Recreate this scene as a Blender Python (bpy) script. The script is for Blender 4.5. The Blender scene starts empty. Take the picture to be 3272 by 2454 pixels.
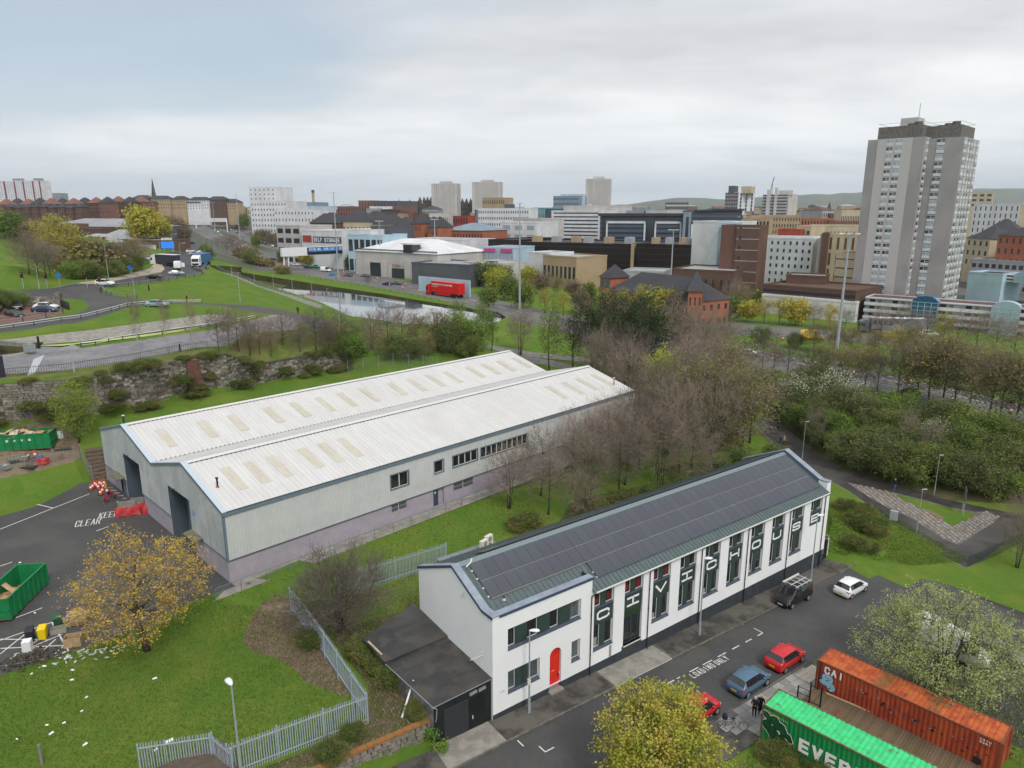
import bpy,bmesh,math,random
import numpy as np
from math import sin,cos,pi,radians,sqrt,atan2,tan
from mathutils import Vector,Matrix
from mathutils.geometry import delaunay_2d_cdt
R = random.Random(7)
scene = bpy.context.scene
COL = scene.collection
# --- camera, world, sun, exposure
IW,IH,FPX,PITCH,CH = 3272,2454,2255.0,radians(13.78),36.5
cam = bpy.data.cameras.new('camera')
cam_ob = bpy.data.objects.new('camera',cam); COL.objects.link(cam_ob)
cam.sensor_fit = 'HORIZONTAL'; cam.sensor_width = 36.0; cam.lens = 36.0*FPX/IW
cam.clip_start = 0.5; cam.clip_end = 40000
cam_ob.location = (0,0,CH); cam_ob.rotation_euler = (radians(90)-PITCH,0,0)
scene.camera = cam_ob
scene.cycles.use_denoising = True; scene.cycles.adaptive_threshold = 0.02; scene.cycles.volume_bounces = 0
scene.cycles.max_bounces = 5; scene.cycles.transparent_max_bounces = 8
scene.cycles.diffuse_bounces = 2; scene.cycles.glossy_bounces = 2
vs = scene.view_settings
vs.view_transform = 'Standard'; vs.look = 'None'; vs.exposure = 0.45; vs.gamma = 1.0; vs.use_curve_mapping = False
SUN_AZ,SUN_EL = (0.42,-0.90),radians(48)
world = bpy.data.worlds.new('World'); scene.world = world; world.use_nodes = True
world.cycles.sampling_method = 'NONE'
SKO = ((6.6,6.1,0),(4.4,1.5,0))
def build_world():
 nt = world.node_tree; N = nt.nodes; L = nt.links; N.clear()
 out = N.new('ShaderNodeOutputWorld'); bg = N.new('ShaderNodeBackground')
 sky = N.new('ShaderNodeTexSky'); sky.sky_type = 'NISHITA'; sky.sun_disc = False
 sky.sun_elevation = SUN_EL; sky.sun_rotation = atan2(SUN_AZ[0],SUN_AZ[1])
 sky.air_density = 1.0; sky.dust_density = 1.5
 tc = N.new('ShaderNodeTexCoord')
 sep = N.new('ShaderNodeSeparateXYZ'); L.new(tc.outputs['Generated'],sep.inputs[0])
 def math_(op,a,b=None,clamp=False):
  m = N.new('ShaderNodeMath'); m.operation = op; m.use_clamp = clamp
  for i,s in enumerate((a,b)):
   if s is None: continue
   if isinstance(s,(int,float)): m.inputs[i].default_value = s
   else: L.new(s,m.inputs[i])
  return m.outputs[0]
 zz = math_('ADD',math_('ABSOLUTE',sep.outputs[2]),0.11)
 cx = math_('DIVIDE',sep.outputs[0],zz); cy = math_('DIVIDE',sep.outputs[1],zz)
 comb = N.new('ShaderNodeCombineXYZ'); L.new(cx,comb.inputs[0]); L.new(cy,comb.inputs[1])
 def noise(scale,detail,rough,off):
  mp = N.new('ShaderNodeMapping'); mp.inputs['Location'].default_value = off; mp.inputs['Scale'].default_value = (0.75,1.0,1)
  L.new(comb.outputs[0],mp.inputs[0])
  n = N.new('ShaderNodeTexNoise'); n.inputs['Scale'].default_value = scale; n.inputs['Detail'].default_value = detail
  n.inputs['Roughness'].default_value = rough; n.inputs['Distortion'].default_value = 0.35; L.new(mp.outputs[0],n.inputs['Vector'])
  return n.outputs['Fac']
 def ramp(fac,stops):
  r = N.new('ShaderNodeValToRGB'); L.new(fac,r.inputs[0]); e = r.color_ramp.elements
  while len(e) < len(stops): e.new(0.5)
  for el,(p,c) in zip(e,stops): el.position = p; el.color = (*c,1)
  return r.outputs[0]
 def mix(fac,a,b,t='MIX'):
  m = N.new('ShaderNodeMix'); m.data_type = 'RGBA'; m.blend_type = t
  for s,i in ((fac,0),(a,6),(b,7)):
   if isinstance(s,(int,float)): m.inputs[i].default_value = s
   elif isinstance(s,tuple): m.inputs[i].default_value = (*s,1)
   else: L.new(s,m.inputs[i])
  return m.outputs[2]
 n1 = noise(0.42,5,0.55,SKO[0]); n2 = noise(1.3,5,0.6,(9.3,1.2,0))
 body = ramp(n1,[(0.30,(0.50,0.52,0.55)),(0.42,(0.64,0.655,0.68)),(0.54,(0.80,0.805,0.81)),(0.70,(0.90,0.90,0.895))])
 fine = ramp(n2,[(0.32,(0.88,0.89,0.90)),(0.6,(1.03,1.03,1.025))])
 clouds = mix(1.0,body,fine,'MULTIPLY')
 blue = mix(1.0,sky.outputs[0],(0.075,0.075,0.075),'MULTIPLY')
 blue = mix(0.5,blue,(0.60,0.70,0.78))
 n3 = noise(0.33,4,0.55,SKO[1])
 cover = ramp(n3,[(0.36,(0.15,0.15,0.15)),(0.47,(1,1,1))])
 clouds = mix(cover,blue,clouds)
 hz = N.new('ShaderNodeMapRange'); hz.inputs[1].default_value = 0.0; hz.inputs[2].default_value = 0.16
 hz.inputs[3].default_value = 0.75; hz.inputs[4].default_value = 0.0; L.new(sep.outputs[2],hz.inputs[0])
 col = mix(hz.outputs[0],clouds,(0.66,0.735,0.80))
 L.new(col,bg.inputs[0]); bg.inputs[1].default_value = 0.9
 L.new(bg.outputs[0],out.inputs[0])
build_world()
sun = bpy.data.lights.new('sun','SUN'); sun.energy = 1.5; sun.angle = radians(16); sun.color = (1.0,0.965,0.91)
sun_ob = bpy.data.objects.new('sun',sun); COL.objects.link(sun_ob)
sd = Vector((SUN_AZ[0]*cos(SUN_EL)/sqrt(SUN_AZ[0]**2+SUN_AZ[1]**2),SUN_AZ[1]*cos(SUN_EL)/sqrt(SUN_AZ[0]**2+SUN_AZ[1]**2),sin(SUN_EL)))
sun_ob.rotation_euler = sd.to_track_quat('Z','Y').to_euler(); sun_ob.location = (0,-40,120)
# --- measuring helpers (photo pixel -> point in the world)
CPI,SPI = cos(PITCH),sin(PITCH)
CR = dict(c1=(0,520,.3707),c2=(820,520,.3707),c3=(1640,520,.3707),c4=(2452,350,.3707),d1=(0,1100,.3707),d2=(0,1700,.4545),
          d3=(700,1100,.3707),d4=(700,1700,.4545),e1=(1300,1400,.3707),e2=(1300,1800,.3942),e3=(2000,1000,.3707),e4=(2000,1400,.3707),
          e5=(2100,1839,.3708),e6=(2500,1700,.4544),e7=(2452,900,.3707),e8=(2452,1300,.3707),z=(0,0,1))
def px(c,x,y):
 o = CR[c]; return o[0]+x*o[2],o[1]+y*o[2]
def ray(x,y):
 dx = (x-IW/2)/FPX; dy = -(y-IH/2)/FPX
 return np.array([dx,CPI+dy*SPI,-SPI+dy*CPI])
def G(x,y,z=0.0):
 d = ray(x,y); t = (z-CH)/d[2]; return Vector((d[0]*t,d[1]*t,z))
def atY(x,y,Y):
 d = ray(x,y); t = Y/d[1]; return Vector((d[0]*t,Y,CH+d[2]*t))
def PR(p):
 dz = p[2]-CH; dep = p[1]*CPI-dz*SPI
 return IW/2+FPX*p[0]/dep,IH/2-FPX*(p[1]*SPI+dz*CPI)/dep
# --- materials
MATS = {}
def M(name,c,c2=None,scale=3.0,rough=0.8,metal=0.0,bump=0.0,bscale=None,detail=5.0,spec=0.3,c3=None,s3=0.2,rnd=0.0,
      lo=0.38,hi=0.62,st=None,alpha=None,emit=0.0,coat=0.0,lo3=0.45,hi3=0.6,transl=0.0):
 if name in MATS: return MATS[name]
 m = bpy.data.materials.new(name); m.use_nodes = True; nt = m.node_tree; N = nt.nodes; L = nt.links
 b = N['Principled BSDF']
 b.inputs['Roughness'].default_value = rough; b.inputs['Metallic'].default_value = metal
 b.inputs['Specular IOR Level'].default_value = spec; b.inputs['Coat Weight'].default_value = coat
 b.inputs['Base Color'].default_value = (*c,1)
 m.diffuse_color = (*c,1)
 src = None
 def tex(sc,det,stretch=None):
  tc = N.new('ShaderNodeTexCoord'); o = tc.outputs['Object']
  if stretch:
   mp = N.new('ShaderNodeMapping'); mp.inputs['Scale'].default_value = stretch; L.new(o,mp.inputs[0]); o = mp.outputs[0]
  n = N.new('ShaderNodeTexNoise'); n.inputs['Scale'].default_value = sc; n.inputs['Detail'].default_value = det
  n.inputs['Roughness'].default_value = 0.62; L.new(o,n.inputs['Vector']); return n.outputs['Fac']
 def mixc(f,a,bb):
  x = N.new('ShaderNodeMix'); x.data_type = 'RGBA'
  L.new(f,x.inputs[0])
  for s,i in ((a,6),(bb,7)):
   if isinstance(s,tuple): x.inputs[i].default_value = (*s,1)
   else: L.new(s,x.inputs[i])
  return x.outputs[2]
 def rmp(f,a,bb):
  r = N.new('ShaderNodeMapRange'); r.inputs[1].default_value = a; r.inputs[2].default_value = bb; r.interpolation_type = 'SMOOTHSTEP'
  L.new(f,r.inputs[0]); return r.outputs[0]
 if c2 is not None: src = mixc(rmp(tex(scale,detail,st),lo,hi),c,c2)
 if c3 is not None: src = mixc(rmp(tex(s3,4),lo3,hi3),src if src is not None else c,c3)
 if rnd:
  oi = N.new('ShaderNodeObjectInfo'); hsv = N.new('ShaderNodeHueSaturation')
  mr = N.new('ShaderNodeMapRange'); mr.inputs[3].default_value = 1-rnd; mr.inputs[4].default_value = 1+rnd
  L.new(oi.outputs['Random'],mr.inputs[0]); L.new(mr.outputs[0],hsv.inputs['Value'])
  mh = N.new('ShaderNodeMath'); mh.operation = 'MULTIPLY_ADD'; mh.inputs[1].default_value = -0.06*rnd/0.3; mh.inputs[2].default_value = 0.5+0.03*rnd/0.3
  L.new(oi.outputs['Random'],mh.inputs[0]); L.new(mh.outputs[0],hsv.inputs['Hue'])
  if src is not None: L.new(src,hsv.inputs['Color'])
  else: hsv.inputs['Color'].default_value = (*c,1)
  src = hsv.outputs[0]
 if src is not None: L.new(src,b.inputs['Base Color'])
 if bump:
  bp = N.new('ShaderNodeBump'); bp.inputs['Strength'].default_value = min(1.0,bump); bp.inputs['Distance'].default_value = 0.05*max(1,bump)
  L.new(tex(bscale or scale*4,4,st),bp.inputs['Height']); L.new(bp.outputs[0],b.inputs['Normal'])
 if alpha is not None: b.inputs['Alpha'].default_value = alpha
 if emit:
  m.cycles.emission_sampling = 'NONE'
  b.inputs['Emission Color'].default_value = (*c,1); b.inputs['Emission Strength'].default_value = emit
 if transl:
  tr = N.new('ShaderNodeBsdfTranslucent'); ms = N.new('ShaderNodeMixShader'); ms.inputs[0].default_value = transl
  if src is not None: L.new(src,tr.inputs[0])
  else: tr.inputs[0].default_value = (*c,1)
  L.new(b.outputs[0],ms.inputs[1]); L.new(tr.outputs[0],ms.inputs[2])
  L.new(ms.outputs[0],N['Material Output'].inputs[0])
 MATS[name] = m; return m
# --- mesh builder
class MB:
 def __init__(s): s.v = []; s.f = []; s.m = []; s.mi = 0; s.smooth = False
 def vert(s,p): s.v.append((p[0],p[1],p[2])); return len(s.v)-1
 def face(s,*ids): s.f.append(tuple(ids)); s.m.append(s.mi)
 def poly(s,*pts):
  n = len(s.v); s.v += [(p[0],p[1],p[2]) for p in pts]; s.f.append(tuple(range(n,n+len(pts)))); s.m.append(s.mi); return s
 def box(s,x0,x1,y0,y1,z0,z1):
  n = len(s.v); s.v += [(x0,y0,z0),(x1,y0,z0),(x1,y1,z0),(x0,y1,z0),(x0,y0,z1),(x1,y0,z1),(x1,y1,z1),(x0,y1,z1)]
  for q in ((0,3,2,1),(4,5,6,7),(0,1,5,4),(1,2,6,5),(2,3,7,6),(3,0,4,7)): s.f.append(tuple(n+i for i in q)); s.m.append(s.mi)
  return s
 def hexa(s,pts):
  n = len(s.v); s.v += [tuple(p) for p in pts]
  for q in ((0,3,2,1),(4,5,6,7),(0,1,5,4),(1,2,6,5),(2,3,7,6),(3,0,4,7)): s.f.append(tuple(n+i for i in q)); s.m.append(s.mi)
  return s
 def bar(s,p,q,w,h,up=(0,0,1)):
  p = Vector(p); q = Vector(q); d = (q-p).normalized(); upv = Vector(up)
  a = d.cross(upv)
  if a.length < 1e-4: a = d.cross(Vector((0,1,0)))
  a.normalize(); b = a.cross(d); a *= w/2; b *= h/2
  return s.hexa([p-a-b,q-a-b,q+a-b,p+a-b,p-a+b,q-a+b,q+a+b,p+a+b])
 def cyl(s,p,q,r0,r1=None,n=8,caps=True):
  r1 = r0 if r1 is None else r1
  p = Vector(p); q = Vector(q); d = (q-p).normalized()
  a = d.orthogonal().normalized(); b = d.cross(a); k = len(s.v)
  for c,r in ((p,r0),(q,r1)):
   for i in range(n):
    t = 2*pi*i/n; w = c+a*(r*cos(t))+b*(r*sin(t)); s.v.append(tuple(w))
  for i in range(n): j = (i+1) % n; s.f.append((k+i,k+j,k+n+j,k+n+i)); s.m.append(s.mi)
  if caps:
   s.f.append(tuple(k+n-1-i for i in range(n))); s.m.append(s.mi); s.f.append(tuple(k+n+i for i in range(n))); s.m.append(s.mi)
  return s
 def tube(s,pts,r,n=5,taper=None):
  k = len(s.v); P = [Vector(p) for p in pts]; a = None
  for i,p in enumerate(P):
   d = (P[min(i+1,len(P)-1)]-P[max(i-1,0)]).normalized()
   a = d.orthogonal().normalized() if a is None else (a-d*a.dot(d)).normalized()
   b = d.cross(a); rr = r[i] if isinstance(r,(list,tuple)) else r
   for j in range(n):
    t = 2*pi*j/n; s.v.append(tuple(p+a*(rr*cos(t))+b*(rr*sin(t))))
  for i in range(len(P)-1):
   for j in range(n):
    j2 = (j+1) % n; s.f.append((k+i*n+j,k+i*n+j2,k+(i+1)*n+j2,k+(i+1)*n+j)); s.m.append(s.mi)
  s.f.append(tuple(k+j for j in reversed(range(n)))); s.m.append(s.mi)
  s.f.append(tuple(k+(len(P)-1)*n+j for j in range(n))); s.m.append(s.mi)
  return s
 def extr(s,pts,z0,z1):
  n = len(pts); k = len(s.v)
  s.v += [(p[0],p[1],z0) for p in pts]+[(p[0],p[1],z1) for p in pts]
  for i in range(n): j = (i+1) % n; s.f.append((k+i,k+j,k+n+j,k+n+i)); s.m.append(s.mi)
  s.f.append(tuple(k+n-1-i for i in range(n))); s.m.append(s.mi); s.f.append(tuple(k+n+i for i in range(n))); s.m.append(s.mi)
  return s
 def prism(s,prof,y0,y1):  # profile in x,z swept along y
  n = len(prof); k = len(s.v)
  s.v += [(p[0],y0,p[1]) for p in prof]+[(p[0],y1,p[1]) for p in prof]
  for i in range(n): j = (i+1) % n; s.f.append((k+i,k+j,k+n+j,k+n+i)); s.m.append(s.mi)
  s.f.append(tuple(k+n-1-i for i in range(n))); s.m.append(s.mi); s.f.append(tuple(k+n+i for i in range(n))); s.m.append(s.mi)
  return s
 def wall(s,a,b,z0,z1,holes,depth=0.0,inn=None):
  """vertical wall from a to b (xy), holes = [(s0,s1,za,zb)], reveals go 'depth' along inn"""
  a = Vector((a[0],a[1],0)); b = Vector((b[0],b[1],0)); L = (b-a).length; u = (b-a)/L
  if inn is None: inn = Vector((-u.y,u.x,0))
  xs = sorted(set([0,L]+[round(h[i],4) for h in holes for i in (0,1)])); zs = sorted(set([z0,z1]+[round(h[i],4) for h in holes for i in (2,3)]))
  xs = [x for x in xs if 0 <= x <= L]; zs = [z for z in zs if z0 <= z <= z1]
  for x0,x1 in zip(xs,xs[1:]):
   for q0,q1 in zip(zs,zs[1:]):
    cx,cz = (x0+x1)/2,(q0+q1)/2
    if any(h[0] < cx < h[1] and h[2] < cz < h[3] for h in holes): continue
    p0 = a+u*x0; p1 = a+u*x1
    s.poly((p0.x,p0.y,q0),(p1.x,p1.y,q0),(p1.x,p1.y,q1),(p0.x,p0.y,q1))
  if depth:
   for h in holes:
    p0 = a+u*h[0]; p1 = a+u*h[1]; d = inn*depth; r0 = p0+d; r1 = p1+d
    s.poly((p0.x,p0.y,h[2]),(r0.x,r0.y,h[2]),(r0.x,r0.y,h[3]),(p0.x,p0.y,h[3]))
    s.poly((p1.x,p1.y,h[3]),(r1.x,r1.y,h[3]),(r1.x,r1.y,h[2]),(p1.x,p1.y,h[2]))
    s.poly((p0.x,p0.y,h[3]),(r0.x,r0.y,h[3]),(r1.x,r1.y,h[3]),(p1.x,p1.y,h[3]))
    s.poly((p1.x,p1.y,h[2]),(r1.x,r1.y,h[2]),(r0.x,r0.y,h[2]),(p0.x,p0.y,h[2]))
  return s
 def mesh(s,name):
  me = bpy.data.meshes.new(name); me.from_pydata(s.v,[],s.f)
  if s.m and max(s.m) > 0: me.polygons.foreach_set('material_index',s.m)
  if s.smooth: me.polygons.foreach_set('use_smooth',[True]*len(s.f))
  me.update(); return me
 def obj(s,name,mats,parent=None,loc=None,rotz=None,kind=None,label=None,cat=None,group=None):
  me = s.mesh(name)
  for m in (mats if isinstance(mats,(list,tuple)) else [mats]): me.materials.append(m)
  return link(name,me,parent,loc,rotz,kind,label,cat,group)
def link(name,me,parent=None,loc=None,rotz=None,kind=None,label=None,cat=None,group=None):
 o = bpy.data.objects.new(name,me); COL.objects.link(o)
 if parent is not None: o.parent = parent
 if loc is not None: o.location = loc
 if rotz is not None: o.rotation_euler = (0,0,rotz)
 if kind: o['kind'] = kind
 if label: o['label'] = label
 if cat: o['category'] = cat
 if group: o['group'] = group
 return o
def thing(name,label,cat,loc=(0,0,0),rotz=0.0,group=None):
 o = bpy.data.objects.new(name,None); COL.objects.link(o); o.location = loc; o.rotation_euler = (0,0,rotz)
 o.empty_display_size = 0.3; o['label'] = label; o['category'] = cat
 if group: o['group'] = group
 return o
def dup(root,loc,rotz,label=None,group=None,scale=None):
 def cp(o,par):
  c = o.copy(); COL.objects.link(c)
  if par is not None: c.parent = par
  for ch in kids.get(o.name,()): cp(ch,c)
  return c
 kids = {}
 def gather(o):
  kids[o.name] = list(o.children)
  for ch in o.children: gather(ch)
 gather(root)
 r = cp(root,None); r.location = loc; r.rotation_euler = (0,0,rotz)
 if scale is not None: r.scale = scale if isinstance(scale,(tuple,list)) else (scale,)*3
 if label: r['label'] = label
 if group: r['group'] = group
 return r
def smooth(o,on=True):
 o.data.polygons.foreach_set('use_smooth',[on]*len(o.data.polygons)); return o
def bevel(o,w=0.03,seg=2):
 bm = bmesh.new(); bm.from_mesh(o.data)
 bmesh.ops.remove_doubles(bm,verts=bm.verts,dist=1e-5)
 bmesh.ops.bevel(bm,geom=[e for e in bm.edges if e.is_manifold and e.calc_face_angle(0) > 0.4],offset=w,segments=seg,affect='EDGES',profile=0.6)
 bm.to_mesh(o.data); bm.free(); return o
GLY = {
 'A': [[(0,0),(.5,1),(1,0)],[(.2,.38),(.8,.38)]],'B': [[(0,0),(0,1),(.75,1),(.95,.85),(.95,.65),(.75,.52),(0,.52)],[(.75,.52),(1,.36),(1,.15),(.8,0),(0,0)]],
 'C': [[(1,.72),(1,.85),(.82,1),(.18,1),(0,.82),(0,.18),(.18,0),(.82,0),(1,.15),(1,.28)]],'D': [[(0,0),(0,1),(.7,1),(1,.75),(1,.25),(.7,0),(0,0)]],
 'E': [[(1,1),(0,1),(0,0),(1,0)],[(0,.5),(.85,.5)]],'F': [[(1,1),(0,1),(0,0)],[(0,.5),(.8,.5)]],
 'G': [[(1,.75),(.8,1),(.2,1),(0,.8),(0,.2),(.2,0),(.8,0),(1,.2),(1,.48),(.55,.48)]],'H': [[(0,0),(0,1)],[(1,0),(1,1)],[(0,.5),(1,.5)]],
 'I': [[(.5,0),(.5,1)]],'|': [[(.5,0),(.5,1)],[(0,1),(1,1)],[(0,0),(1,0)]],'J': [[(1,1),(1,.2),(.8,0),(.2,0),(0,.2)]],
 'K': [[(0,0),(0,1)],[(1,1),(0,.45)],[(.3,.6),(1,0)]],'L': [[(0,1),(0,0),(1,0)]],'M': [[(0,0),(0,1),(.5,.4),(1,1),(1,0)]],
 'N': [[(0,0),(0,1),(1,0),(1,1)]],'O': [[(.18,0),(0,.18),(0,.82),(.18,1),(.82,1),(1,.82),(1,.18),(.82,0),(.18,0)]],
 'P': [[(0,0),(0,1),(.8,1),(1,.85),(1,.6),(.8,.45),(0,.45)]],'R': [[(0,0),(0,1),(.8,1),(1,.85),(1,.62),(.8,.48),(0,.48)],[(.55,.48),(1,0)]],
 'S': [[(1,.78),(1,.88),(.85,1),(.15,1),(0,.88),(0,.64),(.15,.52),(.85,.48),(1,.36),(1,.12),(.85,0),(.15,0),(0,.12),(0,.22)]],
 'T': [[(0,1),(1,1)],[(.5,1),(.5,0)]],'U': [[(0,1),(0,.18),(.18,0),(.82,0),(1,.18),(1,1)]],'V': [[(0,1),(.5,0),(1,1)]],
 'W': [[(0,1),(.25,0),(.5,.7),(.75,0),(1,1)]],'X': [[(0,0),(1,1)],[(0,1),(1,0)]],'Y': [[(0,1),(.5,.5),(1,1)],[(.5,.5),(.5,0)]],'Z': [[(0,1),(1,1),(0,0),(1,0)]],
 '0': [[(.2,0),(0,.2),(0,.8),(.2,1),(.8,1),(1,.8),(1,.2),(.8,0),(.2,0)]],'1': [[(.2,.8),(.5,1),(.5,0)]],'2': [[(0,.8),(.2,1),(.8,1),(1,.8),(0,0),(1,0)]],
 '3': [[(0,1),(1,1),(.5,.55),(1,.4),(1,.1),(.8,0),(0,0)]],'7': [[(0,1),(1,1),(.3,0)]],'8': [[(.2,.5),(0,.7),(.2,1),(.8,1),(1,.7),(.8,.5),(.2,.5),(0,.2),(.2,0),(.8,0),(1,.2),(.8,.5)]],
 'a': [[(0,.7),(.8,.7),(.9,.6),(.9,0),(.1,0),(0,.1),(0,.3),(.1,.4),(.9,.4)]],'e': [[(1,.35),(0,.35),(0,.6),(.15,.7),(.85,.7),(1,.6),(1,.35)],[(0,.35),(0,.1),(.1,0),(.9,0)]],
 'v': [[(0,.7),(.5,0),(1,.7)]],'n': [[(0,.0),(.5,.7),(1,0)]],'-': [[(.1,.5),(.9,.5)]],'&': [[(1,0),(.1,.8),(.4,1),(.6,.8),(0,.3),(.3,0),(1,.5)]],',': [[(.4,.1),(.3,-.15)]]}
def text_mesh(mb,txt,w,h,th,adv,origin,ux,uy,dep=0.012):
 """letters w x h, stroke th, starting at origin, along ux with height along uy; slightly proud along ux x uy"""
 ux = Vector(ux).normalized(); uy = Vector(uy).normalized(); nz = ux.cross(uy); o = Vector(origin)
 for i,ch in enumerate(txt):
  if ch == ' ': continue
  for pl in GLY[ch]:
   pts = [o+ux*(i*adv+th/2+p[0]*(w-th))+uy*(th/2+p[1]*(h-th)) for p in pl]
   for j,(p,q) in enumerate(zip(pts,pts[1:])):
    d = (q-p)
    if d.length < 1e-6: continue
    d.normalize(); s_ = d.cross(nz)*(th/2); e = d*(th*0.42 if len(pl) > 2 else th*0.5)
    z = nz*(dep+0.0006*j)
    mb.poly(p-e+s_+z,q+e+s_+z,q+e-s_+z,p-e-s_+z)
 return mb
ORD = ['leftmost','second','third','fourth','fifth','sixth','seventh','eighth','ninth','tenth','eleventh','twelfth','thirteenth','fourteenth','fifteenth','sixteenth','seventeenth','eighteenth','nineteenth','twentieth','twenty-first','twenty-second','twenty-third','twenty-fourth','twenty-fifth','twenty-sixth','twenty-seventh','twenty-eighth','twenty-ninth','thirtieth']
def ordinal_labels(objs,what,where):
 """objs in one group: told apart by their order from the left"""
 objs = sorted(objs,key=lambda o: PR(o.location)[0])
 for i,o in enumerate(objs):
  n = i+1; w = ORD[i] if i < 30 else '%d%s' % (n,'th' if 10 <= n % 100 <= 20 else {1:'st',2:'nd',3:'rd'}.get(n % 10,'th'))
  o['label'] = ('%s, leftmost %s' % (what,where)) if i == 0 else '%s, %s from the left %s' % (what,w,where)
def person_mesh(pose):
 h = 1.75; V = []; E = []; RAD = []
 def v(x,y,z,rad,par=None):
  V.append((x,y,z)); RAD.append(rad)
  if par is not None: E.append((par,len(V)-1))
  return len(V)-1
 pe = v(0,0,.95,.145); sp_ = v(.01,0,1.13,.13,pe); chs = v(.015,0,1.33,.155,sp_); nk = v(.01,0,1.48,.07,chs); nk2 = v(.02,0,1.53,.055,nk); hd = v(.045,0,1.62,.085,nk2); ht = v(.03,0,1.72,.08,hd)
 st = .16 if pose == 'walk' else .03
 for s in (-1,1):
  hp = v(0,.09*s,.90,.10,pe); f = st*s
  kn = v(f*.55+.02,.10*s,.50,.062,hp); an = v(f-.02,.10*s,.09,.042,kn); v(f+.13,.11*s,.04,.036,an)
  sh = v(.0,.18*s,1.41,.065,chs)
  if pose == 'phone': el = v(.06,.24*s,1.14,.05,sh); wr = v(.28,.10*s,1.20,.034,el)
  elif pose == 'walk': el = v(-.10*s*.6,.235*s,1.13,.05,sh); wr = v(-.16*s*.6+.08,.24*s,.90,.034,el)
  else: el = v(-.02,.24*s,1.13,.05,sh); wr = v(.05,.24*s,.88,.034,el)
  fx,fz = ((.075,.02) if pose == 'phone' else (.02,-.08)); b = V[wr]; pm = v(b[0]+fx,b[1],b[2]+fz,.030,wr); b = V[pm]
  for k in range(4): v(b[0]+fx*.95*(1-.07*abs(k-1.3)),b[1]+(k-1.5)*.019,b[2]+fz*.95,.0095,pm)
  v(b[0]+fx*.3+.02,b[1]-s*.045,b[2]+fz*.3+.01,.010,pm)
 k = h/1.75; me = bpy.data.meshes.new('body'); me.from_pydata([(a*k,b*k,c*k) for a,b,c in V],E,[])
 o = bpy.data.objects.new('body',me); COL.objects.link(o)
 sk = o.modifiers.new('s','SKIN'); o.modifiers.new('u','SUBSURF').levels = 1
 for i,d in enumerate(me.skin_vertices[0].data): d.radius = (RAD[i]*k*(1.0),RAD[i]*k*(.78 if i in (pe,sp_,chs) else 1.0)); d.use_root = (i == 0)
 dg = bpy.context.evaluated_depsgraph_get(); m2 = bpy.data.meshes.new_from_object(o.evaluated_get(dg)); bpy.data.objects.remove(o)
 return m2
POSE = {p: person_mesh(p) for p in ('phone','stand','walk')}
# --- terrain heights (a triangulated net of spot heights)
CO = Vector((-1.393,44.535,0)); CYAW = radians(36.547); CU = Vector((cos(CYAW),sin(CYAW),0)); CV = Vector((-sin(CYAW),cos(CYAW),0))
WO = Vector((-26.12,59.08,0)); WYAW = radians(45.06); WU = Vector((cos(WYAW),sin(WYAW),0)); WV = Vector((-sin(WYAW),cos(WYAW),0))
def street_z(s): return -0.0333*s
SPOT = []
def sp(x,y,z): SPOT.append((x,y,z))
def spx(c,x,y,z):
 p = G(*px(c,x,y),z); SPOT.append((p.x,p.y,z))
for s in (-14,0,15,30,44,56):
 for t in (-7,-22,-45):
  p = CO+CU*s+CV*t; sp(p.x,p.y,street_z(s))
 p = CO+CU*s+CV*(-0.05); sp(p.x,p.y,street_z(s))
for s,t,z in ((-5.6,11,2.4),(-0.3,0.2,0.0),(-0.4,11,1.6),(0,12,1.4),(20,12,0.9),(44,12,-0.6),(44.5,0.5,-1.5),
    (-12,12,2.8),(-30,14,3.0),(-45,0,3.0),(-45,-30,2.0),(-20,-30,0.8),(10,22,1.8),(30,26,1.8),(46,28,1.5),(58,18,-0.2)):
 p = CO+CU*s+CV*t; sp(p.x,p.y,z)
for s,t,z in ((-2,-2,3.0),(30,-2.2,3.0),(65,-2.5,3.1),(-2,38,3.2),(30,38,3.3),(65,38,4.2),(-18,5,3.0),(-18,30,3.4),(-34,5,3.1),(-34,30,3.6),(-3,40,5.2),(-10,45,6.5),(-30,42,6.4),(-34,36,5.2),(-14,36,3.9),(20,45,6.0),(50,45,5.6),(72,20,4.2),(72,0,3.0),(74,40,5.6)):
 p = WO+WU*s+WV*t; sp(p.x,p.y,z)
RW = [(-160,1240,14.2,6.6),(0,1228,14.2,6.4),(207,1215,14.2,6.2),(408,1185,14.2,6.2),(593,1148,14.2,6.0),(723,1135,14.1,5.8),(812,1170,10.6,3.5),(940,1148,10.4,3.5),(1071,1126,10.2,3.6),(1110,1122,10.1,3.4)]
RWT = [(G(x,y,zt),h) for x,y,zt,h in RW]
for (a,ha),(b,hb) in zip(RWT,RWT[1:]):
 n_ = max(2,int((b-a).length/2.0))
 for i in range(n_+1):
  f = i/n_; p = a.lerp(b,f); h = ha+(hb-ha)*f; d = Vector((p.x,p.y,0)).normalized()
  sp(p.x+d.x*0.7,p.y+d.y*0.7,p.z-0.05); sp(p.x-d.x*0.3,p.y-d.y*0.3,p.z-h); sp(p.x-d.x*2.2,p.y-d.y*2.2,p.z-h-.25)
def _off(p,k): d = Vector((p.x,p.y,0)).normalized(); return (p.x+d.x*k,p.y+d.y*k)
BREAKS = [[_off(p,.7) for p,h in RWT],[_off(p,-.3) for p,h in RWT]]
BREAKS += [[tuple((CO+CU*s+CV*t)[:2]) for s in (-5.3,-12,-20,-28)] for t in (.45,1.0)]
for i in range(22):
 s = -5.2-i*1.2; p = CO+CU*s+CV*0.45; sp(p.x,p.y,0.15-0.03*(s+5)); p = CO+CU*s+CV*1.0; sp(p.x,p.y,1.9-0.025*(s+5))
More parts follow.
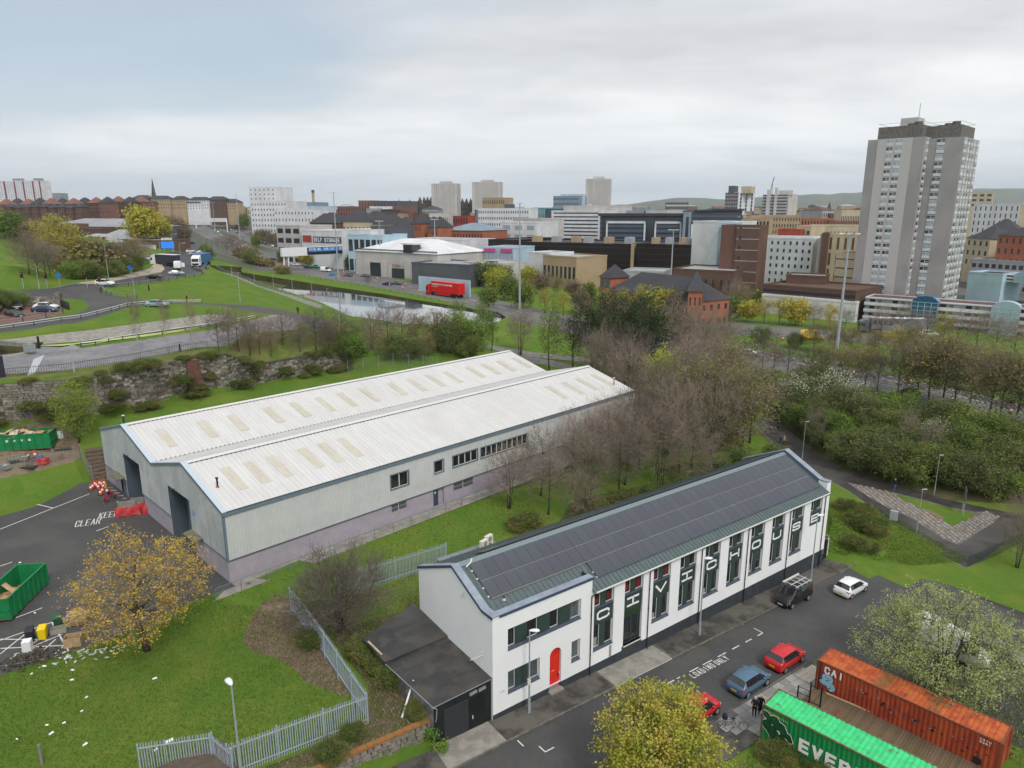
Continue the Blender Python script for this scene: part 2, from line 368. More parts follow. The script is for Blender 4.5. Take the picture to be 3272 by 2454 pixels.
for q in ((0,1110,17.5),(0,1440,16.5),(-300,1450,16.5),(500,1380,17),(700,1130,18),(870,1090,18.3),(1100,1200,18),(1700,1205,17),(2212,1235,16.6),(1420,940,19),(1600,860,20),(1800,905,19),(1640,700,21),
          (0,1655,14.6),(600,1610,14.6),(1200,1540,14.7),(1800,1490,14.8),(2212,1420,15),(0,1540,15.4),(1000,1420,15.8),(1800,1310,16),(0,1000,19),(0,820,26),(400,760,26),(300,950,21),(900,960,20),(1250,860,20.5),(800,640,25),(1300,640,24),
          (0,560,30),(600,470,31),(1200,440,30),(0,420,36),(600,415,36),(1100,400,34),(1500,400,31),(1500,560,22),(1800,1000,15),(2100,1100,14.5),(1900,950,12.5),(1320,760,20.5),(2212,1150,13.5),(1900,1160,16.2)):
 spx('c1',*q)
for q in ((358,1310,16.8),(700,1395,15.2),(0,1480,15),(700,1500,13),(1000,1460,11.5),(1500,1440,10),(0,1075,10.2),(300,1150,9.6),(560,1235,9.2),(800,1345,9),(1000,1365,8.9),(1300,1405,8.9),(1600,1412,8.9),(1900,1412,8.9),(2100,1390,8.8),(2190,1330,8.8),(2110,1270,8.7),
          (0,945,8.9),(300,990,8.6),(700,1055,8.6),(1080,1110,8.6),(1400,1165,8.5),(1680,1212,8.5),(1900,1240,8.5),(0,900,10.5),(1200,1600,9.4),(1800,1640,8),(700,700,7),(0,640,9),(1500,900,6.6),(2212,980,6),(1200,740,6),(2212,760,5.5),(300,330,12),(1500,330,8)):
 spx('c2',*q)
for q in ((100,1560,7.6),(500,1560,7.0),(700,1640,6),(0,1300,7),(800,1150,5.8),(1400,1260,5.6),(1600,900,5),(2212,1100,5),(900,620,5),(2212,700,5)): spx('c3',*q)
for x,y,z in ((560,700,25),(590,690,26),(610,735,20),(680,770,14),(700,730,21),(760,815,10.5),(820,775,12),(820,842,9.4),(909,866,8.3),(905,828,8.3),(1080,896,7.5),(1080,860,7.5),(1339,941,7),(1339,908,7),(1450,968,6.8),(1500,938,6.8),(1900,1085,6),(1980,1040,6),(2319,1150,5.4),(2304,1092,5.4),
    (2510,1195,5.2),(2534,1140,5.2),(2820,1255,5),(2820,1192,5),(3272,1352,5),(3272,1292,5),(3600,1420,5),(3600,1360,5),(2215,1024,5.2),(2820,1068,5),(3104,1112,5),(3272,1158,5),(3600,1230,5),(2215,1060,5.2),(2820,1100,5),(3272,1228,5),
    (2215,960,5),(2735,985,5),(3272,1060,5),(3600,1100,5),(2360,1190,4.2),(2560,1245,3.4),(2900,1320,3.4),(3272,1420,3.2),(2340,1240,3.0),(2430,1300,0.4),(2560,1400,-0.8),(2760,1470,-1.0),(3000,1560,-1.2),(3272,1600,-1.4),(3600,1600,-1.4),(2380,1310,0.8),(2100,1250,4.6),(2200,1330,3.4),(2330,1400,1.2)):
 p = G(x,y,z); sp(p.x,p.y,z)
for q in ((1340,1150,-1.5),(1600,1300,-1.8)): spx('e3',*q)
for q in ((700,640,-2.0),(1300,1050,-2.1),(1640,1190,-2.2),(1900,890,-2.1),(2212,1000,-2.2),(1500,1250,-2.1),(1200,830,-2.0),(1000,900,-2.0),(700,1180,-0.3),(600,1000,0.3),(1000,1330,-1.6),(2100,1400,-2.4)): spx('e8',*q)
for q in ((1690,600,-2.3),(1690,1000,-1.2),(1690,1650,-0.6),(1200,800,-1.1),(900,1700,-0.7)): spx('e6',*q)
for x,y,z in ((-25,8,1.5),(0,-5,0),(30,12,-1),(70,20,-1.5),(-70,12,3),(-110,60,5),(120,60,-1.5),(-200,-40,5),(200,-40,0),(0,-60,0),(260,120,4),(-260,150,18),(-600,500,34),(600,400,5),
    (-900,1200,36),(0,900,10),(900,900,6),(-300,1100,28),(-2500,2500,30),(0,2500,10),(2500,2500,10),(-6000,9500,30),(0,9500,5),(6000,9500,10),(-9000,3000,30),(9000,3000,10),(-1500,100,30),(1500,100,5)):
 sp(x,y,z)
def tin_build():
 out = delaunay_2d_cdt([Vector((p[0],p[1])) for p in SPOT],[],[],0,1e-4)
 zv = [SPOT[o[0]][2] for o in out[3]]
 V2 = np.array([[v.x,v.y] for v in out[0]]); T = np.array([f for f in out[2]]); Z = np.array(zv)
 return V2,T,Z
TV,TT,TZ = tin_build()
_A = TV[TT[:,0]]; _B = TV[TT[:,1]]-_A; _C = TV[TT[:,2]]-_A; _D = _B[:,0]*_C[:,1]-_B[:,1]*_C[:,0]
_D = np.where(np.abs(_D) < 1e-9,1e-9,_D); _Z0 = TZ[TT[:,0]]; _Z1 = TZ[TT[:,1]]-_Z0; _Z2 = TZ[TT[:,2]]-_Z0
def hgta(P):
 P = np.asarray(P,float); out = np.zeros(len(P))
 for k in range(0,len(P),4000):
  Q = P[k:k+4000]; dx = Q[:,None,0]-_A[None,:,0]; dy = Q[:,None,1]-_A[None,:,1]
  b = (dx*_C[None,:,1]-dy*_C[None,:,0])/_D; c = (dy*_B[None,:,0]-dx*_B[None,:,1])/_D
  m = np.minimum(np.minimum(b,c),1-b-c); i = np.argmax(m,axis=1); r = np.arange(len(Q))
  bb = np.clip(b[r,i],-0.05,1.05); cc = np.clip(c[r,i],-0.05,1.05)
  out[k:k+4000] = _Z0[i]+bb*_Z1[i]+cc*_Z2[i]
 return out
def hgt(x,y): return float(hgta([(x,y)])[0])
_TS = np.concatenate([np.linspace(20,160,180),np.geomspace(161,9000,170)])
def GT(x,y,dz=0.0):
 """where the sight line through photo pixel x, y meets the ground"""
 d = ray(x,y); t = _TS/d[1]; z = CH+d[2]*t; h = hgta(np.stack([d[0]*t,_TS],1))+dz
 i = np.argmax(z <= h)
 if z[i] > h[i]: i = len(t)-1
 if i == 0: tt = t[0]
 else:
  y2 = np.linspace(_TS[i-1],_TS[i],24); t = y2/d[1]; z = CH+d[2]*t; h = hgta(np.stack([d[0]*t,y2],1))+dz
  i = max(1,int(np.argmax(z <= h)))
  a,b = z[i-1]-h[i-1],h[i]-z[i]; tt = t[i-1]+(t[i]-t[i-1])*(a/(a+b+1e-9))
 X,Y = d[0]*tt,d[1]*tt; return Vector((X,Y,hgt(X,Y)))
def GP(c,x,y): return GT(*px(c,x,y))
def along(px_,Y,z):  # point at depth Y and height z that projects to photo column px_
 dep = Y*CPI-(z-CH)*SPI; return Vector(((px_-IW/2)*dep/FPX,Y,z))
def onz(p,dz=0.0): return Vector((p[0],p[1],hgt(p[0],p[1])+dz))
# --- ground materials
m_grass = M('grass_turf',(0.105,0.185,0.028),(0.075,0.148,0.024),scale=2.6,detail=8,rough=0.95,bump=0.9,bscale=22,c3=(0.155,0.195,0.036),s3=0.22,spec=0.05,lo=0.25,hi=0.75,lo3=.35,hi3=.8)
m_rough = M('rough_grass',(0.15,0.165,0.05),(0.085,0.125,0.03),scale=0.6,rough=0.95,bump=1.0,bscale=6,c3=(0.15,0.125,0.06),s3=0.06,spec=0.05)
m_asph = M('asphalt',(0.072,0.070,0.071),(0.053,0.052,0.054),scale=3.5,detail=8,rough=0.72,bump=0.25,bscale=60,c3=(0.088,0.085,0.083),s3=0.16,spec=0.35,lo=0.25,hi=0.75,lo3=.4,hi3=.75)
m_asph2 = M('motorway_asphalt',(0.145,0.14,0.142),(0.115,0.112,0.115),scale=0.25,rough=0.85,spec=0.2,c3=(0.165,0.158,0.155),s3=0.04)
m_wet = M('path_asphalt',(0.055,0.050,0.047),(0.034,0.031,0.030),scale=0.5,rough=0.5,bump=0.2,bscale=40,spec=0.4,c3=(0.085,0.08,0.075),s3=0.12)
m_pave = M('concrete_paving',(0.24,0.235,0.22),(0.17,0.165,0.15),scale=0.7,rough=0.85,bump=0.2,bscale=20)
m_oldpave = M('worn_pavement',(0.085,0.08,0.072),(0.045,0.042,0.038),scale=0.9,rough=0.85,bump=0.4,bscale=14,c3=(0.12,0.11,0.095),s3=0.35)
m_tan = M('buff_paving',(0.42,0.36,0.27),(0.34,0.30,0.24),scale=0.4,rough=0.9)
m_plaza = M('canalside_setts',(0.215,0.21,0.225),(0.16,0.158,0.17),scale=0.9,rough=0.85,bump=0.5,bscale=7,c3=(0.25,0.24,0.24),s3=0.1)
m_soil = M('bare_soil',(0.22,0.165,0.12),(0.12,0.09,0.062),scale=1.2,rough=1.0,bump=1.0,bscale=10,c3=(0.20,0.165,0.115),s3=0.4,spec=0.05)
m_scrub = M('undergrowth_soil',(0.115,0.092,0.058),(0.075,0.085,0.03),scale=0.8,rough=1.0,bump=1.0,bscale=5,c3=(0.06,0.08,0.02),s3=0.12,spec=0.05)
m_city = M('city_ground',(0.13,0.13,0.125),(0.085,0.09,0.075),scale=0.03,rough=0.9,c3=(0.075,0.085,0.045),s3=0.012)
m_conc = M('concrete',(0.30,0.285,0.25),(0.22,0.205,0.18),scale=1.2,rough=0.9,bump=0.3,bscale=12)
m_cobble = M('cobble_bed',(0.17,0.155,0.135),(0.11,0.10,0.085),scale=3,rough=0.95,bump=0.6,bscale=9)
m_brickpave = M('brick_paving',(0.20,0.125,0.10),(0.15,0.095,0.08),scale=1.0,rough=0.9)
m_water = M('canal_water',(0.05,0.055,0.055),rough=0.08,spec=1.0,coat=1.0,bump=0.05,bscale=0.9)
# --- zones of the ground
ZON = []
def PL(c,pts): return [GP(c,*p) for p in pts]
def PZ(pts): return [GT(x,y) for x,y in pts]
def cw(s,t): p = CO+CU*s+CV*t; return Vector((p.x,p.y,0))
def ww(s,t): p = WO+WU*s+WV*t; return Vector((p.x,p.y,0))
def zone(name,pts,mat,dz=0.0): ZON.append((name,[(p[0],p[1]) for p in pts],mat,dz))
CANAL = PL('c2',[(0,1040),(300,1120),(560,1205),(800,1320),(1000,1345),(1300,1388),(1600,1395),(1900,1395),(2080,1372),(2150,1330),(2080,1288),(1900,1262),(1680,1230),(1400,1185),(1080,1130),(700,1075),(300,1010),(0,965)])
CANAL += PL('c1',[(2090,945),(2075,925),(2090,900),(1800,880),(1830,905),(2000,960),(2130,1010)])
zone('city_ground',[(-9000,330),(-700,330),(-330,300),(-120,330),(60,330),(220,215),(420,190),(9000,150),(9000,9500),(-9000,9500)],m_city)
zone('undergrowth',PZ([(2180,1240),(2260,1150),(2330,1170),(2820,1275),(3272,1372),(3700,1460),(3700,1600),(3272,1612),(3050,1600),(2900,1580),(2760,1540),(2660,1500),(2560,1440),(2480,1340),(2430,1290),(2400,1280)]),m_scrub)
zone('undergrowth',[ww(66,-14),ww(66,30),ww(78,34),ww(92,10),ww(88,-14),cw(46,26),cw(46,14),cw(20,13.5),cw(9,13.5),ww(27,-14),ww(40,-8)],m_scrub)
zone('undergrowth',PZ([(700,1128),(812,1165),(940,1142),(1110,1118),(1400,1130),(1400,1080),(1150,1040),(1000,1060),(760,1080)]),m_rough)
zone('rough_bank',PZ([(-200,1226),(207,1211),(408,1181),(593,1144),(723,1131),(723,1112),(593,1120),(408,1160),(207,1188),(-200,1206)]),m_rough)
zone('motorway',PZ([(560,700),(610,735),(680,770),(760,815),(820,842),(909,866),(1080,896),(1190,914),(1339,941),(1450,968),(1640,1022),(1900,1085),(2100,1118),(2319,1150),(2510,1195),(2820,1255),(3272,1352),(3700,1442),(3700,1378),(3272,1292),(2950,1222),(2820,1192),(2534,1140),(2304,1092),(1980,1040),(1700,985),(1500,938),(1339,908),(1190,876),(1080,860),(905,828),(820,795),(690,738),(640,712),(590,690)]),m_asph2)
zone('motorway',PZ([(2100,1005),(2215,1024),(2820,1068),(3104,1112),(3272,1158),(3700,1262),(3700,1320),(3272,1228),(3104,1150),(2820,1100),(2215,1060),(2100,1035)]),m_asph2)
zone('motorway',PZ([(627,692),(660,715),(720,742),(800,775),(900,806),(1000,822),(1000,806),(900,786),(820,765),(760,737),(700,712),(655,690)]),m_asph2)
zone('slip_road',PL('c1',[(1610,640),(1650,690),(1620,760),(1560,800),(1640,850),(1700,800),(1730,740),(1700,690),(1660,630)]),m_asph)
zone('junction_road',PL('c1',[(-900,1190),(0,1100),(230,1095),(480,1080),(830,1045),(1150,985),(1290,945),(1330,900),(1310,850),(1400,780),(1560,760),(1650,790),(1700,850),(1790,880),(1790,905),(1750,955),(1600,985),(1300,1032),(900,1075),(870,1092),(900,1118),(1000,1150),(1180,1178),(1400,1195),(1700,1205),(2212,1235)])
     + PL('c2',[(200,1265),(400,1310),(640,1370),(620,1400),(350,1360),(120,1300),(0,1290)]) + PL('c1',[(1900,1235),(1500,1215),(1250,1235),(1100,1250),(840,1335),(640,1385),(300,1430),(0,1465),(-500,1500),(-900,1480),(-300,1420),(0,1395),(400,1340),(620,1310),(740,1270),(770,1235),(730,1190),(640,1175),(500,1170),(0,1230),(-900,1330)]),m_asph)
zone('footway',PL('c1',[(460,1078),(600,1050),(980,995),(1290,915),(1330,870),(1310,850),(1400,880),(1420,920),(1390,945),(1150,990),(830,1048)]),m_tan,0.12)
zone('car_park',PL('c1',[(-700,1260),(0,1230),(230,1240),(500,1250),(560,1275),(545,1300),(400,1335),(200,1370),(0,1390),(-700,1450)]),m_brickpave)
zone('plaza',PL('c1',[(-400,1720),(0,1690),(260,1640),(330,1570),(620,1560),(700,1600),(1200,1530),(1800,1445),(2212,1350)]) + PL('c2',[(120,1310),(400,1370),(330,1440),(120,1480),(0,1460)]) + PZ([(760,1085),(723,1105),(593,1118),(408,1156),(207,1184),(0,1196),(-200,1210)]),m_plaza)
zone('canal_side',PL('c1',[(-400,1545),(0,1530),(800,1440),(1500,1345),(1750,1310),(1950,1310),(2000,1340),(1800,1400),(1500,1440),(1000,1500),(700,1540),(330,1565),(250,1640),(0,1690),(-400,1730)]),m_conc)
zone('towpath',PL('c1',[(1850,905),(2000,975),(2130,1030),(2212,1065)]) + PL('c2',[(250,1150),(420,1215),(560,1260),(560,1225),(300,1140),(0,1055)]) + PL('c1',[(2120,1000),(1990,955)]),m_pave)
zone('park_path',PZ([(1560,1100),(1700,1125),(1900,1145),(1990,1160),(1990,1172),(1880,1158),(1690,1140),(1550,1112)]),m_pave)
zone('park_path',PZ([(1640,1135),(1760,1150),(1840,1170),(1800,1178),(1740,1165),(1620,1150)]),m_pave)
zone('yard',[ww(2.0,-2.2),ww(2.0,36.2),ww(-3.5,37)] + PL('d1',[(720,1190),(560,1270),(330,1390),(120,1450),(-60,1500),(-500,1640)]) + PL('d2',[(-300,300),(-300,1200),(0,1010),(120,960),(420,860),(500,830),(640,800),(900,700),(1180,560),(1400,460)]),m_asph)
zone('skip_lot',PL('d1',[(-300,1240),(0,1160),(330,1090),(640,1010),(700,960),(690,850),(600,770),(640,700),(420,650),(100,720),(-300,800)]),m_soil)
zone('warehouse_path',[ww(-2.4,-2.05),ww(65,-2.05),ww(65,-0.1),ww(0.1,-0.1),ww(0.1,-1.0),ww(-1.0,-1.0)],m_conc,0.04)
zone('bare_ground',PL('d4',[(230,600),(160,760),(240,850),(400,880),(520,960),(620,1060),(760,1110),(880,1160),(960,1130),(900,1020),(780,880),(680,760),(560,600),(520,470),(400,440),(300,500)]),m_soil)
zone('bare_ground',PL('d4',[(560,480),(640,640),(760,720),(880,860),(1050,1090),(1050,1320),(760,1450),(560,1560),(300,1659),(560,1659),(800,1640),(1000,1545),(1300,1390),(1510,1280),(1480,1220),(1340,1080),(1170,920),(1060,800),(1200,700),(1330,530),(1400,520),(1400,260),(1300,330),(1100,400),(900,480)]),m_scrub)
ROADE = -2.3
zone('street',[cw(-40,ROADE),cw(-0.5,ROADE),cw(10.5,ROADE),cw(44.6,ROADE),cw(46.5,-2.6),cw(48.5,-4.2),cw(52,-10),cw(52,-30),cw(40,-40),cw(30,-34),cw(29,-20),cw(28.5,-13),cw(26.4,-9.3),cw(-40,-9.3)],m_asph)
zone('pavement',[cw(-14.5,ROADE),cw(-14.5,0.35),cw(-5.0,0.0),cw(-0.4,0.0),cw(10.3,0.02),cw(10.3,ROADE)],m_oldpave,0.10)
zone('entrance_apron',[cw(10.3,ROADE),cw(10.3,0.02),cw(17.2,0.02),cw(17.2,ROADE)],m_conc,0.03)
zone('pavement',[cw(17.2,ROADE),cw(17.2,0.02),cw(43.5,0.02),cw(45.6,0.4),cw(46.5,-2.6),cw(44.6,ROADE)],m_oldpave,0.10)
zone('pavement',[cw(-40,-9.3),cw(26.4,-9.3),cw(26.0,-12.5),cw(-40,-12.5)],m_oldpave,0.10)
zone('garage_apron',[cw(-5.2,ROADE),cw(-5.0,0.15),cw(-.4,.15),cw(-.4,ROADE)],m_conc,0.1)
zone('dirt_path',[cw(45.6,0.4),cw(46.5,-2.6),cw(48.5,-4.2),cw(52.5,-5.6),cw(52.5,-3.0),cw(49,-1.6),cw(46.8,0.5)],m_soil)
zone('footpath',PZ([(2425,1300),(2470,1330),(2545,1395),(2620,1455),(2700,1500),(2850,1545),(3000,1590),(3160,1625),(3300,1650),(3272,1695),(3140,1790),(3085,1815),(2990,1765),(2900,1700),(2800,1635),(2700,1580),(2660,1560),(2560,1500),(2500,1440),(2430,1375),(2390,1320)]),m_wet,0.01)
zone('cobbles',PL('e8',[(690,650),(860,690),(1090,740),(1300,790),(1600,870),(1790,905),(1900,900),(2000,950),(1900,1030),(1640,1190),(1500,1120),(1250,960),(1000,850),(800,730)]),m_cobble,0.02)
zone('grass_island',PL('e8',[(1080,750),(1300,800),(1600,880),(1780,920),(1770,950),(1610,1030),(1480,970),(1330,880),(1160,800)]),m_grass,0.04)
zone('dirt_patch',PL('e8',[(1340,890),(1390,885),(1530,960),(1490,975),(1400,940)]),m_soil,0.05)
zone('grass_verge',PL('e8',[(560,650),(700,730),(880,850),(1060,980),(1290,1100),(1540,1250),(1430,1290),(1560,1330),(1200,1560),(950,1450),(870,1480),(640,1350),(480,1320),(520,1100),(540,900),(540,720)]),m_grass)
zone('grass_verge',PZ([(2425,1390),(2500,1440),(2550,1490),(2510,1500),(2440,1490),(2380,1460),(2360,1400)]),m_grass)
zone('lawn',[ww(3,-2.2),ww(30,-2.2),ww(30,-9),cw(9,14),cw(-3,15),cw(-6,14)] + PL('d4',[(1200,300),(900,300),(560,200),(250,330)]),m_grass)
zone('canal_bed',CANAL,m_scrub,-2.2)
zone('lock_bed',PL('c1',[(-400,1600),(0,1570),(380,1545),(330,1600),(150,1640),(0,1659),(-400,1700)]),m_scrub,-2.0)
zone('algae_channel',PL('c1',[(330,1580),(620,1550),(1100,1490),(1500,1430),(1800,1395),(1950,1370),(1950,1385),(1500,1460),(1100,1520),(700,1565),(520,1590)]),m_scrub,-0.45)
def inside(pts,P):
 x,y = P[:,0],P[:,1]; c = np.zeros(len(P),bool); n = len(pts)
 for i in range(n):
  (x0,y0),(x1,y1) = pts[i],pts[(i+1) % n]
  if y0 == y1: continue
  c ^= ((y0 > y) != (y1 > y)) & (x < (x1-x0)*(y-y0)/(y1-y0)+x0)
 return c
def build_ground():
 rr = random.Random(3)
 verts = [Vector((-9000,-120)),Vector((9000,-120)),Vector((9000,9500)),Vector((-9000,9500))]; edges = [(0,1),(1,2),(2,3),(3,0)]
 for n,pts,m,dz in ZON:
  k = len(verts); verts += [Vector(p) for p in pts]; edges += [(k+i,k+(i+1) % len(pts)) for i in range(len(pts))]
 for ln in BREAKS:
  k = len(verts); verts += [Vector(p) for p in ln]; edges += [(k+i,k+i+1) for i in range(len(ln)-1)]
 def grid(x0,x1,y0,y1,st,ok):
  y = y0
  while y < y1:
   x = x0
   while x < x1:
    if ok(x,y): verts.append(Vector((x+rr.uniform(-.3,.3)*st,y+rr.uniform(-.3,.3)*st)))
    x += st
   y += st
 near = lambda x,y: abs(x) < 12+0.95*y
 grid(-120,130,26,125,2.4,near)
 grid(-270,270,125,330,7,lambda x,y: abs(x) < 30+0.85*y)
 grid(-900,900,335,1200,38,lambda x,y: abs(x) < 60+0.85*y)
 grid(-8000,8000,1250,9400,500,lambda x,y: True)
 V,E,F,ov,oe,of = delaunay_2d_cdt(verts,edges,[],0,1e-3)
 xy = np.array([[v.x,v.y] for v in V]); z = hgta(xy)
 per = {}
 FA = np.array([tuple(f) for f in F]); cen = xy[FA].mean(axis=1); own = np.zeros(len(FA),int)
 for k,(n,pts,m,dz) in enumerate(ZON):
  own[inside(pts,cen)] = k+1
 for f,s in zip(F,own): per.setdefault(int(s),[]).append(tuple(f))
 for s,fs in per.items():
  if s == 0: name,mat,dz = 'ground',m_grass,0.0
  else: name,_,mat,dz = ZON[s-1]
  ids = sorted({i for f in fs for i in f}); mp = {i: k for k,i in enumerate(ids)}
  me = bpy.data.meshes.new(name); ff = [tuple(mp[i] for i in f) for f in fs]
  vv = [(xy[i,0],xy[i,1],z[i]+dz) for i in ids]
  if abs(dz) > 0.03:
   from collections import Counter
   cnt = Counter();
   for f in ff:
    for a,b in zip(f,f[1:]+f[:1]): cnt[(a,b)] += 1
   low = {}
   for (a,b) in list(cnt):
    if (b,a) in cnt: continue
    for q in (a,b):
     if q not in low: low[q] = len(vv); x,y,zz = vv[q]; vv.append((x,y,zz-dz-(0.15 if dz > 0 else 0)))
    ff.append((b,a,low[a],low[b]))
  me.from_pydata(vv,[],ff); me.materials.append(mat); me.update()
  link(name,me,kind='structure')
build_ground()
def sheet(name,pts,z,mat):
 mb = MB(); mb.poly(*[(p[0],p[1],z) for p in pts]); return mb.obj(name,mat,kind='structure')
sheet('canal_water',CANAL,8.0,m_water)
sheet('lock_water',PL('c1',[(-400,1600),(0,1570),(380,1545),(330,1600),(150,1640),(0,1659),(-400,1700)]),14.1,m_water)
m_algae = M('duckweed',(0.42,0.47,0.16),(0.34,0.40,0.12),scale=1.5,rough=0.8)
sheet('algae_water',PL('c1',[(330,1580),(620,1550),(1100,1490),(1500,1430),(1800,1395),(1950,1370),(1950,1385),(1500,1460),(1100,1520),(700,1565),(520,1590)]),15.0,m_algae)
# --- Civic House
m_white = M('white_render',(0.80,0.81,0.83),(0.76,0.77,0.79),scale=0.5,rough=0.85,spec=0.2,bump=0.05,bscale=80,lo=0.3,hi=0.75)
m_plinth = M('dark_plinth',(0.045,0.055,0.065),(0.035,0.042,0.05),scale=1.5,rough=0.8)
m_green = M('dark_green_panel',(0.036,0.062,0.055),(0.03,0.053,0.047),scale=2,rough=0.6)
m_seam = M('green_grey_roof_sheet',(0.105,0.138,0.143),(0.09,0.12,0.126),scale=1.2,rough=0.45,metal=0.2,spec=0.4)
m_cope = M('grey_coping',(0.30,0.345,0.41),(0.26,0.30,0.36),scale=2.0,rough=0.5,metal=0.1,c3=(0.23,0.265,0.32),s3=0.8)
m_copeedge = M('dark_coping_edge',(0.055,0.07,0.13),rough=0.6)
m_solar = M('solar_cells',(0.048,0.053,0.070),(0.058,0.063,0.082),scale=0.5,rough=0.28,spec=0.6,coat=0.15,rnd=0.06)
m_black = M('black_trim',(0.014,0.015,0.018),rough=0.5)
m_glass = M('window_glass',(0.014,0.017,0.02),(0.03,0.033,0.036),scale=0.9,rough=0.06,spec=0.8,lo=0.45,hi=0.62)
m_glassl = M('pale_window_glass',(0.055,0.075,0.08),(0.12,0.14,0.145),scale=0.6,rough=0.08,spec=0.8)
m_sill = M('slate_sill',(0.07,0.085,0.12),(0.055,0.068,0.095),scale=3,rough=0.6)
m_wframe = M('pale_frame',(0.62,0.63,0.60),rough=0.5)
m_letter = M('white_letter',(0.82,0.82,0.83),rough=0.6)
m_red = M('red_door_paint',(0.62,0.028,0.016),(0.55,0.022,0.014),scale=2,rough=0.5)
m_steel = M('galvanised_steel',(0.36,0.38,0.40),(0.28,0.30,0.32),scale=3,rough=0.5,metal=0.35)
m_redin = M('red_furnishing',(0.20,0.01,0.012),rough=0.8)
civ = thing('civic_building','white two storey building with solar roof and letters on green panels','building',(CO.x,CO.y,0),CYAW)
ZW,ZE,ZR,TR,TB,SL = 0.5,7.38,10.30,5.35,10.65,44.3
bays = [9.90+3.435*k for k in range(10)]; BW = 2.2
holes = []
for k,s in enumerate(bays):
 holes.append((s,s+BW,0.82 if k == 1 else (4.0 if k == 9 else 1.75),7.2))
holesL = [(1.36,8.48,5.35,7.1),(1.36,4.38,1.73,3.58),(7.57,8.49,1.73,3.58),(5.36,6.52,0.25,3.72)]
wl = MB(); DEP = 0.34
wl.wall((0,0),(9.63,0),ZW,8.5,[h if h[2] > .4 else (h[0],h[1],ZW,h[3]) for h in holesL],DEP)
wl.wall((9.63,0),(43.55,0),ZW,7.3,[(h[0]-9.63,h[1]-9.63,h[2],h[3]) for h in holes],DEP)
wl.wall((43.55,0),(SL,0),ZW,8.38,[])
wl.poly((9.63,0,7.3),(9.63,1.2,7.3),(9.63,1.2,8.5),(9.63,0,8.5)); wl.poly((43.55,0.0,7.3),(43.55,0,8.38),(43.55,1.0,8.38),(43.55,1.0,7.3))
gab = [(0,-0.4),(0,8.5),(1.28,8.5),(TR,10.26),(TB,7.86),(TB,-0.4)]
wl.poly(*[(0,t,z) for t,z in reversed(gab)]); wl.poly(*[(SL,t,z) for t,z in [(0,-2.4),(0,8.38),(0.9,8.38),(TR,10.5),(TB,7.9),(TB,-2.4)]])
wl.wall((SL,TB),(0,TB),-2.4,7.5,[])
ax,ar = 5.94,0.58; zt = 3.72
for sg in (-1,1):
 arc = [(ax+sg*ar*cos(a),zt-ar+ar*sin(a)) for a in [i*pi/2/8 for i in range(9)]]
 pts = arc+[(ax+sg*ar,zt)]; pts = [(p[0],-0.0,p[1]) for p in pts]
 wl.poly(*(pts if sg > 0 else pts[::-1]))
 for a,b in zip(arc,arc[1:]): wl.poly((a[0],0,a[1]),(a[0],DEP,a[1]),(b[0],DEP,b[1]),(b[0],0,b[1]))
wl.obj('wall',m_white,civ)
pb = MB()
for a,b in ((0.03,5.36),(6.52,SL-0.05)): pb.poly((a,0.05,-2.6),(b,0.05,-2.6),(b,0.05,ZW+0.002),(a,0.05,ZW+0.002))
pb.poly((0,0.02,ZW+0.001),(SL,0.02,ZW+0.001),(SL,0.06,ZW+0.001),(0,0.06,ZW+0.001)); pb.poly((13.2,-0.006,ZW),(15.6,-0.006,ZW),(15.6,-0.006,0.86),(13.2,-0.006,0.86))
pb.box(SL-0.62,SL-0.02,-0.02,0.3,-2.6,-0.1)
pb.obj('plinth',m_plinth,civ)
SLP = (ZR-ZE)/(TR+0.35)
def rz(t): return ZE+(t+0.35)*SLP
BSL = (ZR-7.62)/(TB+0.25-TR)
def rzb(t): return ZR-(t-TR)*BSL
rf = MB()
rf.poly((9.63,-0.35,ZE),(43.6,-0.35,ZE),(43.6,TR,ZR),(9.63,TR,ZR)); rf.poly((0.3,1.0,rz(1.0)),(9.63,1.0,rz(1.0)),(9.63,TR,ZR),(0.3,TR,ZR))
rf.poly((0.3,TR,ZR),(43.6,TR,ZR),(43.6,TB+0.25,7.62),(0.3,TB+0.25,7.62)); rf.poly((9.63,-0.35,ZE-0.05),(9.63,-0.35,ZE),(9.63,1.2,rz(1.2)),(9.63,1.2,ZE-0.05))
roof = rf.obj('roof',m_seam,civ)
s = 0.5; n_ = 0
seam_f = MB().box(-0.02,0.02,0,1,0,0.045).mesh('seam')
while s < 43.5:
 mb = MB(); t0 = -0.35 if s > 9.7 else 1.0
 mb.hexa([(s-.022,t0,rz(t0)-.01),(s+.022,t0,rz(t0)-.01),(s+.022,TR-.1,rz(TR-.1)-.01),(s-.022,TR-.1,rz(TR-.1)-.01),(s-.022,t0,rz(t0)+.045),(s+.022,t0,rz(t0)+.045),(s+.022,TR-.1,rz(TR-.1)+.045),(s-.022,TR-.1,rz(TR-.1)+.045)])
 mb.hexa([(s-.022,TR+.1,rzb(TR+.1)-.01),(s+.022,TR+.1,rzb(TR+.1)-.01),(s+.022,TB+.2,rzb(TB+.2)-.01),(s-.022,TB+.2,rzb(TB+.2)-.01),(s-.022,TR+.1,rzb(TR+.1)+.045),(s+.022,TR+.1,rzb(TR+.1)+.045),(s+.022,TB+.2,rzb(TB+.2)+.045),(s-.022,TB+.2,rzb(TB+.2)+.045)])
 mb.obj('roof_seam',m_seam,roof); s += 0.452
mb = MB(); mb.poly((0.5,TR-.36,rz(TR-.36)+.06),(43.5,TR-.36,rz(TR-.36)+.06),(43.5,TR,ZR+.07),(0.5,TR,ZR+.07)); mb.poly((0.5,TR,ZR+.07),(43.5,TR,ZR+.07),(43.5,TR+.36,rzb(TR+.36)+.06),(0.5,TR+.36,rzb(TR+.36)+.06))
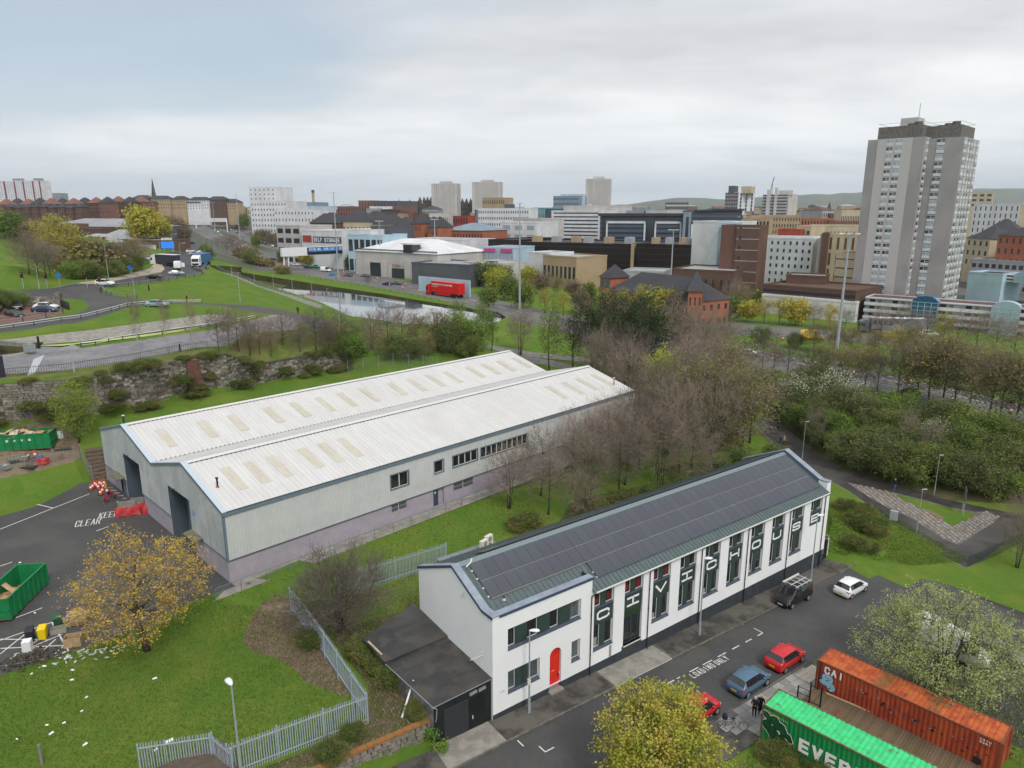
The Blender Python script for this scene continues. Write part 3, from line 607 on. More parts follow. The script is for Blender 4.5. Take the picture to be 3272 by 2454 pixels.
mb.obj('ridge_cap',M('ridge_cap_sheet',(0.19,0.235,0.255),rough=0.4,metal=0.2),roof)
pw,ph = 1.02,1.60; L3 = sqrt(1+SLP*SLP)
def panel_mesh():
 mb = MB(); mb.mi = 1; mb.box(0,pw,0,ph,0,0.035); mb.mi = 0; mb.poly((0.012,0.012,0.037),(pw-0.012,0.012,0.037),(pw-0.012,ph-0.012,0.037),(0.012,ph-0.012,0.037))
 me = mb.mesh('solar_panel'); me.materials.append(m_solar); me.materials.append(M('panel_edge',(0.10,0.10,0.12),rough=0.4)); return me
pme = panel_mesh()
for r,(tt,c0) in enumerate(((3.41,0),(1.965,0),(0.515,9))):
 for c in range(c0,40):
  o = link('solar_panel',pme,civ,(1.29+c*1.044,tt,rz(tt)+0.10)); o.rotation_euler = (math.atan(SLP),0,0)
for c in range(2,40):
 for tt in (6.1,):
  o = link('solar_panel',pme,civ,(1.29+c*1.044,tt,rzb(tt)+0.12)); o.rotation_euler = (-math.atan(BSL),0,0)
ml = MB()
for t in (3.40,1.955): ml.hexa([(1.3 if t > 1.96 else 1.3,t-.02,rz(t)+.09),(43.0,t-.02,rz(t)+.09),(43.0,t+.02,rz(t)+.09),(1.3,t+.02,rz(t)+.09),(1.3,t-.02,rz(t)+.128),(43.0,t-.02,rz(t)+.128),(43.0,t+.02,rz(t)+.128),(1.3,t+.02,rz(t)+.128)])
ml.obj('panel_rail',M('panel_rail_metal',(0.55,0.52,0.42),rough=0.4,metal=0.3),civ)  # yellowish reflections between the panel rows, put in as pale strips
for i,t in enumerate((4.4,3.7,2.9,2.2)):
 MB().box(1.12,1.27,t-.06,t+.06,rz(t)+.02,rz(t)+.10).obj('clamp',m_wframe,civ)
MB().bar((0.9,4.75,rz(4.75)+.16),(1.5,5.0,rz(5.0)+.14),.1,.06).obj('clamp',m_wframe,civ); MB().bar((1.45,4.95,rz(4.95)+.14),(1.75,5.25,rz(5.25)+.14),.1,.06).obj('clamp',m_wframe,civ)
MB().box(10.6,10.86,1.0,1.14,rz(1)+.04,rz(1)+.12).box(10.6,10.86,0.55,0.69,rz(.55)+.04,rz(.55)+.12).obj('clamp',m_wframe,civ)
v = MB(); v.cyl((2.2,1.62,rz(1.62)),(2.2,1.62,rz(1.62)+.16),.14,.10,12); v.mi = 1; v.cyl((2.2,1.62,rz(1.62)+.16),(2.2,1.62,rz(1.62)+.30),.07,.07,10)
v.obj('roof_vent',[m_wframe,m_black],civ)
def coping(name,pts,w,th,side):
 mb = MB()
 for (a,b) in zip(pts,pts[1:]):
  a = Vector(a); b = Vector(b); sd_ = Vector(side)*w; up = Vector((0,0,th))
  mb.mi = 0; mb.hexa([a,b,b+sd_,a+sd_,a+up,b+up,b+sd_+up,a+sd_+up])
  mb.mi = 1; e = -Vector(side)*0.03; lo = Vector((0,0,-0.16))
  mb.hexa([a+e+lo,b+e+lo,b+e*-0.1+lo,a+e*-0.1+lo,a+e+up*.7,b+e+up*.7,b+up*.7-e*0.1,a+up*.7-e*0.1])
 return mb.obj(name,[m_cope,m_copeedge],civ)
coping('gable_coping',[(-0.05,-0.08,8.52),(-0.05,1.28,8.52),(-0.05,TR,10.30),(-0.05,TB+0.1,7.90)],0.62,0.07,(1,0,0))
coping('parapet_coping',[(0.58,-0.08,8.522),(9.68,-0.08,8.522)],0.62,0.07,(0,1,0))
coping('gable_coping',[(SL+0.06,-0.06,8.40),(SL+0.06,0.9,8.40),(SL+0.06,TR,10.56),(SL+0.06,TB+0.1,7.95)],0.74,0.07,(-1,0,0))
gw = MB(); gw.poly((43.58,0.9,rz(.9)-.1),(43.58,TR,ZR-.1),(43.58,TR,10.56),(43.58,0.9,8.40)); gw.poly((43.58,TB,7.4),(43.58,TB,7.95),(43.58,TR,10.56),(43.58,TR,ZR-.1))
gw.obj('gable_upstand',M('gable_upstand_sheet',(0.10,0.12,0.17),rough=0.6),civ)
pu = MB(); pu.poly((0.58,0.55,rz(.55)-.1),(9.63,0.55,rz(.55)-.1),(9.63,0.55,8.52),(0.58,0.55,8.52)); pu.obj('parapet_upstand',m_cope,civ)
MB().box(9.63,9.68,0.5,1.3,7.6,8.5).obj('parapet_return',m_copeedge,civ)
gt = MB(); gt.mi = 0; gt.box(9.72,43.6,-0.47,-0.36,ZE-.10,ZE-.01); gt.mi = 1; gt.box(9.72,43.6,-0.36,-0.30,ZE-.05,ZE-.005); gt.mi = 0; gt.box(9.72,43.6,-0.34,-0.04,ZE-.16,ZE-.12)
gt.obj('gutter',[m_wframe,m_black],civ)
for s in (9.55,16.25,23.08,29.97,36.95,43.46):
 mb = MB(); zb = street_z(s)+0.1
 mb.tube([(s+.25,-.42,ZE-.08),(s+.22,-.40,ZE-.22),(s,-.10,ZE-.42),(s,-.08,ZE-.6),(s,-.08,zb+.15),(s,-.16,zb)],.045,6)
 for z in (1.6,3.4,5.2): mb.cyl((s,-.08,z),(s,-.08,z+.07),.06,None,6)
 mb.obj('downpipe',m_black,civ)
def window(s0,s1,z0,z1,y=0.24,glass=None,parent=civ):
 mb = MB(); mb.poly((s0,y,z0),(s1,y,z0),(s1,y,z1),(s0,y,z1)); w = mb.obj('window',glass or m_glass,parent)
 fr = MB(); e = .05; yy = y-.035
 for a,b,c,d in ((s0,s1,z0,z0+e),(s0,s1,z1-e,z1),(s0,s0+e,z0+e,z1-e),(s1-e,s1,z0+e,z1-e)): fr.box(a,b,yy,y-.002,c,d)
 fr.obj('window_frame',m_wframe,w); return w
for k,s in enumerate(bays):
 mb = MB(); mb.mi = 0
 zpan = (4.0,5.52)
 mb.box(s+.003,s+BW-.003,0.10,0.33,zpan[0],zpan[1]); mb.obj('letter_panel',m_green,civ)
 lowz = 0.82 if k == 1 else 1.75
 mb = MB(); mb.box(s+.80,s+1.36,0.12,0.33,5.52,7.2); mb.obj('mullion',m_green,civ)
 window(s+.01,s+.80,5.66,7.2); window(s+1.36,s+BW-.01,5.66,7.2)
 sl_ = MB(); sl_.hexa([(s+.01,0.02,5.52),(s+BW-.01,0.02,5.52),(s+BW-.01,.3,5.52),(s+.01,.3,5.52),(s+.01,0.02,5.545),(s+BW-.01,0.02,5.545),(s+BW-.01,.3,5.67),(s+.01,.3,5.67)]); sl_.obj('sill',m_sill,civ)
 if k in (0,1,2):
  MB().box(s+.2,s+.62,0.232,0.236,5.85,6.25+.12*(k % 2)).obj('red_chair',m_redin,civ); MB().box(s+1.6,s+1.9,0.232,0.236,5.8,6.5).obj('red_chair',m_redin,civ)
 if k == 9: pass
 elif k == 1:
  MB().box(s+.003,s+BW-.003,0.16,0.33,3.35,4.0).obj('transom_panel',M('door_transom',(0.025,0.05,0.022),rough=0.4),civ)
  for a,b in ((s+.02,s+1.10),(s+1.10,s+BW-.02)):
   d = MB(); d.poly((a,.26,.84),(b,.26,.84),(b,.26,3.35),(a,.26,3.35)); dd = d.obj('glass_door',m_glass,civ)
   f = MB();
   for q in ((a,a+.07,.84,3.35),(b-.07,b,.84,3.35),(a+.07,b-.07,.84,.94),(a+.07,b-.07,3.28,3.35)): f.box(q[0],q[1],.21,.258,q[2],q[3])
   f.obj('door_frame',m_green,dd)
  MB().box(s+.05,s+BW+.02,-.06,.3,.74,.82).obj('threshold',m_wframe,civ)
 else:
  mb = MB(); mb.box(s+.80,s+1.36,0.12,0.33,1.9,4.0); mb.obj('mullion',m_green,civ)
  window(s+.01,s+.80,1.95,4.0); window(s+1.36,s+BW-.01,1.95,4.0)
  sl_ = MB(); sl_.hexa([(s-.02,-.03,1.70),(s+BW+.02,-.03,1.70),(s+BW-.01,.3,1.76),(s+.01,.3,1.76),(s-.02,-.03,1.76),(s+BW+.02,-.03,1.76),(s+BW-.01,.3,1.93),(s+.01,.3,1.93)]); sl_.obj('sill',m_sill,civ)
  MB().box(s+.15,s+.6,.236,.239,2.0,2.5+.3*(k % 3 == 0)).obj('blind',M('pale_interior',(0.28,0.27,0.25),rough=0.9),civ) if k % 2 == 0 else None
 ch = 'C|V|CHOUSE'[k]
 tm = MB(); text_mesh(tm,ch,1.42,0.86,0.185,1,(s+.40,0.098,4.33),(1,0,0),(0,0,1),0.012); tm.obj('letter',m_letter,civ)
def strip(s0,s1,z0,z1,cells):
 for kind,a,b in cells:
  if kind == 'p': MB().box(a,b,0.13,0.33,z0+.18,z1-.002).obj('window_panel',m_green,civ)
  else: window(a,b,z0+.18,z1,0.26,m_glassl if kind == 'l' else m_glass)
 q = MB(); q.hexa([(s0-.02,-.03,z0-.04),(s1+.02,-.03,z0-.04),(s1-.01,.33,z0+.02),(s0+.01,.33,z0+.02),(s0-.02,-.03,z0+.02),(s1+.02,-.03,z0+.02),(s1-.01,.33,z0+.18),(s0+.01,.33,z0+.18)]); q.obj('sill',m_sill,civ)
strip(1.36,8.48,5.35,7.1,[('w',1.37,2.12),('p',2.12,3.21),('w',3.21,4.22),('p',4.22,5.41),('w',5.41,6.26),('p',6.26,7.48),('l',7.48,8.47)])
strip(1.36,4.38,1.73,3.58,[('l',1.37,2.14),('p',2.14,3.25),('l',3.25,4.37)])
strip(7.57,8.49,1.73,3.58,[('l',7.58,8.48)])
d = MB(); yy = .20; arc = [(ax+ar*cos(a),zt-ar+ar*sin(a)) for a in [i*pi/16 for i in range(17)]]
d.poly((ax-ar,yy,.0),(ax+ar,yy,0.0),*[(p[0],yy,p[1]) for p in arc]);
dr = d.obj('door',m_red,civ)
lf = MB(); lf.box(ax-ar+.06,ax+ar-.14,yy-.05,yy-.003,0.12,2.95); lf.obj('door_leaf',M('red_door_leaf',(0.66,0.03,0.016),rough=0.45),dr)
MB().box(ax-ar+.06,ax+ar-.14,yy-.056,yy-.048,.13,.36).obj('kick_plate',m_steel,dr); MB().box(ax-.32,ax+.02,yy-.058,yy-.048,1.62,1.66).box(ax-.3,ax,yy-.058,yy-.048,1.70,1.735).obj('door_lettering',M('gold_lettering',(0.75,0.33,0.05),rough=.5),dr)
MB().cyl((ax+.36,yy-.09,1.0),(ax+.36,yy-.09,1.45),.018,None,6).obj('door_handle',m_black,dr)
MB().box(ax+.50,ax+.57,yy-.06,yy,1.15,1.3).obj('key_pad',m_wframe,dr)
MB().box(5.3,6.6,-.3,.2,-.15,.06).obj('door_step',m_conc,civ)
for t0,z0 in ((0.75,4.55),(0.95,4.5)): MB().cyl((t0,-.02,2.3+0*z0),(t0,-.14,2.27),.055,.05,8).obj('wall_light',m_wframe,civ)
mb = MB(); mb.box(-.05,-.0,3.55,3.7,8.55,9.0).box(-.06,0,3.7,3.95,8.45,8.6).bar((-.03,3.6,8.9),(-.03,3.95,8.5),.03,.03).obj('wall_emblem',m_wframe,civ)
mb = MB(); mb.bar((-.02,1.2,4.9),(-.9,1.6,4.6),.04,.04).bar((-.02,1.2,5.2),(-.9,1.6,4.6),.02,.02).obj('wall_bracket',m_wframe,civ)
MB().box(11.75,11.95,-.06,.0,.55,1.6).obj('meter_box',m_steel,civ)
ex = thing('rear_extension','low flat roofed grey extension behind the white building','extension',tuple(CO+CU*0+CV*0),CYAW)
MB().box(3.6,9.6,10.75,13.7,0.2,6.1).obj('wall',M('extension_render',(0.13,0.14,0.155),rough=0.8),ex)
MB().box(3.5,9.7,10.7,13.8,6.1,6.22).obj('roof',M('grey_roof_felt',(0.20,0.22,0.25),(0.16,0.18,0.2),scale=1,rough=0.8),ex)
for i,(s,t) in enumerate(((7.6,12.2),(8.5,12.75))):
 p = CO+CU*s+CV*t
 ac = thing('condenser_unit',('cream air conditioning condenser on the rear roof, nearer the palisade fence','cream air conditioning condenser on the rear roof, farther from the palisade fence')[i],'air conditioner',(p.x,p.y,6.22),CYAW+0.25,'roof condensers')
 MB().box(-.42,.42,-.18,.18,.06,1.25).obj('casing',M('cream_casing',(0.62,0.58,0.50),rough=.6),ac)
 for z in (.38,.93): MB().cyl((0,-.182,z),(0,-.19,z),.24,None,14).obj('fan_grille',M('fan_dark',(0.25,0.235,0.21),rough=.7),ac)
 MB().box(-.36,-.28,-.2,.2,0,.06).box(.28,.36,-.2,.2,0,.06).obj('foot',m_steel,ac)
# --- black garage
m_blk = M('black_painted_wall',(0.012,0.014,0.017),(0.022,0.022,0.024),scale=2.5,rough=0.65,c3=(0.05,0.048,0.045),s3=0.7,lo3=.62,hi3=.75)
m_felt = M('black_roof_felt',(0.030,0.029,0.030),(0.050,0.047,0.044),scale=0.9,rough=0.5,spec=0.45,bump=0.3,bscale=8,c3=(0.065,0.058,0.05),s3=0.5,st=(0.5,1.6,1))
gar = thing('garage','black single storey garage with felt roof against the white gable','garage',tuple(CO),CYAW)
gm = MB(); sx0,sx1 = -4.85,-0.02
gm.poly((sx0,.2,-.5),(sx1,.2,-.5),(sx1,.2,3.42),(sx0,.2,3.42)); gm.poly((sx1,.2,-.5),(sx1,11.6,-.5),(sx1,11.6,3.6),(sx1,.2,3.6))
gm.obj('front_wall',m_blk,gar)
MB().poly((-5.5,11.7,-.5),(-4.83,.22,-.5),(-4.83,.22,3.4),(-5.3,6.2,3.45),(-5.5,11.7,3.7)).obj('side_wall',M('stained_render',(0.25,0.24,0.235),(0.12,0.115,0.11),scale=1.4,rough=0.9),gar)
r1 = MB(); r1.hexa([(-4.95,.05,3.40),(-.01,.05,3.52),(-.01,6.35,3.58),(-5.45,6.35,3.46),(-4.95,.05,3.50),(-.01,.05,3.62),(-.01,6.35,3.68),(-5.45,6.35,3.56)]); r1.obj('roof',m_felt,gar)
r2 = MB(); r2.hexa([(-5.5,6.2,3.5),(-.01,6.2,3.6),(-.01,11.7,3.9),(-5.7,9.6,3.8),(-5.5,6.2,3.75),(-.01,6.2,3.86),(-.01,11.7,4.1),(-5.7,9.6,4.0)]); r2.obj('roof',m_felt,gar)
tr = MB(); tr.tube([(-4.98,.06,3.51),(-5.46,6.3,3.58)],.035,6).tube([(-4.95,.03,3.45),(-4.7,-.02,3.3),(-4.75,-.02,2.6),(-4.75,.1,2.2)],.04,6); tr.obj('gutter',m_steel,gar)
MB().bar((-5.0,.03,3.47),(-.02,.03,3.60),.03,.06).obj('roof_edge',m_steel,gar)
sh = MB()
for i in range(26): z = 0.02+i*.105; sh.hexa([(-4.05,.15,z),(-2.02,.15,z),(-2.02,.19,z),(-4.05,.19,z),(-4.05,.12,z+.05),(-2.02,.12,z+.05),(-2.02,.19,z+.104),(-4.05,.19,z+.104)])
sh.obj('roller_shutter',M('black_shutter',(0.016,0.018,0.021),rough=.45),gar)
gd = MB().box(-1.98,-.72,.14,.19,-.05,2.62).obj('door',M('black_door',(0.012,0.013,0.015),rough=.5),gar)
MB().box(-1.72,-1.66,.09,.14,.98,1.25).obj('door_handle',m_wframe,gd)
for s in (-1.62,-.85): MB().hexa([(s-.3,.05,2.98),(s+.3,.05,3.05),(s+.3,.19,3.05),(s-.3,.19,2.98),(s-.3,.08,3.14),(s+.3,.08,3.21),(s+.3,.19,3.21),(s-.3,.19,3.14)]).obj('flood_light',m_steel,gar)
pk = MB(); pk.bar((-5.55,8.9,4.1),(-5.35,7.0,3.9),.16,.06); pl_ = pk.obj('timber_plank',M('weathered_timber',(0.42,0.38,0.28),(0.32,0.28,0.2),scale=3,rough=.9)); pl_.location = tuple(CO); pl_.rotation_euler = (0,0,CYAW); pl_['label'] = 'weathered timber plank lying on the edge of the black garage roof'; pl_['category'] = 'plank'
pk = MB(); q = CO+CU*-5.3+CV*2.9; pk.bar((q.x-.35,q.y-1.2,hgt(q.x,q.y)-.05),(q.x+.25,q.y+.75,3.55),.12,.06); pk.obj('white_board',M('white_board_paint',(0.72,0.72,0.74),rough=.7),label='white board leaning against the side of the black garage',cat='board')
# --- warehouse
m_roofw = M('white_roof_sheet',(0.60,0.595,0.59),(0.555,0.55,0.545),scale=0.5,rough=0.5,spec=0.3,st=(2.5,0.3,1),c3=(0.52,0.51,0.495),s3=0.12,lo3=.4,hi3=.9)
m_clad = M('pale_grey_cladding',(0.54,0.545,0.545),(0.50,0.505,0.51),scale=0.6,rough=0.6,spec=0.3)
m_clad2 = M('grey_gable_cladding',(0.40,0.425,0.44),(0.35,0.375,0.395),scale=0.6,rough=0.65,st=(1,3,0.25),c3=(0.45,0.47,0.48),s3=0.35)  # gable shade put into the colour: darker, bluer than the side sheet
m_mauve = M('mauve_base_wall',(0.37,0.335,0.39),(0.33,0.30,0.35),scale=0.8,rough=0.9)
m_trim = M('blue_grey_trim',(0.145,0.205,0.255),(0.125,0.18,0.225),scale=1,rough=0.5)
m_trimd = M('dark_gutter',(0.055,0.055,0.065),rough=0.6)
m_blued = M('blue_grey_door',(0.14,0.19,0.245),(0.12,0.165,0.215),scale=0.8,rough=0.55)
m_blued2 = M('dark_door_reveal',(0.075,0.10,0.125),rough=0.6)
m_sky = M('beige_rooflight',(0.55,0.52,0.45),(0.50,0.47,0.40),scale=0.9,rough=0.5,st=(3,.5,1))
wh = thing('warehouse','long twin gabled warehouse with white ribbed roof and rooflights','warehouse',(WO.x,WO.y,0),WYAW)
WL,Bh,ZEv,ZRd,ZVl,ZCl = 63.3,8.98,10.0,12.47,10.13,5.25
SW = [(18.3,20.64,6.97,8.57),(24.38,25.66,7.17,8.58),(27.16,31.0,7.2,8.55),(31.6,39.8,7.2,8.5)]
LW = [(18.33,20.36,4.18,5.2),(24.15,25.74,3.02,5.15),(27.25,30.37,4.1,5.18)]
b = MB(); b.wall((0,0.06),(WL,0.06),1.6,ZCl,LW,0.3); b.wall((WL,0),(WL,36),1.6,ZCl,[]);
GH = [(36-27.8,36-22.2,1.6,8.85),(36-13.6,36-7.95,1.6,8.85)]
b.wall((0.06,35.92),(0.06,0),1.6,5.35,[(GH[0][0]-.08,GH[0][1]-.08,1.6,5.35),(GH[1][0]-.08,GH[1][1]-.08,1.6,5.35),(35.92-30.3,35.92-28.4,1.6,5.06)])
b.wall((0,36),(WL,36),1.6,9.8,[]); b.obj('base_wall',m_mauve,wh)
def cladding(name,x0,x1,y,zf0,zf1,holes,mat,flip=1,pitch=0.30,dep=0.035):
 """vertical ribbed sheet along local x at y; zf1(x) top"""
 mb = MB(); x = x0
 cuts = []
 while x < x1-1e-6:
  for a,b_,d in ((0,.36,0),(.36,.46,.5),(.46,.90,1),(.90,1.0,.5)): pass
  cuts += [x,x+.55*pitch,x+.62*pitch,x+.93*pitch]; x += pitch
 cuts = [c for c in cuts if c < x1]+[x1]
 def yo(c):
  f = ((c-x0)/pitch) % 1.0
  return y-flip*(dep if (0.0 <= f < 0.56) else 0.0)
 for a,c in zip(cuts,cuts[1:]):
  ya,yc = yo(a+1e-5),yo(c+1e-5)
  segs = [(zf0,None)]; lo = zf0; spans = []
  hs = sorted([h for h in holes if h[0] < (a+c)/2 < h[1]],key=lambda h: h[2])
  for h in hs: spans.append((lo,h[2],False)); lo = h[3]
  spans.append((lo,None,True))
  for p,q,top in spans:
   q0,q1 = (zf1(a),zf1(c)) if top else (q,q)
   if min(q0,q1) <= p: continue
   mb.poly((a,ya,p),(c,yc,p),(c,yc,q1),(a,ya,q0))
 return mb
cladding('side_cladding',0.12,WL,0.0,ZCl,lambda x: 9.72,SW,m_clad).obj('side_cladding',m_clad,wh)
def gz(t):
 t = 36-t if False else t
 k = t % (2*Bh); return ZEv-.05+(ZRd-ZEv)*(1-abs(k-Bh)/Bh)
g = cladding('gable_cladding',0.0,35.92,0.0,5.38,lambda x: gz(x),[(22.2,27.8,1,8.85),(7.95,13.6,1,8.85)],m_clad2,flip=-1,pitch=0.34,dep=0.025)
g.v = [(-0.0-yy,xx,zz) for xx,yy,zz in g.v]; g.f = [tuple(reversed(f)) for f in g.f]
g.obj('gable_cladding',m_clad2,wh)
g2 = MB(); g2.poly((WL,0,5.2),(WL,36,5.2),(WL,36,ZEv),(WL,3*Bh,ZRd),(WL,2*Bh,ZVl),(WL,Bh,ZRd),(WL,0,ZEv)); g2.obj('gable_cladding',m_clad,wh)
def slope(t0,z0,t1,z1):
 mb = MB(); pitch = 0.5; x = 0.25; L = sqrt((t1-t0)**2+(z1-z0)**2)
 xs = []
 while x < WL-.1: xs += [(x,0),(x+.40,0),(x+.425,.05),(x+.475,.05)]; x += pitch
 xs.append((min(x,WL-.02),0))
 for (a,ha),(c,hc) in zip(xs,xs[1:]):
  mb.poly((a,t0,z0+ha),(c,t0,z0+hc),(c,t1,z1+hc),(a,t1,z1+ha)) if t1 > t0 else mb.poly((a,t1,z1+ha),(c,t1,z1+hc),(c,t0,z0+hc),(a,t0,z0+ha))
 return mb.obj('roof_slope',m_roofw,wh)
slope(-0.12,ZEv+.03,Bh,ZRd); slope(2*Bh,ZVl,Bh,ZRd); slope(2*Bh,ZVl,3*Bh,ZRd); slope(36.1,ZEv,3*Bh,ZRd)
for t in (Bh,3*Bh):
 mb = MB(); mb.poly((0,t-.42,ZRd-.03),(WL,t-.42,ZRd-.03),(WL,t,ZRd+.10),(0,t,ZRd+.10)); mb.poly((0,t,ZRd+.10),(WL,t,ZRd+.10),(WL,t+.42,ZRd-.03),(0,t+.42,ZRd-.03)); mb.obj('ridge_cap',M('ridge_white',(0.60,0.60,0.60),rough=.5),wh)
 mb = MB(); x = .6
 while x < WL-.5: mb.box(x,x+.34,t-.50,t-.43,ZRd-.115,ZRd-.055); x += .5
 mb.obj('ridge_filler',m_trimd,wh,kind='stuff')
mb = MB(); mb.box(0.3,WL,2*Bh-.14,2*Bh+.14,ZVl-.02,ZVl+.03); mb.obj('valley_gutter',M('valley_grey',(0.16,0.165,0.18),(0.28,0.27,0.25),scale=.8,rough=.7),wh)
mb = MB(); x = .5
while x < WL-.5: mb.box(x,x+.22,2*Bh+.15,2*Bh+.21,ZVl+.04,ZVl+.075); x += .5
mb.obj('valley_filler',m_trimd,wh,kind='stuff')
def zslope(t): return ZEv+.03+(ZRd-ZEv-.03)*t/Bh
for s in (2.65,5.0,7.41,10.96,13.38,15.73,49.97,53.57,56.91,60.61):
 mb = MB(); mb.hexa([(s,2.4,zslope(2.4)+.03),(s+1.02,2.4,zslope(2.4)+.03),(s+1.02,6.42,zslope(6.42)+.03),(s,6.42,zslope(6.42)+.03),(s,2.4,zslope(2.4)+.075),(s+1.02,2.4,zslope(2.4)+.075),(s+1.02,6.42,zslope(6.42)+.075),(s,6.42,zslope(6.42)+.075)])
 for q in (.25,.5,.75): mb.bar((s+q,2.41,zslope(2.41)+.085),(s+q,6.4,zslope(6.4)+.085),.05,.03)
 mb.bar((s+.02,4.4,zslope(4.4)+.08),(s+1.0,4.4,zslope(4.4)+.08),.07,.02); mb.obj('rooflight',m_sky,wh)
def zs2(t): return ZVl+(ZRd-ZVl)*(t-2*Bh)/Bh
for s in (2.73,7.47,11.1,15.87,19.5,23.19,26.64,30.33,35.04,38.63,42.28,45.73,50.49,53.9,57.43,61.03):
 mb = MB(); mb.hexa([(s,20.2,zs2(20.2)+.03),(s+1.0,20.2,zs2(20.2)+.03),(s+1.0,24.25,zs2(24.25)+.03),(s,24.25,zs2(24.25)+.03),(s,20.2,zs2(20.2)+.075),(s+1.0,20.2,zs2(20.2)+.075),(s+1.0,24.25,zs2(24.25)+.075),(s,24.25,zs2(24.25)+.075)])
 for q in (.25,.5,.75): mb.bar((s+q,20.2,zs2(20.2)+.085),(s+q,24.2,zs2(24.2)+.085),.05,.03)
 mb.bar((s+.02,22.2,zs2(22.2)+.08),(s+.98,22.2,zs2(22.2)+.08),.07,.02); mb.obj('rooflight',m_sky,wh)
mb = MB(); mb.box(-.06,WL+.04,-.20,-.06,9.70,10.0); mb.obj('eaves_fascia',m_trim,wh); MB().box(.3,WL,-.19,-.05,10.02,10.075).obj('eaves_gutter',m_trimd,wh)
prof = [(-.08,ZEv),(Bh,ZRd+.02),(2*Bh,ZVl),(3*Bh,ZRd+.02),(36.1,ZEv)]
for (ta,za),(tb,zb) in zip(prof,prof[1:]):
 mb = MB(); mb.mi = 0; mb.hexa([(-.10,ta,za-.22),(.02,ta,za-.22),(.02,tb,zb-.22),(-.10,tb,zb-.22),(-.10,ta,za+.04),(.02,ta,za+.04),(.02,tb,zb+.04),(-.10,tb,zb+.04)])
 mb.mi = 1; mb.hexa([(-.10,ta,za+.045),(.45,ta,za+.045),(.45,tb,zb+.045),(-.10,tb,zb+.045),(-.10,ta,za+.085),(.45,ta,za+.085),(.45,tb,zb+.085),(-.10,tb,zb+.085)])
 mb.obj('verge_trim',[m_trim,M('verge_pale',(0.47,0.54,0.61),rough=.5)],wh)
MB().box(-.07,.14,-.07,.14,5.2,9.72).obj('corner_trim',m_trim,wh); MB().box(.14,WL,-.05,.055,5.16,5.27).obj('drip_trim',M('drip_dark',(0.09,0.12,0.16),rough=.6),wh)
MB().box(-.04,.05,0.14,7.9,5.30,5.40).obj('drip_trim',m_trim,wh); MB().box(-.04,.05,13.65,22.15,5.30,5.40).obj('drip_trim',m_trim,wh); MB().box(-.04,.05,27.85,35.9,5.30,5.40).obj('drip_trim',m_trim,wh)
for k,(t0,t1) in enumerate(((22.2,27.8),(7.95,13.6))):
 D = 1.7
 rv = MB(); rv.poly((0,t1,2),(D,t1,2),(D,t1,8.85),(0,t1,8.85)); rv.poly((0,t0,8.85),(D,t0,8.85),(D,t0,2),(0,t0,2)); rv.poly((0,t0,8.85),(0,t1,8.85),(D,t1,8.85),(D,t0,8.85)); rv.obj('door_reveal',m_blued2,wh)
 dd = MB();
 for i in range(44): z = 2.6+i*.142; dd.poly((D-.02,t1,z),(D-.02,t0,z),(D-.05,t0,z+.07),(D-.05,t1,z+.07)); dd.poly((D-.05,t1,z+.07),(D-.05,t0,z+.07),(D-.02,t0,z+.142),(D-.02,t1,z+.142))
 dd.obj('roller_door',m_blued,wh)
 lg = MB(); tm = (t0+t1)/2+.5; lg.bar((-.02,tm+.35,9.0),(-.35,tm+.25,9.12),.06,.06).box(-.6,-.3,tm-.3,tm+.25,9.05,9.17); lg.obj('door_lamp',m_black,wh)
mb = MB(); mb.poly((.2,30.3,3),(.2,28.4,3),(.2,28.4,5.06),(.2,30.3,5.06)); pd = mb.obj('door',m_blued,wh); MB().box(.15,.19,28.55,28.62,3.9,4.05).obj('door_handle',m_steel,pd)
m_mossy = M('mossy_canopy',(0.13,0.125,0.085),(0.20,0.185,0.13),scale=2,rough=.9)
MB().hexa([(-.9,28.3,5.40),(.0,28.3,5.55),(.0,31.3,5.55),(-.9,31.3,5.40),(-.9,28.3,5.52),(.0,28.3,5.67),(.0,31.3,5.67),(-.9,31.3,5.52)]).obj('canopy',m_mossy,wh)
MB().hexa([(-.9,5.4,5.45),(.0,5.4,5.6),(.0,8.2,5.6),(-.9,8.2,5.45),(-.9,5.4,5.57),(.0,5.4,5.72),(.0,8.2,5.72),(-.9,8.2,5.57)]).obj('canopy',m_mossy,wh)
sg = MB(); sg.cyl((-.03,7.15,7.8),(-.06,7.15,7.8),.26,None,20); sn = sg.obj('round_sign',M('sign_blue',(0.05,0.22,0.55),rough=.5),wh); MB().box(-.066,-.061,7.09,7.21,7.62,7.98).obj('sign_figure',m_wframe,sn)
for k,(s0,s1,z0,z1) in enumerate(SW):
 n = (2,1,4,9)[k]; fr = MB(); e = .13
 for a,b_,c,d in ((s0-e,s1+e,z0-e,z0),(s0-e,s1+e,z1,z1+e),(s0-e,s0,z0,z1),(s1,s1+e,z0,z1)): fr.box(a,b_,-.075,-.02,c,d)
 frame = fr.obj('window_surround',m_trim,wh)
 for i in range(n):
  a = s0+(s1-s0)*i/n; c = s0+(s1-s0)*(i+1)/n
  p = MB(); p.poly((a,.12,z0),(c,.12,z0),(c,.12,z1),(a,.12,z1)); w = p.obj('window',m_glass,wh)
  f = MB();
  for q in ((a,a+.05,z0,z1),(c-.05,c,z0,z1),(a+.05,c-.05,z0,z0+.05),(a+.05,c-.05,z1-.05,z1)): f.box(q[0],q[1],.06,.118,q[2],q[3])
  f.obj('window_frame',m_wframe,w)
 MB().box(s0,s1,.125,.14,z0-.1,z1+.1).obj('window_backing',m_black,wh)
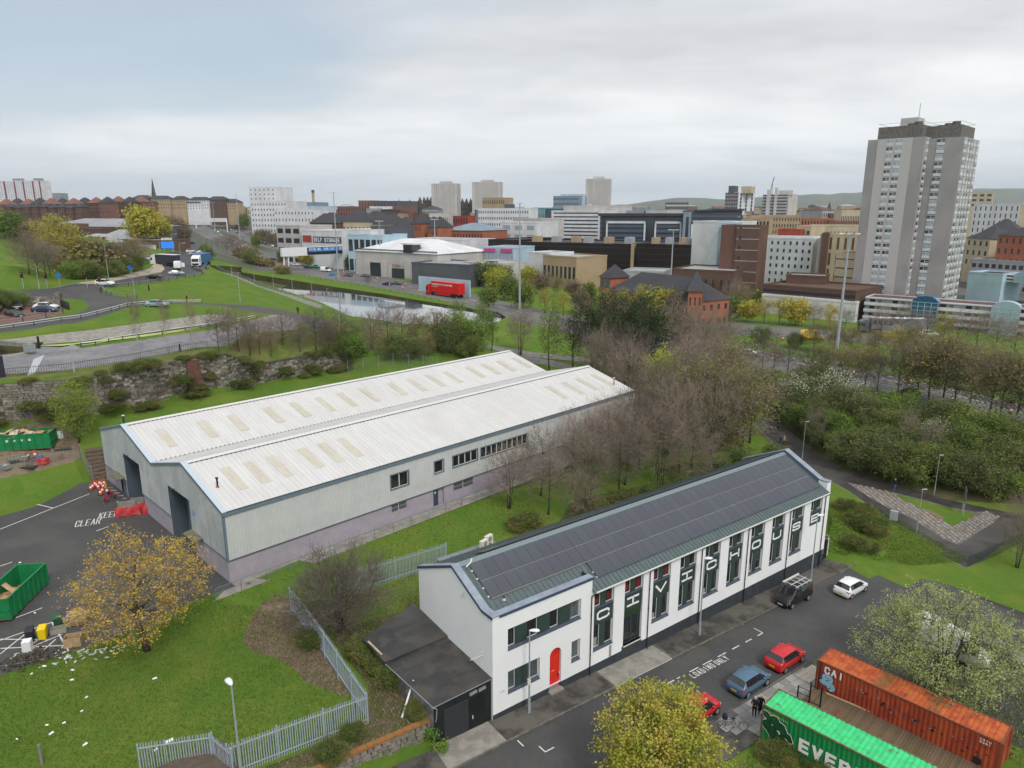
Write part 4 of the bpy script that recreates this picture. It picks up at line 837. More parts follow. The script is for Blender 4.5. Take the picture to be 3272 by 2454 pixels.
for k in (0,2):
 s0,s1,z0,z1 = LW[k]; p = MB(); p.poly((s0,.30,z0),(s1,.30,z0),(s1,.30,z1),(s0,.30,z1)); w = p.obj('window',m_glass,wh)
 gr = MB(); n = int((s1-s0)/.14)
 for i in range(n+1): x = s0+(s1-s0)*i/n; gr.cyl((x,.12,z0),(x,.12,z1),.018,None,5,False)
 gr.box(s0,s1,.11,.13,(z0+z1)/2-.02,(z0+z1)/2+.02); gr.obj('security_bars',M('bar_metal',(0.33,0.36,0.36),rough=.5),w)
 MB().box((s0+s1)/2-.04,(s0+s1)/2+.04,.2,.28,z0,z1).obj('window_frame',m_wframe,w)
p = MB().box(24.16,25.05,.28,.34,3.05,5.13).obj('door',M('navy_door',(0.045,0.065,0.095),rough=.5),wh); MB().box(24.5,24.72,.27,.279,4.55,4.8).obj('door_notice',m_wframe,p)
MB().poly((25.05,.3,3.05),(25.74,.3,3.05),(25.74,.3,5.13),(25.05,.3,5.13)).obj('door_side_panel',m_mauve,wh)
for s,t,z,lab in ((1.26,3.77,zslope(3.77),0),(0.5,27.6,ZRd-.2,0),(61.6,2.6,zslope(2.6),1)):
 fl = MB(); fl.mi = 1 if not lab else 0; fl.cyl((s,t,z-.05),(s,t,z+.10),.20,.15,10); fl.mi = 0; fl.cyl((s,t,z+.1),(s,t,z+1.0),.085,None,10); fl.cyl((s,t,z+.85),(s,t,z+1.05),.13,None,10); fl.mi = 2; fl.cyl((s,t,z+1.06),(s,t,z+1.14),.16,None,10)
 fl.obj('flue',[M('flue_black',(0.015,0.013,0.03),rough=.4) if not lab else M('flue_brown',(0.25,0.14,0.11),rough=.7),M('flue_red_base',(0.45,0.12,0.13),rough=.7),m_wframe],wh)
hr = thing('handrail','grey tubular handrail with two rails along the warehouse path','railing',tuple(WO+WU*-2.2+WV*-2.05),WYAW)
L = 48; n = 20
for i in range(n+1):
 x = L*i/n; p = WO+WU*(x-2.2)+WV*-2.05; z = hgt(p.x,p.y); MB().cyl((x,0,z-.05),(x,0,z+1.08),.03,None,6).obj('post',m_trim,hr)
z0 = 3.05; MB().tube([(0,0,z0+.7),(0.05,0,z0+1.0),(.3,0,z0+1.1),(L,0,z0+1.1)],.03,6).obj('rail',m_trim,hr); MB().tube([(0,0,z0+.6),(L,0,z0+.6)],.022,6).obj('rail',m_trim,hr)
MB().box(3.2,3.55,.6,.85,3.08,3.10).obj('drain_cover',m_soil,label='small rusty drain cover in the concrete warehouse path',cat='drain cover').matrix_world = Matrix.Translation(WO+WU*-2.2+WV*-2.05) @ Matrix.Rotation(WYAW,4,'Z')
# --- palisade fences
m_pal = M('palisade_steel',(0.40,0.46,0.53),(0.34,0.40,0.47),scale=2,rough=0.55,metal=0.15)
def pale_mesh(h):
 mb = MB(); w = .034
 for x0,y0,x1,y1 in ((-w,-.012,-.012,.012),(-.012,.012,.012,-.0),(.012,.0,w,-.012)): pass
 pr = [(-w,0),(-.012,.022),(.012,.022),(w,0)]; zt = h
 for (a,b) in zip(pr,pr[1:]):
  mb.poly((a[0],a[1],0),(b[0],b[1],0),(b[0],b[1],zt-.12),(a[0],a[1],zt-.12))
 mb.poly((-w,0,zt-.12),(-.012,.022,zt-.12),(-.018,.01,zt)); mb.poly((-.012,.022,zt-.12),(.012,.022,zt-.12),(0.0,.012,zt-.03)); mb.poly((.012,.022,zt-.12),(w,0,zt-.12),(.018,.01,zt))
 me = mb.mesh('pale'); me.materials.append(m_pal); return me
PALE = pale_mesh(2.4)
def palisade(label,A,B,gap=0.155,h=2.4,flip=1,strut=False):
 A = Vector((A[0],A[1],0)); B = Vector((B[0],B[1],0)); L = (B-A).length; u = (B-A)/L; yaw = atan2(u.y,u.x)
 t = thing('palisade_fence',label,'fence',(A.x,A.y,hgt(A.x,A.y)),yaw,'palisade fence runs'); z0 = hgt(A.x,A.y)
 n = int(L/gap)
 zs = hgta([(A.x+u.x*i*gap,A.y+u.y*i*gap) for i in range(n+1)])-z0
 for i in range(n+1):
  o = link('pale',PALE,t,(i*gap,0.03*flip,float(zs[i])+.04)); o.scale = (1,1,(h/2.4)*R.uniform(.99,1.01)); o.rotation_euler = (R.gauss(0,.006),R.gauss(0,.008),0)
 k = max(1,round(L/2.75))
 for i in range(k+1):
  x = L*i/k; z = float(np.interp(x/gap,range(n+1),zs)); MB().box(x-.04,x+.04,-.06*flip-.04,-.06*flip+.04,z-.1,z+h+.02).obj('post',m_pal,t)
 for zz in (.35,h-.35):
  mb = MB()
  for i in range(k):
   xa,xb = L*i/k,L*(i+1)/k; mb.bar((xa,-.005*flip,float(np.interp(xa/gap,range(n+1),zs))+zz),(xb,-.005*flip,float(np.interp(xb/gap,range(n+1),zs))+zz),.05,.06)
  mb.obj('rail',m_pal,t)
 if strut: MB().bar((0.1,-.12*flip,h-.5),(1.5,-.12*flip,0.2),.05,.06).obj('strut',m_pal,t)
 return t
palisade('steel palisade fence along the street edge of the lawn, below the lamp',cw(-8.5,2.9),cw(-17.6,3.3))
palisade('steel palisade fence running back from the corner past the bare bush',cw(-8.45,2.95),cw(-8.0,19.2),flip=-1,strut=True)
palisade('steel palisade fence at the back of the lawn near the roof condensers',cw(-3.5,19.4),cw(8.1,19.7),flip=-1)
# --- stone walls
m_stone = M('wall_stone',(0.235,0.21,0.175),(0.10,0.088,0.07),scale=1.6,rough=0.95,bump=0.6,bscale=9,c3=(0.37,0.345,0.31),s3=0.9,lo3=.55,hi3=.7,rnd=0.28)
m_mortar = M('wall_mortar',(0.085,0.075,0.06),(0.045,0.042,0.033),scale=2.0,rough=1.0,bump=0.5)
m_stone2 = M('wall_stone_mass',(0.235,0.21,0.175),(0.085,0.075,0.06),scale=1.1,rough=0.95,bump=0.8,bscale=6,c3=(0.38,0.355,0.32),s3=0.5,lo3=.54,hi3=.68)
SV = []
for k in range(6):
 r = random.Random(k); mb = MB(); j = lambda a: a+r.uniform(-.09,.09)
 mb.hexa([(j(-.5),-.5+r.uniform(0,.1),j(-.5)),(j(.5),-.5+r.uniform(0,.1),j(-.5)),(.5,.5,-.5),(-.5,.5,-.5),(j(-.5),-.5+r.uniform(0,.12),j(.5)),(j(.5),-.5+r.uniform(0,.12),j(.5)),(.5,.5,.5),(-.5,.5,.5)])
 me = mb.mesh('stone'); me.materials.append(m_stone); SV.append(me)
def stone_wall(label,top,course,length,cap=300,copem=None,name='stone_wall',seed=1,thick=0.5,prefer=None):
 """top: list of (Vector top, height); stones face the camera side"""
 r = random.Random(seed); o0 = top[0][0]-Vector((0,0,top[0][1]))
 t = thing(name,label,'wall',tuple(o0),0.0)
 back = MB(); stones = []
 for (a,ha),(b,hb) in zip(top,top[1:]):
  d = Vector((b.x-a.x,b.y-a.y,0)); L = d.length; u = d/L; nrm = Vector((u.y,-u.x,0))
  if nrm.dot(Vector((-a.x,-a.y,0))) < 0: nrm = -nrm
  pa,pb = a-o0,b-o0
  lo = Vector((0,0,.6))
  back.hexa([pa-Vector((0,0,ha))-lo,pb-Vector((0,0,hb))-lo,pb-Vector((0,0,hb))-lo-nrm*thick,pa-Vector((0,0,ha))-lo-nrm*thick,pa,pb,pb-nrm*thick,pa-nrm*thick])
  nc = max(1,int(max(ha,hb)/course))
  for c in range(nc):
   x = r.uniform(-.2,0)*length
   while x < L-.05:
    w = length*r.uniform(.55,1.5); w = min(w,L-x+.05)
    f = min(1,max(0,(x+w/2)/L)); h = ha+(hb-ha)*f; zt = a.z+(b.z-a.z)*f
    z = zt-h+(c+.5)*h/nc
    ctr = a+u*(x+w/2)+nrm*(.02+r.uniform(-.02,.05)); ctr.z = z
    stones.append((ctr-o0,(w-.05,.22,h/nc-.035),atan2(u.y,u.x) if nrm.dot(Vector((u.y,-u.x,0))) > 0 else atan2(-u.y,-u.x)))
    x += w
 back.obj('core',m_mortar,t)
 r.shuffle(stones)
 if prefer: stones.sort(key=prefer)
 for i,(p,s,yaw) in enumerate(stones[:cap]):
  o = link('stone',SV[i % 6],t,p,yaw); o.scale = s
 if len(stones) > cap:
  mass = MB(); SM = [M('wall_stone_mass%d' % i,c,tuple(x*.6 for x in c),scale=2.2,rough=.95,bump=.6,bscale=8) for i,c in enumerate(((0.25,0.22,0.18),(0.16,0.14,0.11),(0.36,0.335,0.29),(0.10,0.09,0.07)))]
  for p,s,yaw in stones[cap:]:
   cx,sx = cos(yaw),sin(yaw); pts = []
   for (dx,dy,dz) in ((-.5,-.5,-.5),(.5,-.5,-.5),(.5,.5,-.5),(-.5,.5,-.5),(-.5,-.5,.5),(.5,-.5,.5),(.5,.5,.5),(-.5,.5,.5)):
    jx = (r.uniform(-.08,.08) if dy < 0 else 0); X = (dx+jx)*s[0]; Y = dy*s[1]; Zz = (dz+(r.uniform(-.08,.08) if dy < 0 else 0))*s[2]
    pts.append((p.x+X*cx-Y*sx,p.y+X*sx+Y*cx,p.z+Zz))
   mass.mi = r.choice((0,0,1,1,2,3)); mass.hexa(pts)
  mass.obj('stone_mass',SM,t,kind='stuff')
 return t
rw = [(p,h) for p,h in RWT]
RWALL = stone_wall('tall overgrown stone retaining wall behind the warehouse',rw,0.34,0.75,seed=5,prefer=lambda s: abs(s[0].x+RWT[0][0].x+62))
def on_rw(x,y,z):  # pixel on the wall face at height z
 return G(x,y,z)
a = G(632,1262,8.6); b_ = G(600,1190,13.6)
m_brick = M('old_brick',(0.16,0.075,0.055),(0.10,0.055,0.045),scale=2.0,rough=.95,bump=.5,bscale=10)
bt = MB(); p0 = RWT[4][0]; u = (RWT[5][0]-RWT[4][0]); u.z = 0; u.normalize(); nr = Vector((u.y,-u.x,0)); o0 = RWT[0][0]-Vector((0,0,RWT[0][1]))
c = p0+u*0.9-o0
for k in range(22):
 z0 = -5.9+k*.26; w = .95+.01*k % .03
 bt.hexa([c-u*w+nr*.0+Vector((0,0,z0)),c+u*w+Vector((0,0,z0)),c+u*w+nr*(.75-.012*k)+Vector((0,0,z0)),c-u*w+nr*(.75-.012*k)+Vector((0,0,z0)),c-u*w+Vector((0,0,z0+.25)),c+u*w+Vector((0,0,z0+.25)),c+u*w+nr*(.75-.012*k)+Vector((0,0,z0+.25)),c-u*w+nr*(.75-.012*k)+Vector((0,0,z0+.25))])
bt.obj('brick_buttress',m_brick,RWALL)
cp_ = MB()
for (a,ha),(b,hb) in list(zip(RWT,RWT[1:]))[4:]:
 d = Vector((b.x-a.x,b.y-a.y,0)).normalized(); nn = Vector((d.y,-d.x,0)); A = a-o0; B = b-o0; k = Vector((0,0,.28))
 cp_.hexa([A+nn*.15,B+nn*.15,B-nn*.6,A-nn*.6,A+nn*.15+k,B+nn*.15+k,B-nn*.6+k,A-nn*.6+k])
cp_.obj('coping',M('dark_coping_stone',(0.085,0.078,0.065),(0.055,0.052,0.04),scale=1.5,rough=.95),RWALL)
sw = [(Vector((*cw(-4.9,.72)[:2],1.95)),1.75),(Vector((*cw(-10.2,.85)[:2],2.05)),1.65),(Vector((*cw(-18,1.0)[:2],2.2)),1.5)]
LWALL = stone_wall('low stone wall with mossy orange coping beside the black garage',sw,0.30,0.55,seed=9,thick=.4)
oc = MB(); o0 = sw[0][0]-Vector((0,0,sw[0][1])); r = random.Random(4)
for (a,ha),(b,hb) in zip(sw,sw[1:]):
 d = (b-a); L = d.length; d.normalize(); nn = Vector((d.y,-d.x,0)); n = int(L/.6)
 for i in range(n):
  A = a+d*(L*i/n+.01)-o0+Vector((0,0,.0)); B = a+d*(L*(i+1)/n-.01)-o0; k = Vector((0,0,.16+r.uniform(-.02,.02)))
  MB().hexa([A+nn*.3,B+nn*.3,B-nn*.14,A-nn*.14,A+nn*.28+k,B+nn*.28+k,B-nn*.12+k,A-nn*.12+k]).obj('coping_stone',M('lichen_coping',(0.33,0.115,0.035),(0.20,0.13,0.05),scale=3,rough=.95,bump=.5),LWALL)
wg = thing('white_yard_wall','low white painted wall running back beside the building end','wall',tuple(cw(45.9,0.5)),CYAW)
MB().hexa([(0,0,-2.5),(.35,0,-2.5),(.55,6.5,-2.5),(.2,6.5,-2.5),(0,0,1.15),(.35,0,1.15),(.55,6.5,1.3),(.2,6.5,1.3)]).obj('wall_face',M('worn_white_paint',(0.66,0.66,0.66),(0.5,0.49,0.46),scale=1.2,rough=.9),wg)
MB().hexa([(-.08,-.05,1.15),(.43,-.05,1.15),(.63,6.5,1.3),(.12,6.5,1.3),(-.08,-.05,1.28),(.43,-.05,1.28),(.63,6.5,1.43),(.12,6.5,1.43)]).obj('wall_top',M('rubble_brown',(0.20,0.145,0.10),(0.14,0.10,0.07),scale=3,rough=1),wg)
MB().hexa([(.1,2.0,1.45),(.4,2.0,1.45),(.55,6.0,1.6),(.25,6.0,1.6),(.1,2.0,1.52),(.4,2.0,1.52),(.55,6.0,1.67),(.25,6.0,1.67)]).obj('metal_sheet',m_steel,wg)
MB().box(44.34,45.9,.42,.50,-2.3,1.0).obj('side_gate',m_black,label='black side gate between the white building and the yard wall',cat='gate').matrix_world = Matrix.Translation(CO) @ Matrix.Rotation(CYAW,4,'Z')
# --- vehicles
m_tyre = M('tyre_rubber',(0.018,0.018,0.019),rough=.85); m_rim = M('alloy_rim',(0.42,0.43,0.45),rough=.35,metal=.6)
m_cglass = M('car_glass',(0.018,0.021,0.025),rough=.05,spec=.9); m_cbot = M('car_underside',(0.015,0.015,0.016),rough=.8)
m_tail = M('tail_lamp',(0.42,0.012,0.015),rough=.25); m_head = M('head_lamp',(0.72,0.74,0.76),rough=.15,spec=.8); m_platey = M('yellow_plate',(0.75,0.50,0.03),rough=.5); m_platew = M('white_plate',(0.75,0.75,0.72),rough=.5)
def paint(n,c,metal=0.0): return M('paint_'+n,c,rough=.28,spec=.5,coat=.35,metal=metal)
PAINT = dict(blue=paint('steel_blue',(0.085,0.17,0.26),.3),red=paint('red',(0.55,0.012,0.018)),black=paint('black',(0.012,0.012,0.014)),white=paint('white',(0.80,0.81,0.82)),silver=paint('silver',(0.42,0.46,0.50),.4),grey=paint('grey',(0.16,0.17,0.19),.3),navy=paint('navy',(0.03,0.05,0.11),.2),green=paint('green',(0.02,0.32,0.12)),orange=paint('orange',(0.55,0.20,0.02)),yellow=paint('yellow',(0.75,0.42,0.01)),skyblue=paint('pale_blue',(0.30,0.42,0.52),.3),dgreen=paint('dark_grey_green',(0.06,0.07,0.065)))
ST = {
 'hatch': ([(-2.0,.36,.62,.66,.72,.60),(-1.93,.26,.86,.90,.83,.70),(-1.80,.20,.97,1.06,.86,.70),(-1.42,.18,.99,1.43,.87,.58),(-1.0,.18,.98,1.49,.87,.60),(-.15,.18,.96,1.50,.87,.62),(.42,.18,.94,1.43,.87,.60),(1.02,.18,.93,1.00,.86,.70),(1.55,.20,.82,.88,.84,.62),(1.86,.26,.70,.75,.77,.55),(2.0,.36,.52,.56,.66,.50)],(2,3),(6,7),(3,7),1.27,.31,.70),
 'saloon': ([(-2.3,.36,.70,.74,.72,.6),(-2.2,.26,.92,.96,.84,.66),(-1.75,.2,.96,1.03,.87,.66),(-1.15,.18,.97,1.38,.88,.58),(-.5,.18,.96,1.44,.88,.60),(.1,.18,.95,1.44,.88,.61),(.55,.18,.94,1.36,.88,.60),(1.2,.18,.92,.98,.87,.70),(1.8,.2,.82,.87,.85,.62),(2.15,.26,.68,.73,.78,.55),(2.28,.36,.5,.55,.66,.5)],(2,3),(6,7),(3,7),1.36,.32,.71),
 'suv': ([(-2.2,.42,.70,.75,.76,.66),(-2.12,.3,.98,1.03,.88,.74),(-1.98,.25,1.08,1.22,.91,.72),(-1.65,.24,1.09,1.58,.92,.66),(-1.0,.24,1.08,1.66,.92,.68),(0,.24,1.06,1.66,.92,.68),(.55,.24,1.05,1.58,.92,.66),(1.1,.24,1.03,1.12,.91,.76),(1.75,.26,.95,1.01,.89,.70),(2.08,.3,.82,.88,.82,.62),(2.2,.42,.6,.66,.72,.56)],(2,3),(6,7),(3,7),1.34,.35,.73),
 'van': ([(-2.15,.36,.8,1.2,.80,.74),(-2.12,.3,1.05,1.74,.88,.72),(-2.0,.26,1.08,1.80,.90,.72),(-1.0,.25,1.08,1.83,.90,.73),(-.1,.25,1.07,1.83,.90,.73),(.62,.25,1.06,1.74,.90,.70),(1.28,.25,1.04,1.18,.89,.76),(1.75,.27,.92,1.02,.87,.68),(2.05,.32,.72,.80,.80,.6),(2.15,.42,.52,.58,.7,.52)],(0,1),(5,6),(4,6),1.36,.32,.73),
 'bigvan': ([(-2.75,.45,1.1,2.2,.92,.84),(-2.70,.4,1.2,2.40,.97,.84),(-1.5,.38,1.25,2.45,.99,.86),(.4,.38,1.25,2.45,.99,.86),(1.05,.38,1.25,2.36,.99,.84),(1.85,.38,1.22,1.40,.98,.86),(2.45,.42,1.0,1.12,.95,.78),(2.7,.5,.7,.78,.85,.66)],(0,0),(4,5),(3,5),1.75,.35,.82)}
def veh_mesh(kind):
 st,rear,front,side,wb,wr,wy = ST[kind]; body = MB(); gl = {}; body.smooth = True
 def ring(q):
  x,zb,zs,zt,ws,wt = q; zt = max(zt,zs+.02)
  h = [(0,zb),(ws*.82,zb),(ws*.96,zb+.12),(ws,zb+(zs-zb)*.55),(ws*.965,zs),(wt+(ws-wt)*.12 if zt-zs > .2 else wt+(ws-wt)*.5,zt-.05 if zt-zs > .2 else zs+(zt-zs)*.6),(wt*.86,zt-.008),(0,zt+.012)]
  r = [(x,y,z) for y,z in h]; l = [(x,-y,z) for y,z in h[1:-1]][::-1]; return r+l
 rings = [ring(q) for q in st]; n = len(rings[0]); half = n//2
 for r in rings: body.v += r
 for i in range(len(rings)-1):
  for j in range(n):
   j2 = (j+1) % n; f = (i*n+j,i*n+j2,(i+1)*n+j2,(i+1)*n+j)
   jj = j if j < half else n-1-j   # ring segment index from the bottom,both sides
   g = False
   if jj == 4 and side[0] <= i < side[1]: g = True
   if jj in (5,6) and (front[0] <= i < front[1] or rear[0] <= i < rear[1]): g = True
   if kind == 'bigvan' and rear[0] <= i < rear[1]: g = False
   if kind == 'van' and jj == 4 and i < 4: g = False
   if g: gl.setdefault('windscreen' if jj != 4 and i >= front[0] else 'rear_window' if jj != 4 else 'side_window'+('' if j < half else '_'),MB()).poly(*[body.v[k] for k in f])
   else: body.face(*f)
 body.face(*range(n-1,-1,-1)); body.face(*range((len(rings)-1)*n,len(rings)*n))
 return body,gl
VC = {}
def veh_proto(kind,detail):
 st,rear,front,side,wb,wr,wy = ST[kind]; body,gl = veh_mesh(kind)
 root = bpy.data.objects.new('car',None); COL.objects.link(root)
 b = body.obj('body',PAINT['white'],root); b['paint'] = 1
 for nm,q in gl.items(): q.obj(nm.strip('_'),m_cglass,root)
 L0,L1 = st[0][0],st[-1][0]; ws = max(q[4] for q in st)
 for sx in (-1,1):
  for sy in (-1,1):
   x = sx*wb; y = sy*wy
   w = MB(); w.cyl((x,y,wr),(x,y+sy*(ws-wy+.012),wr),wr,None,14 if detail else 8); wo = w.obj('wheel',m_tyre,root)
   if detail: MB().cyl((x,y+sy*(ws-wy+.013),wr),(x,y+sy*(ws-wy+.022),wr),wr*.66,None,12).obj('rim',m_rim,wo)
 if detail:
  q = st[1]; f = st[-2]
  for sy in (-1,1):
   MB().hexa([(q[0]-.03,sy*(q[4]-.02),q[2]-.16),(q[0]+.22,sy*(q[4]+.035),q[2]-.12),(q[0]+.22,sy*(q[4]-.10),q[2]-.12),(q[0]-.03,sy*(q[4]-.24),q[2]-.16),(q[0]-.01,sy*(q[4]-.05),q[2]+.06),(q[0]+.2,sy*(q[4]+.03),q[2]+.07),(q[0]+.2,sy*(q[4]-.12),q[2]+.07),(q[0]-.01,sy*(q[4]-.24),q[2]+.06)]).obj('tail_light',m_tail,root)
   MB().hexa([(f[0]+.05,sy*(f[4]-.28),f[2]-.14),(f[0]+.05,sy*(f[4]-.05),f[2]-.14),(f[0]-.22,sy*(f[4]+.045),f[2]-.08),(f[0]-.22,sy*(f[4]-.2),f[2]-.08),(f[0]+.0,sy*(f[4]-.26),f[2]+.04),(f[0]+.0,sy*(f[4]-.04),f[2]+.02),(f[0]-.24,sy*(f[4]+.04),f[2]+.09),(f[0]-.24,sy*(f[4]-.2),f[2]+.1)]).obj('headlight',m_head,root)
   k = side[1]-1; m = st[k]; mo = MB().box(m[0]+.12,m[0]+.28,sy*(m[4]+.0) if sy > 0 else -(m[4]+.18),(m[4]+.18) if sy > 0 else -m[4],m[2]+.0,m[2]+.15).obj('wing_mirror',PAINT['white'],root); mo['paint'] = 1
   md = (st[side[0]][0]+st[side[1]][0])/2; a = st[side[0]+1]
   pz0,pz1 = a[2],a[3]-.05
   MB().hexa([(md-.05,sy*(a[4]*.965+.004),pz0),(md+.05,sy*(a[4]*.965+.004),pz0),(md+.05,sy*(a[4]*.9),pz0),(md-.05,sy*(a[4]*.9),pz0),(md-.05,sy*(a[5]+(a[4]-a[5])*.12+.006),pz1),(md+.05,sy*(a[5]+(a[4]-a[5])*.12+.006),pz1),(md+.05,sy*(a[5]-.02),pz1),(md-.05,sy*(a[5]-.02),pz1)]).obj('door_pillar',m_cbot,root)
  e = st[0]
  MB().box(L0-.012,L0+.1,-.26,.26,e[1]+.16,e[1]+.28).obj('number_plate',m_platey,root); MB().box(L1-.1,L1+.012,-.26,.26,.40,.51).obj('number_plate',m_platew,root)
  MB().box(L0+.05,L1-.05,-.6,.6,.16,.24).obj('underside',m_cbot,root)
  MB().box(L1-.06,L1+.006,-.45,.45,.28,.38).obj('grille',m_cbot,root)
 return root
def vehicle(kind,name,label,cat,pos,yaw,col,detail=True,group=None,scale=1.0):
 key = (kind,detail)
 if key not in VC: VC[key] = [veh_proto(kind,detail),False]
 if not VC[key][1]: r = VC[key][0]; VC[key][1] = True
 else: r = dup(VC[key][0],(0,0,0),0)
 r.name = name; r.location = pos; r.rotation_euler = (0,0,yaw); r.scale = (scale,)*3; r['label'] = label; r['category'] = cat
 if group: r['group'] = group
 elif 'group' in r.keys(): del r['group']
 for ch in r.children:
  if ch.get('paint'): ch.material_slots[0].link = 'OBJECT'; ch.material_slots[0].material = PAINT[col]
 return r
def yaw_of(a,b): return atan2(b.y-a.y,b.x-a.x)
def car_between(kind,name,label,cat,ra,fa,col,off=(0,0),**k):
 """ra, fa: ground points under rear and front"""
 c = (ra+fa)/2; y = yaw_of(ra,fa); p = Vector((c.x-sin(y)*off[1]+cos(y)*off[0],c.y+cos(y)*off[1]+sin(y)*off[0],0)); p.z = hgt(p.x,p.y)
 return vehicle(kind,name,label,cat,p,y,col,**k)
g_ = 'cars parked on the street'
car_between('hatch','parked_car','steel blue hatchback parked in front of the red one','car',GP('e5',768,1052),GP('e5',938,945),'blue',off=(0,.74),group=g_)
car_between('hatch','parked_car','bright red hatchback parked by the kerb near the orange container','car',GP('e5',1092,838),GP('e5',1240,742),'red',off=(0,.74),group=g_)
rc = car_between('hatch','parked_car','red car half hidden behind the lime green tree','car',GP('e5',330,1300),GP('e5',490,1205),'red',off=(0,.74),group=g_)
wc = car_between('hatch','parked_car','white hatchback parked at the far end of the street','car',GP('e8',712,1655),GP('e8',838,1590),'white',off=(0,.74),group=g_)
bv = car_between('van','parked_van','black van with a white ladder rack on its roof','van',GP('e5',1292,212),GP('e5',1150,285),'black',off=(0,-.74),group=g_)
rk = MB()
for y in (-.66,.66): rk.bar((-1.9,y,2.02),(.75,y,2.02),.05,.05)
for x in (-1.8,-1.1,-.4,.4): rk.bar((x,-.72,1.98),(x,.72,1.98),.05,.05); rk.bar((x,-.7,1.8),(x,-.7,2.0),.04,.04); rk.bar((x,.7,1.8),(x,.7,2.0),.04,.04)
rk.bar((-1.95,-.72,2.09),(.85,-.72,2.09),.10,.06).bar((-1.9,.1,2.06),(.8,.1,2.06),.06,.05); rk.obj('roof_rack',m_wframe,bv)
p = GP('e6',1190,880); wv_ = vehicle('bigvan','open_van','white van with doors open seen through the pale willow','van',onz(p),radians(-36),'white');
MB().box(-2.78,-2.72,-1.0,-.1,.6,2.3).obj('rear_door',PAINT['white'],wv_).rotation_euler = (0,0,.0)
MB().hexa([(1.0,-1.0,.5),(1.05,-1.0,.5),(1.35,-1.85,.5),(1.3,-1.85,.5),(1.0,-1.0,1.9),(1.05,-1.0,1.9),(1.35,-1.85,1.6),(1.3,-1.85,1.6)]).obj('front_door',PAINT['white'],wv_)
p = GP('e6',1500,880); vehicle('saloon','parked_car','dark grey car beside the open white van under the willow','car',onz(p),radians(-40),'grey',group=g_)
p = GP('e6',1060,700); vehicle('hatch','parked_car','white car nose up behind the pale willow branches','car',onz(p),radians(-38),'white',group=g_)
for (x,y,yaw,k,col,lab) in ((130,1335,-25,'hatch','black','black hatchback at the railing of the brick car park'),(390,1290,4,'saloon','navy','dark navy saloon parked beside the white estate car'),(400,1262,6,'saloon','white','white estate car parked below the stone wall'),(158,1262,-60,'suv','black','black car parked nose out by the ivy wall'),(-30,1275,-60,'suv','dgreen','dark car at the left picture edge in the brick car park')):
 vehicle(k,'parked_car',lab,'car',onz(GP('c1',x,y)),radians(yaw),col,group='cars in the brick car park')
for (x,y,yaw,k,col,lab) in ((1355,1240,2,'saloon','skyblue','pale blue saloon on the road beyond the canal verge'),(905,1060,-2,'suv','white','white car turning at the traffic light junction'),(1335,1005,175,'saloon','black','black car heading for the stopped lorries'),(1520,968,25,'saloon','silver','silver car just behind the white pickup'),(1535,915,110,'bigvan','white','white recovery pickup van between the lorries and silver car')):
 vehicle(k,'moving_car',lab,'car',onz(GP('c1',x,y)),radians(yaw),col,group='cars at the junction')
def lorry(label,pos,yaw,cabc,trailc,L=13.0,h=4.0,texts=(),stripe=None):
 t = thing('lorry',label,'lorry',pos,yaw)
 tr = MB().box(-L/2-2.0,L/2-2.0,-1.25,1.25,1.15,h).obj('trailer_box',trailc,t); bevel(tr,.06,1)
 MB().box(-L/2-1.9,L/2-2.2,-.5,.5,.75,1.14).obj('chassis',m_cbot,t)
 for sy in (-1,1): MB().box(-L/2+2.2,L/2-4.5,sy*1.15-.04,sy*1.15+.04,.45,1.1).obj('side_guard',stripe or trailc,t)
 x0 = L/2-1.5
 c = MB().prism([(x0,.55),(x0+2.2,.55),(x0+2.3,1.4),(x0+2.15,2.9),(x0+1.7,3.3),(x0+.2,3.7),(x0,3.7)],-1.22,1.22).obj('cab',cabc,t); bevel(c,.08,1)
 MB().hexa([(x0+2.34,-1.05,1.75),(x0+2.34,1.05,1.75),(x0+2.30,1.05,1.75),(x0+2.30,-1.05,1.75),(x0+2.23,-1.0,2.72),(x0+2.23,1.0,2.72),(x0+2.15,1.0,2.72),(x0+2.15,-1.0,2.72)]).obj('windscreen',m_cglass,t)
 for sy in (-1,1): MB().box(x0+1.1,x0+2.0,sy*1.235-.006,sy*1.235+.006,1.8,2.6).obj('side_window',m_cglass,t)
 MB().box(x0+2.25,x0+2.36,-1.0,1.0,.75,1.3).obj('grille',m_cbot,t)
 for sy in (-1,1): MB().box(x0+2.25,x0+2.37,sy*.95-.18,sy*.95+.18,.6,.8).obj('headlight',m_head,t)
 for x in (-L/2-.7,-L/2+.6,-L/2+1.9,L/2-2.6,L/2+.1):
  for sy in (-1,1): MB().cyl((x,sy*.85,.5),(x,sy*1.2,.5),.5,None,10).obj('wheel',m_tyre,t)
 return t
wtxt = m_letter
m_rm = M('lorry_red',(0.60,0.012,0.016),rough=.4)
pr = GP('c2',1730,1185); pf = GP('c2',1490,1125); yw = yaw_of(pr,pf); cc = (pr+pf)/2+Vector((-sin(yw)*-1.3,cos(yw)*-1.3,0)); cc.z = hgt(cc.x,cc.y)
lr = lorry('red articulated lorry with white lettering on the motorway',tuple(onz(GT(1418,946))),radians(136),m_rm,m_rm,13.6,4.6); lr.scale = (1.12,)*3
tm = MB(); text_mesh(tm,'DELIVERING UP TO 37 MILLION HOMES',.24,.55,.09,.30,(-7.5*-1+-3.2,1.26,3.45),(-1,0,0),(0,0,1),.02); text_mesh(tm,'ALL OVER THE UK',.16,.28,.05,.22,(4.3,1.26,2.9),(-1,0,0),(0,0,1),.02); tm.obj('lettering',wtxt,lr)
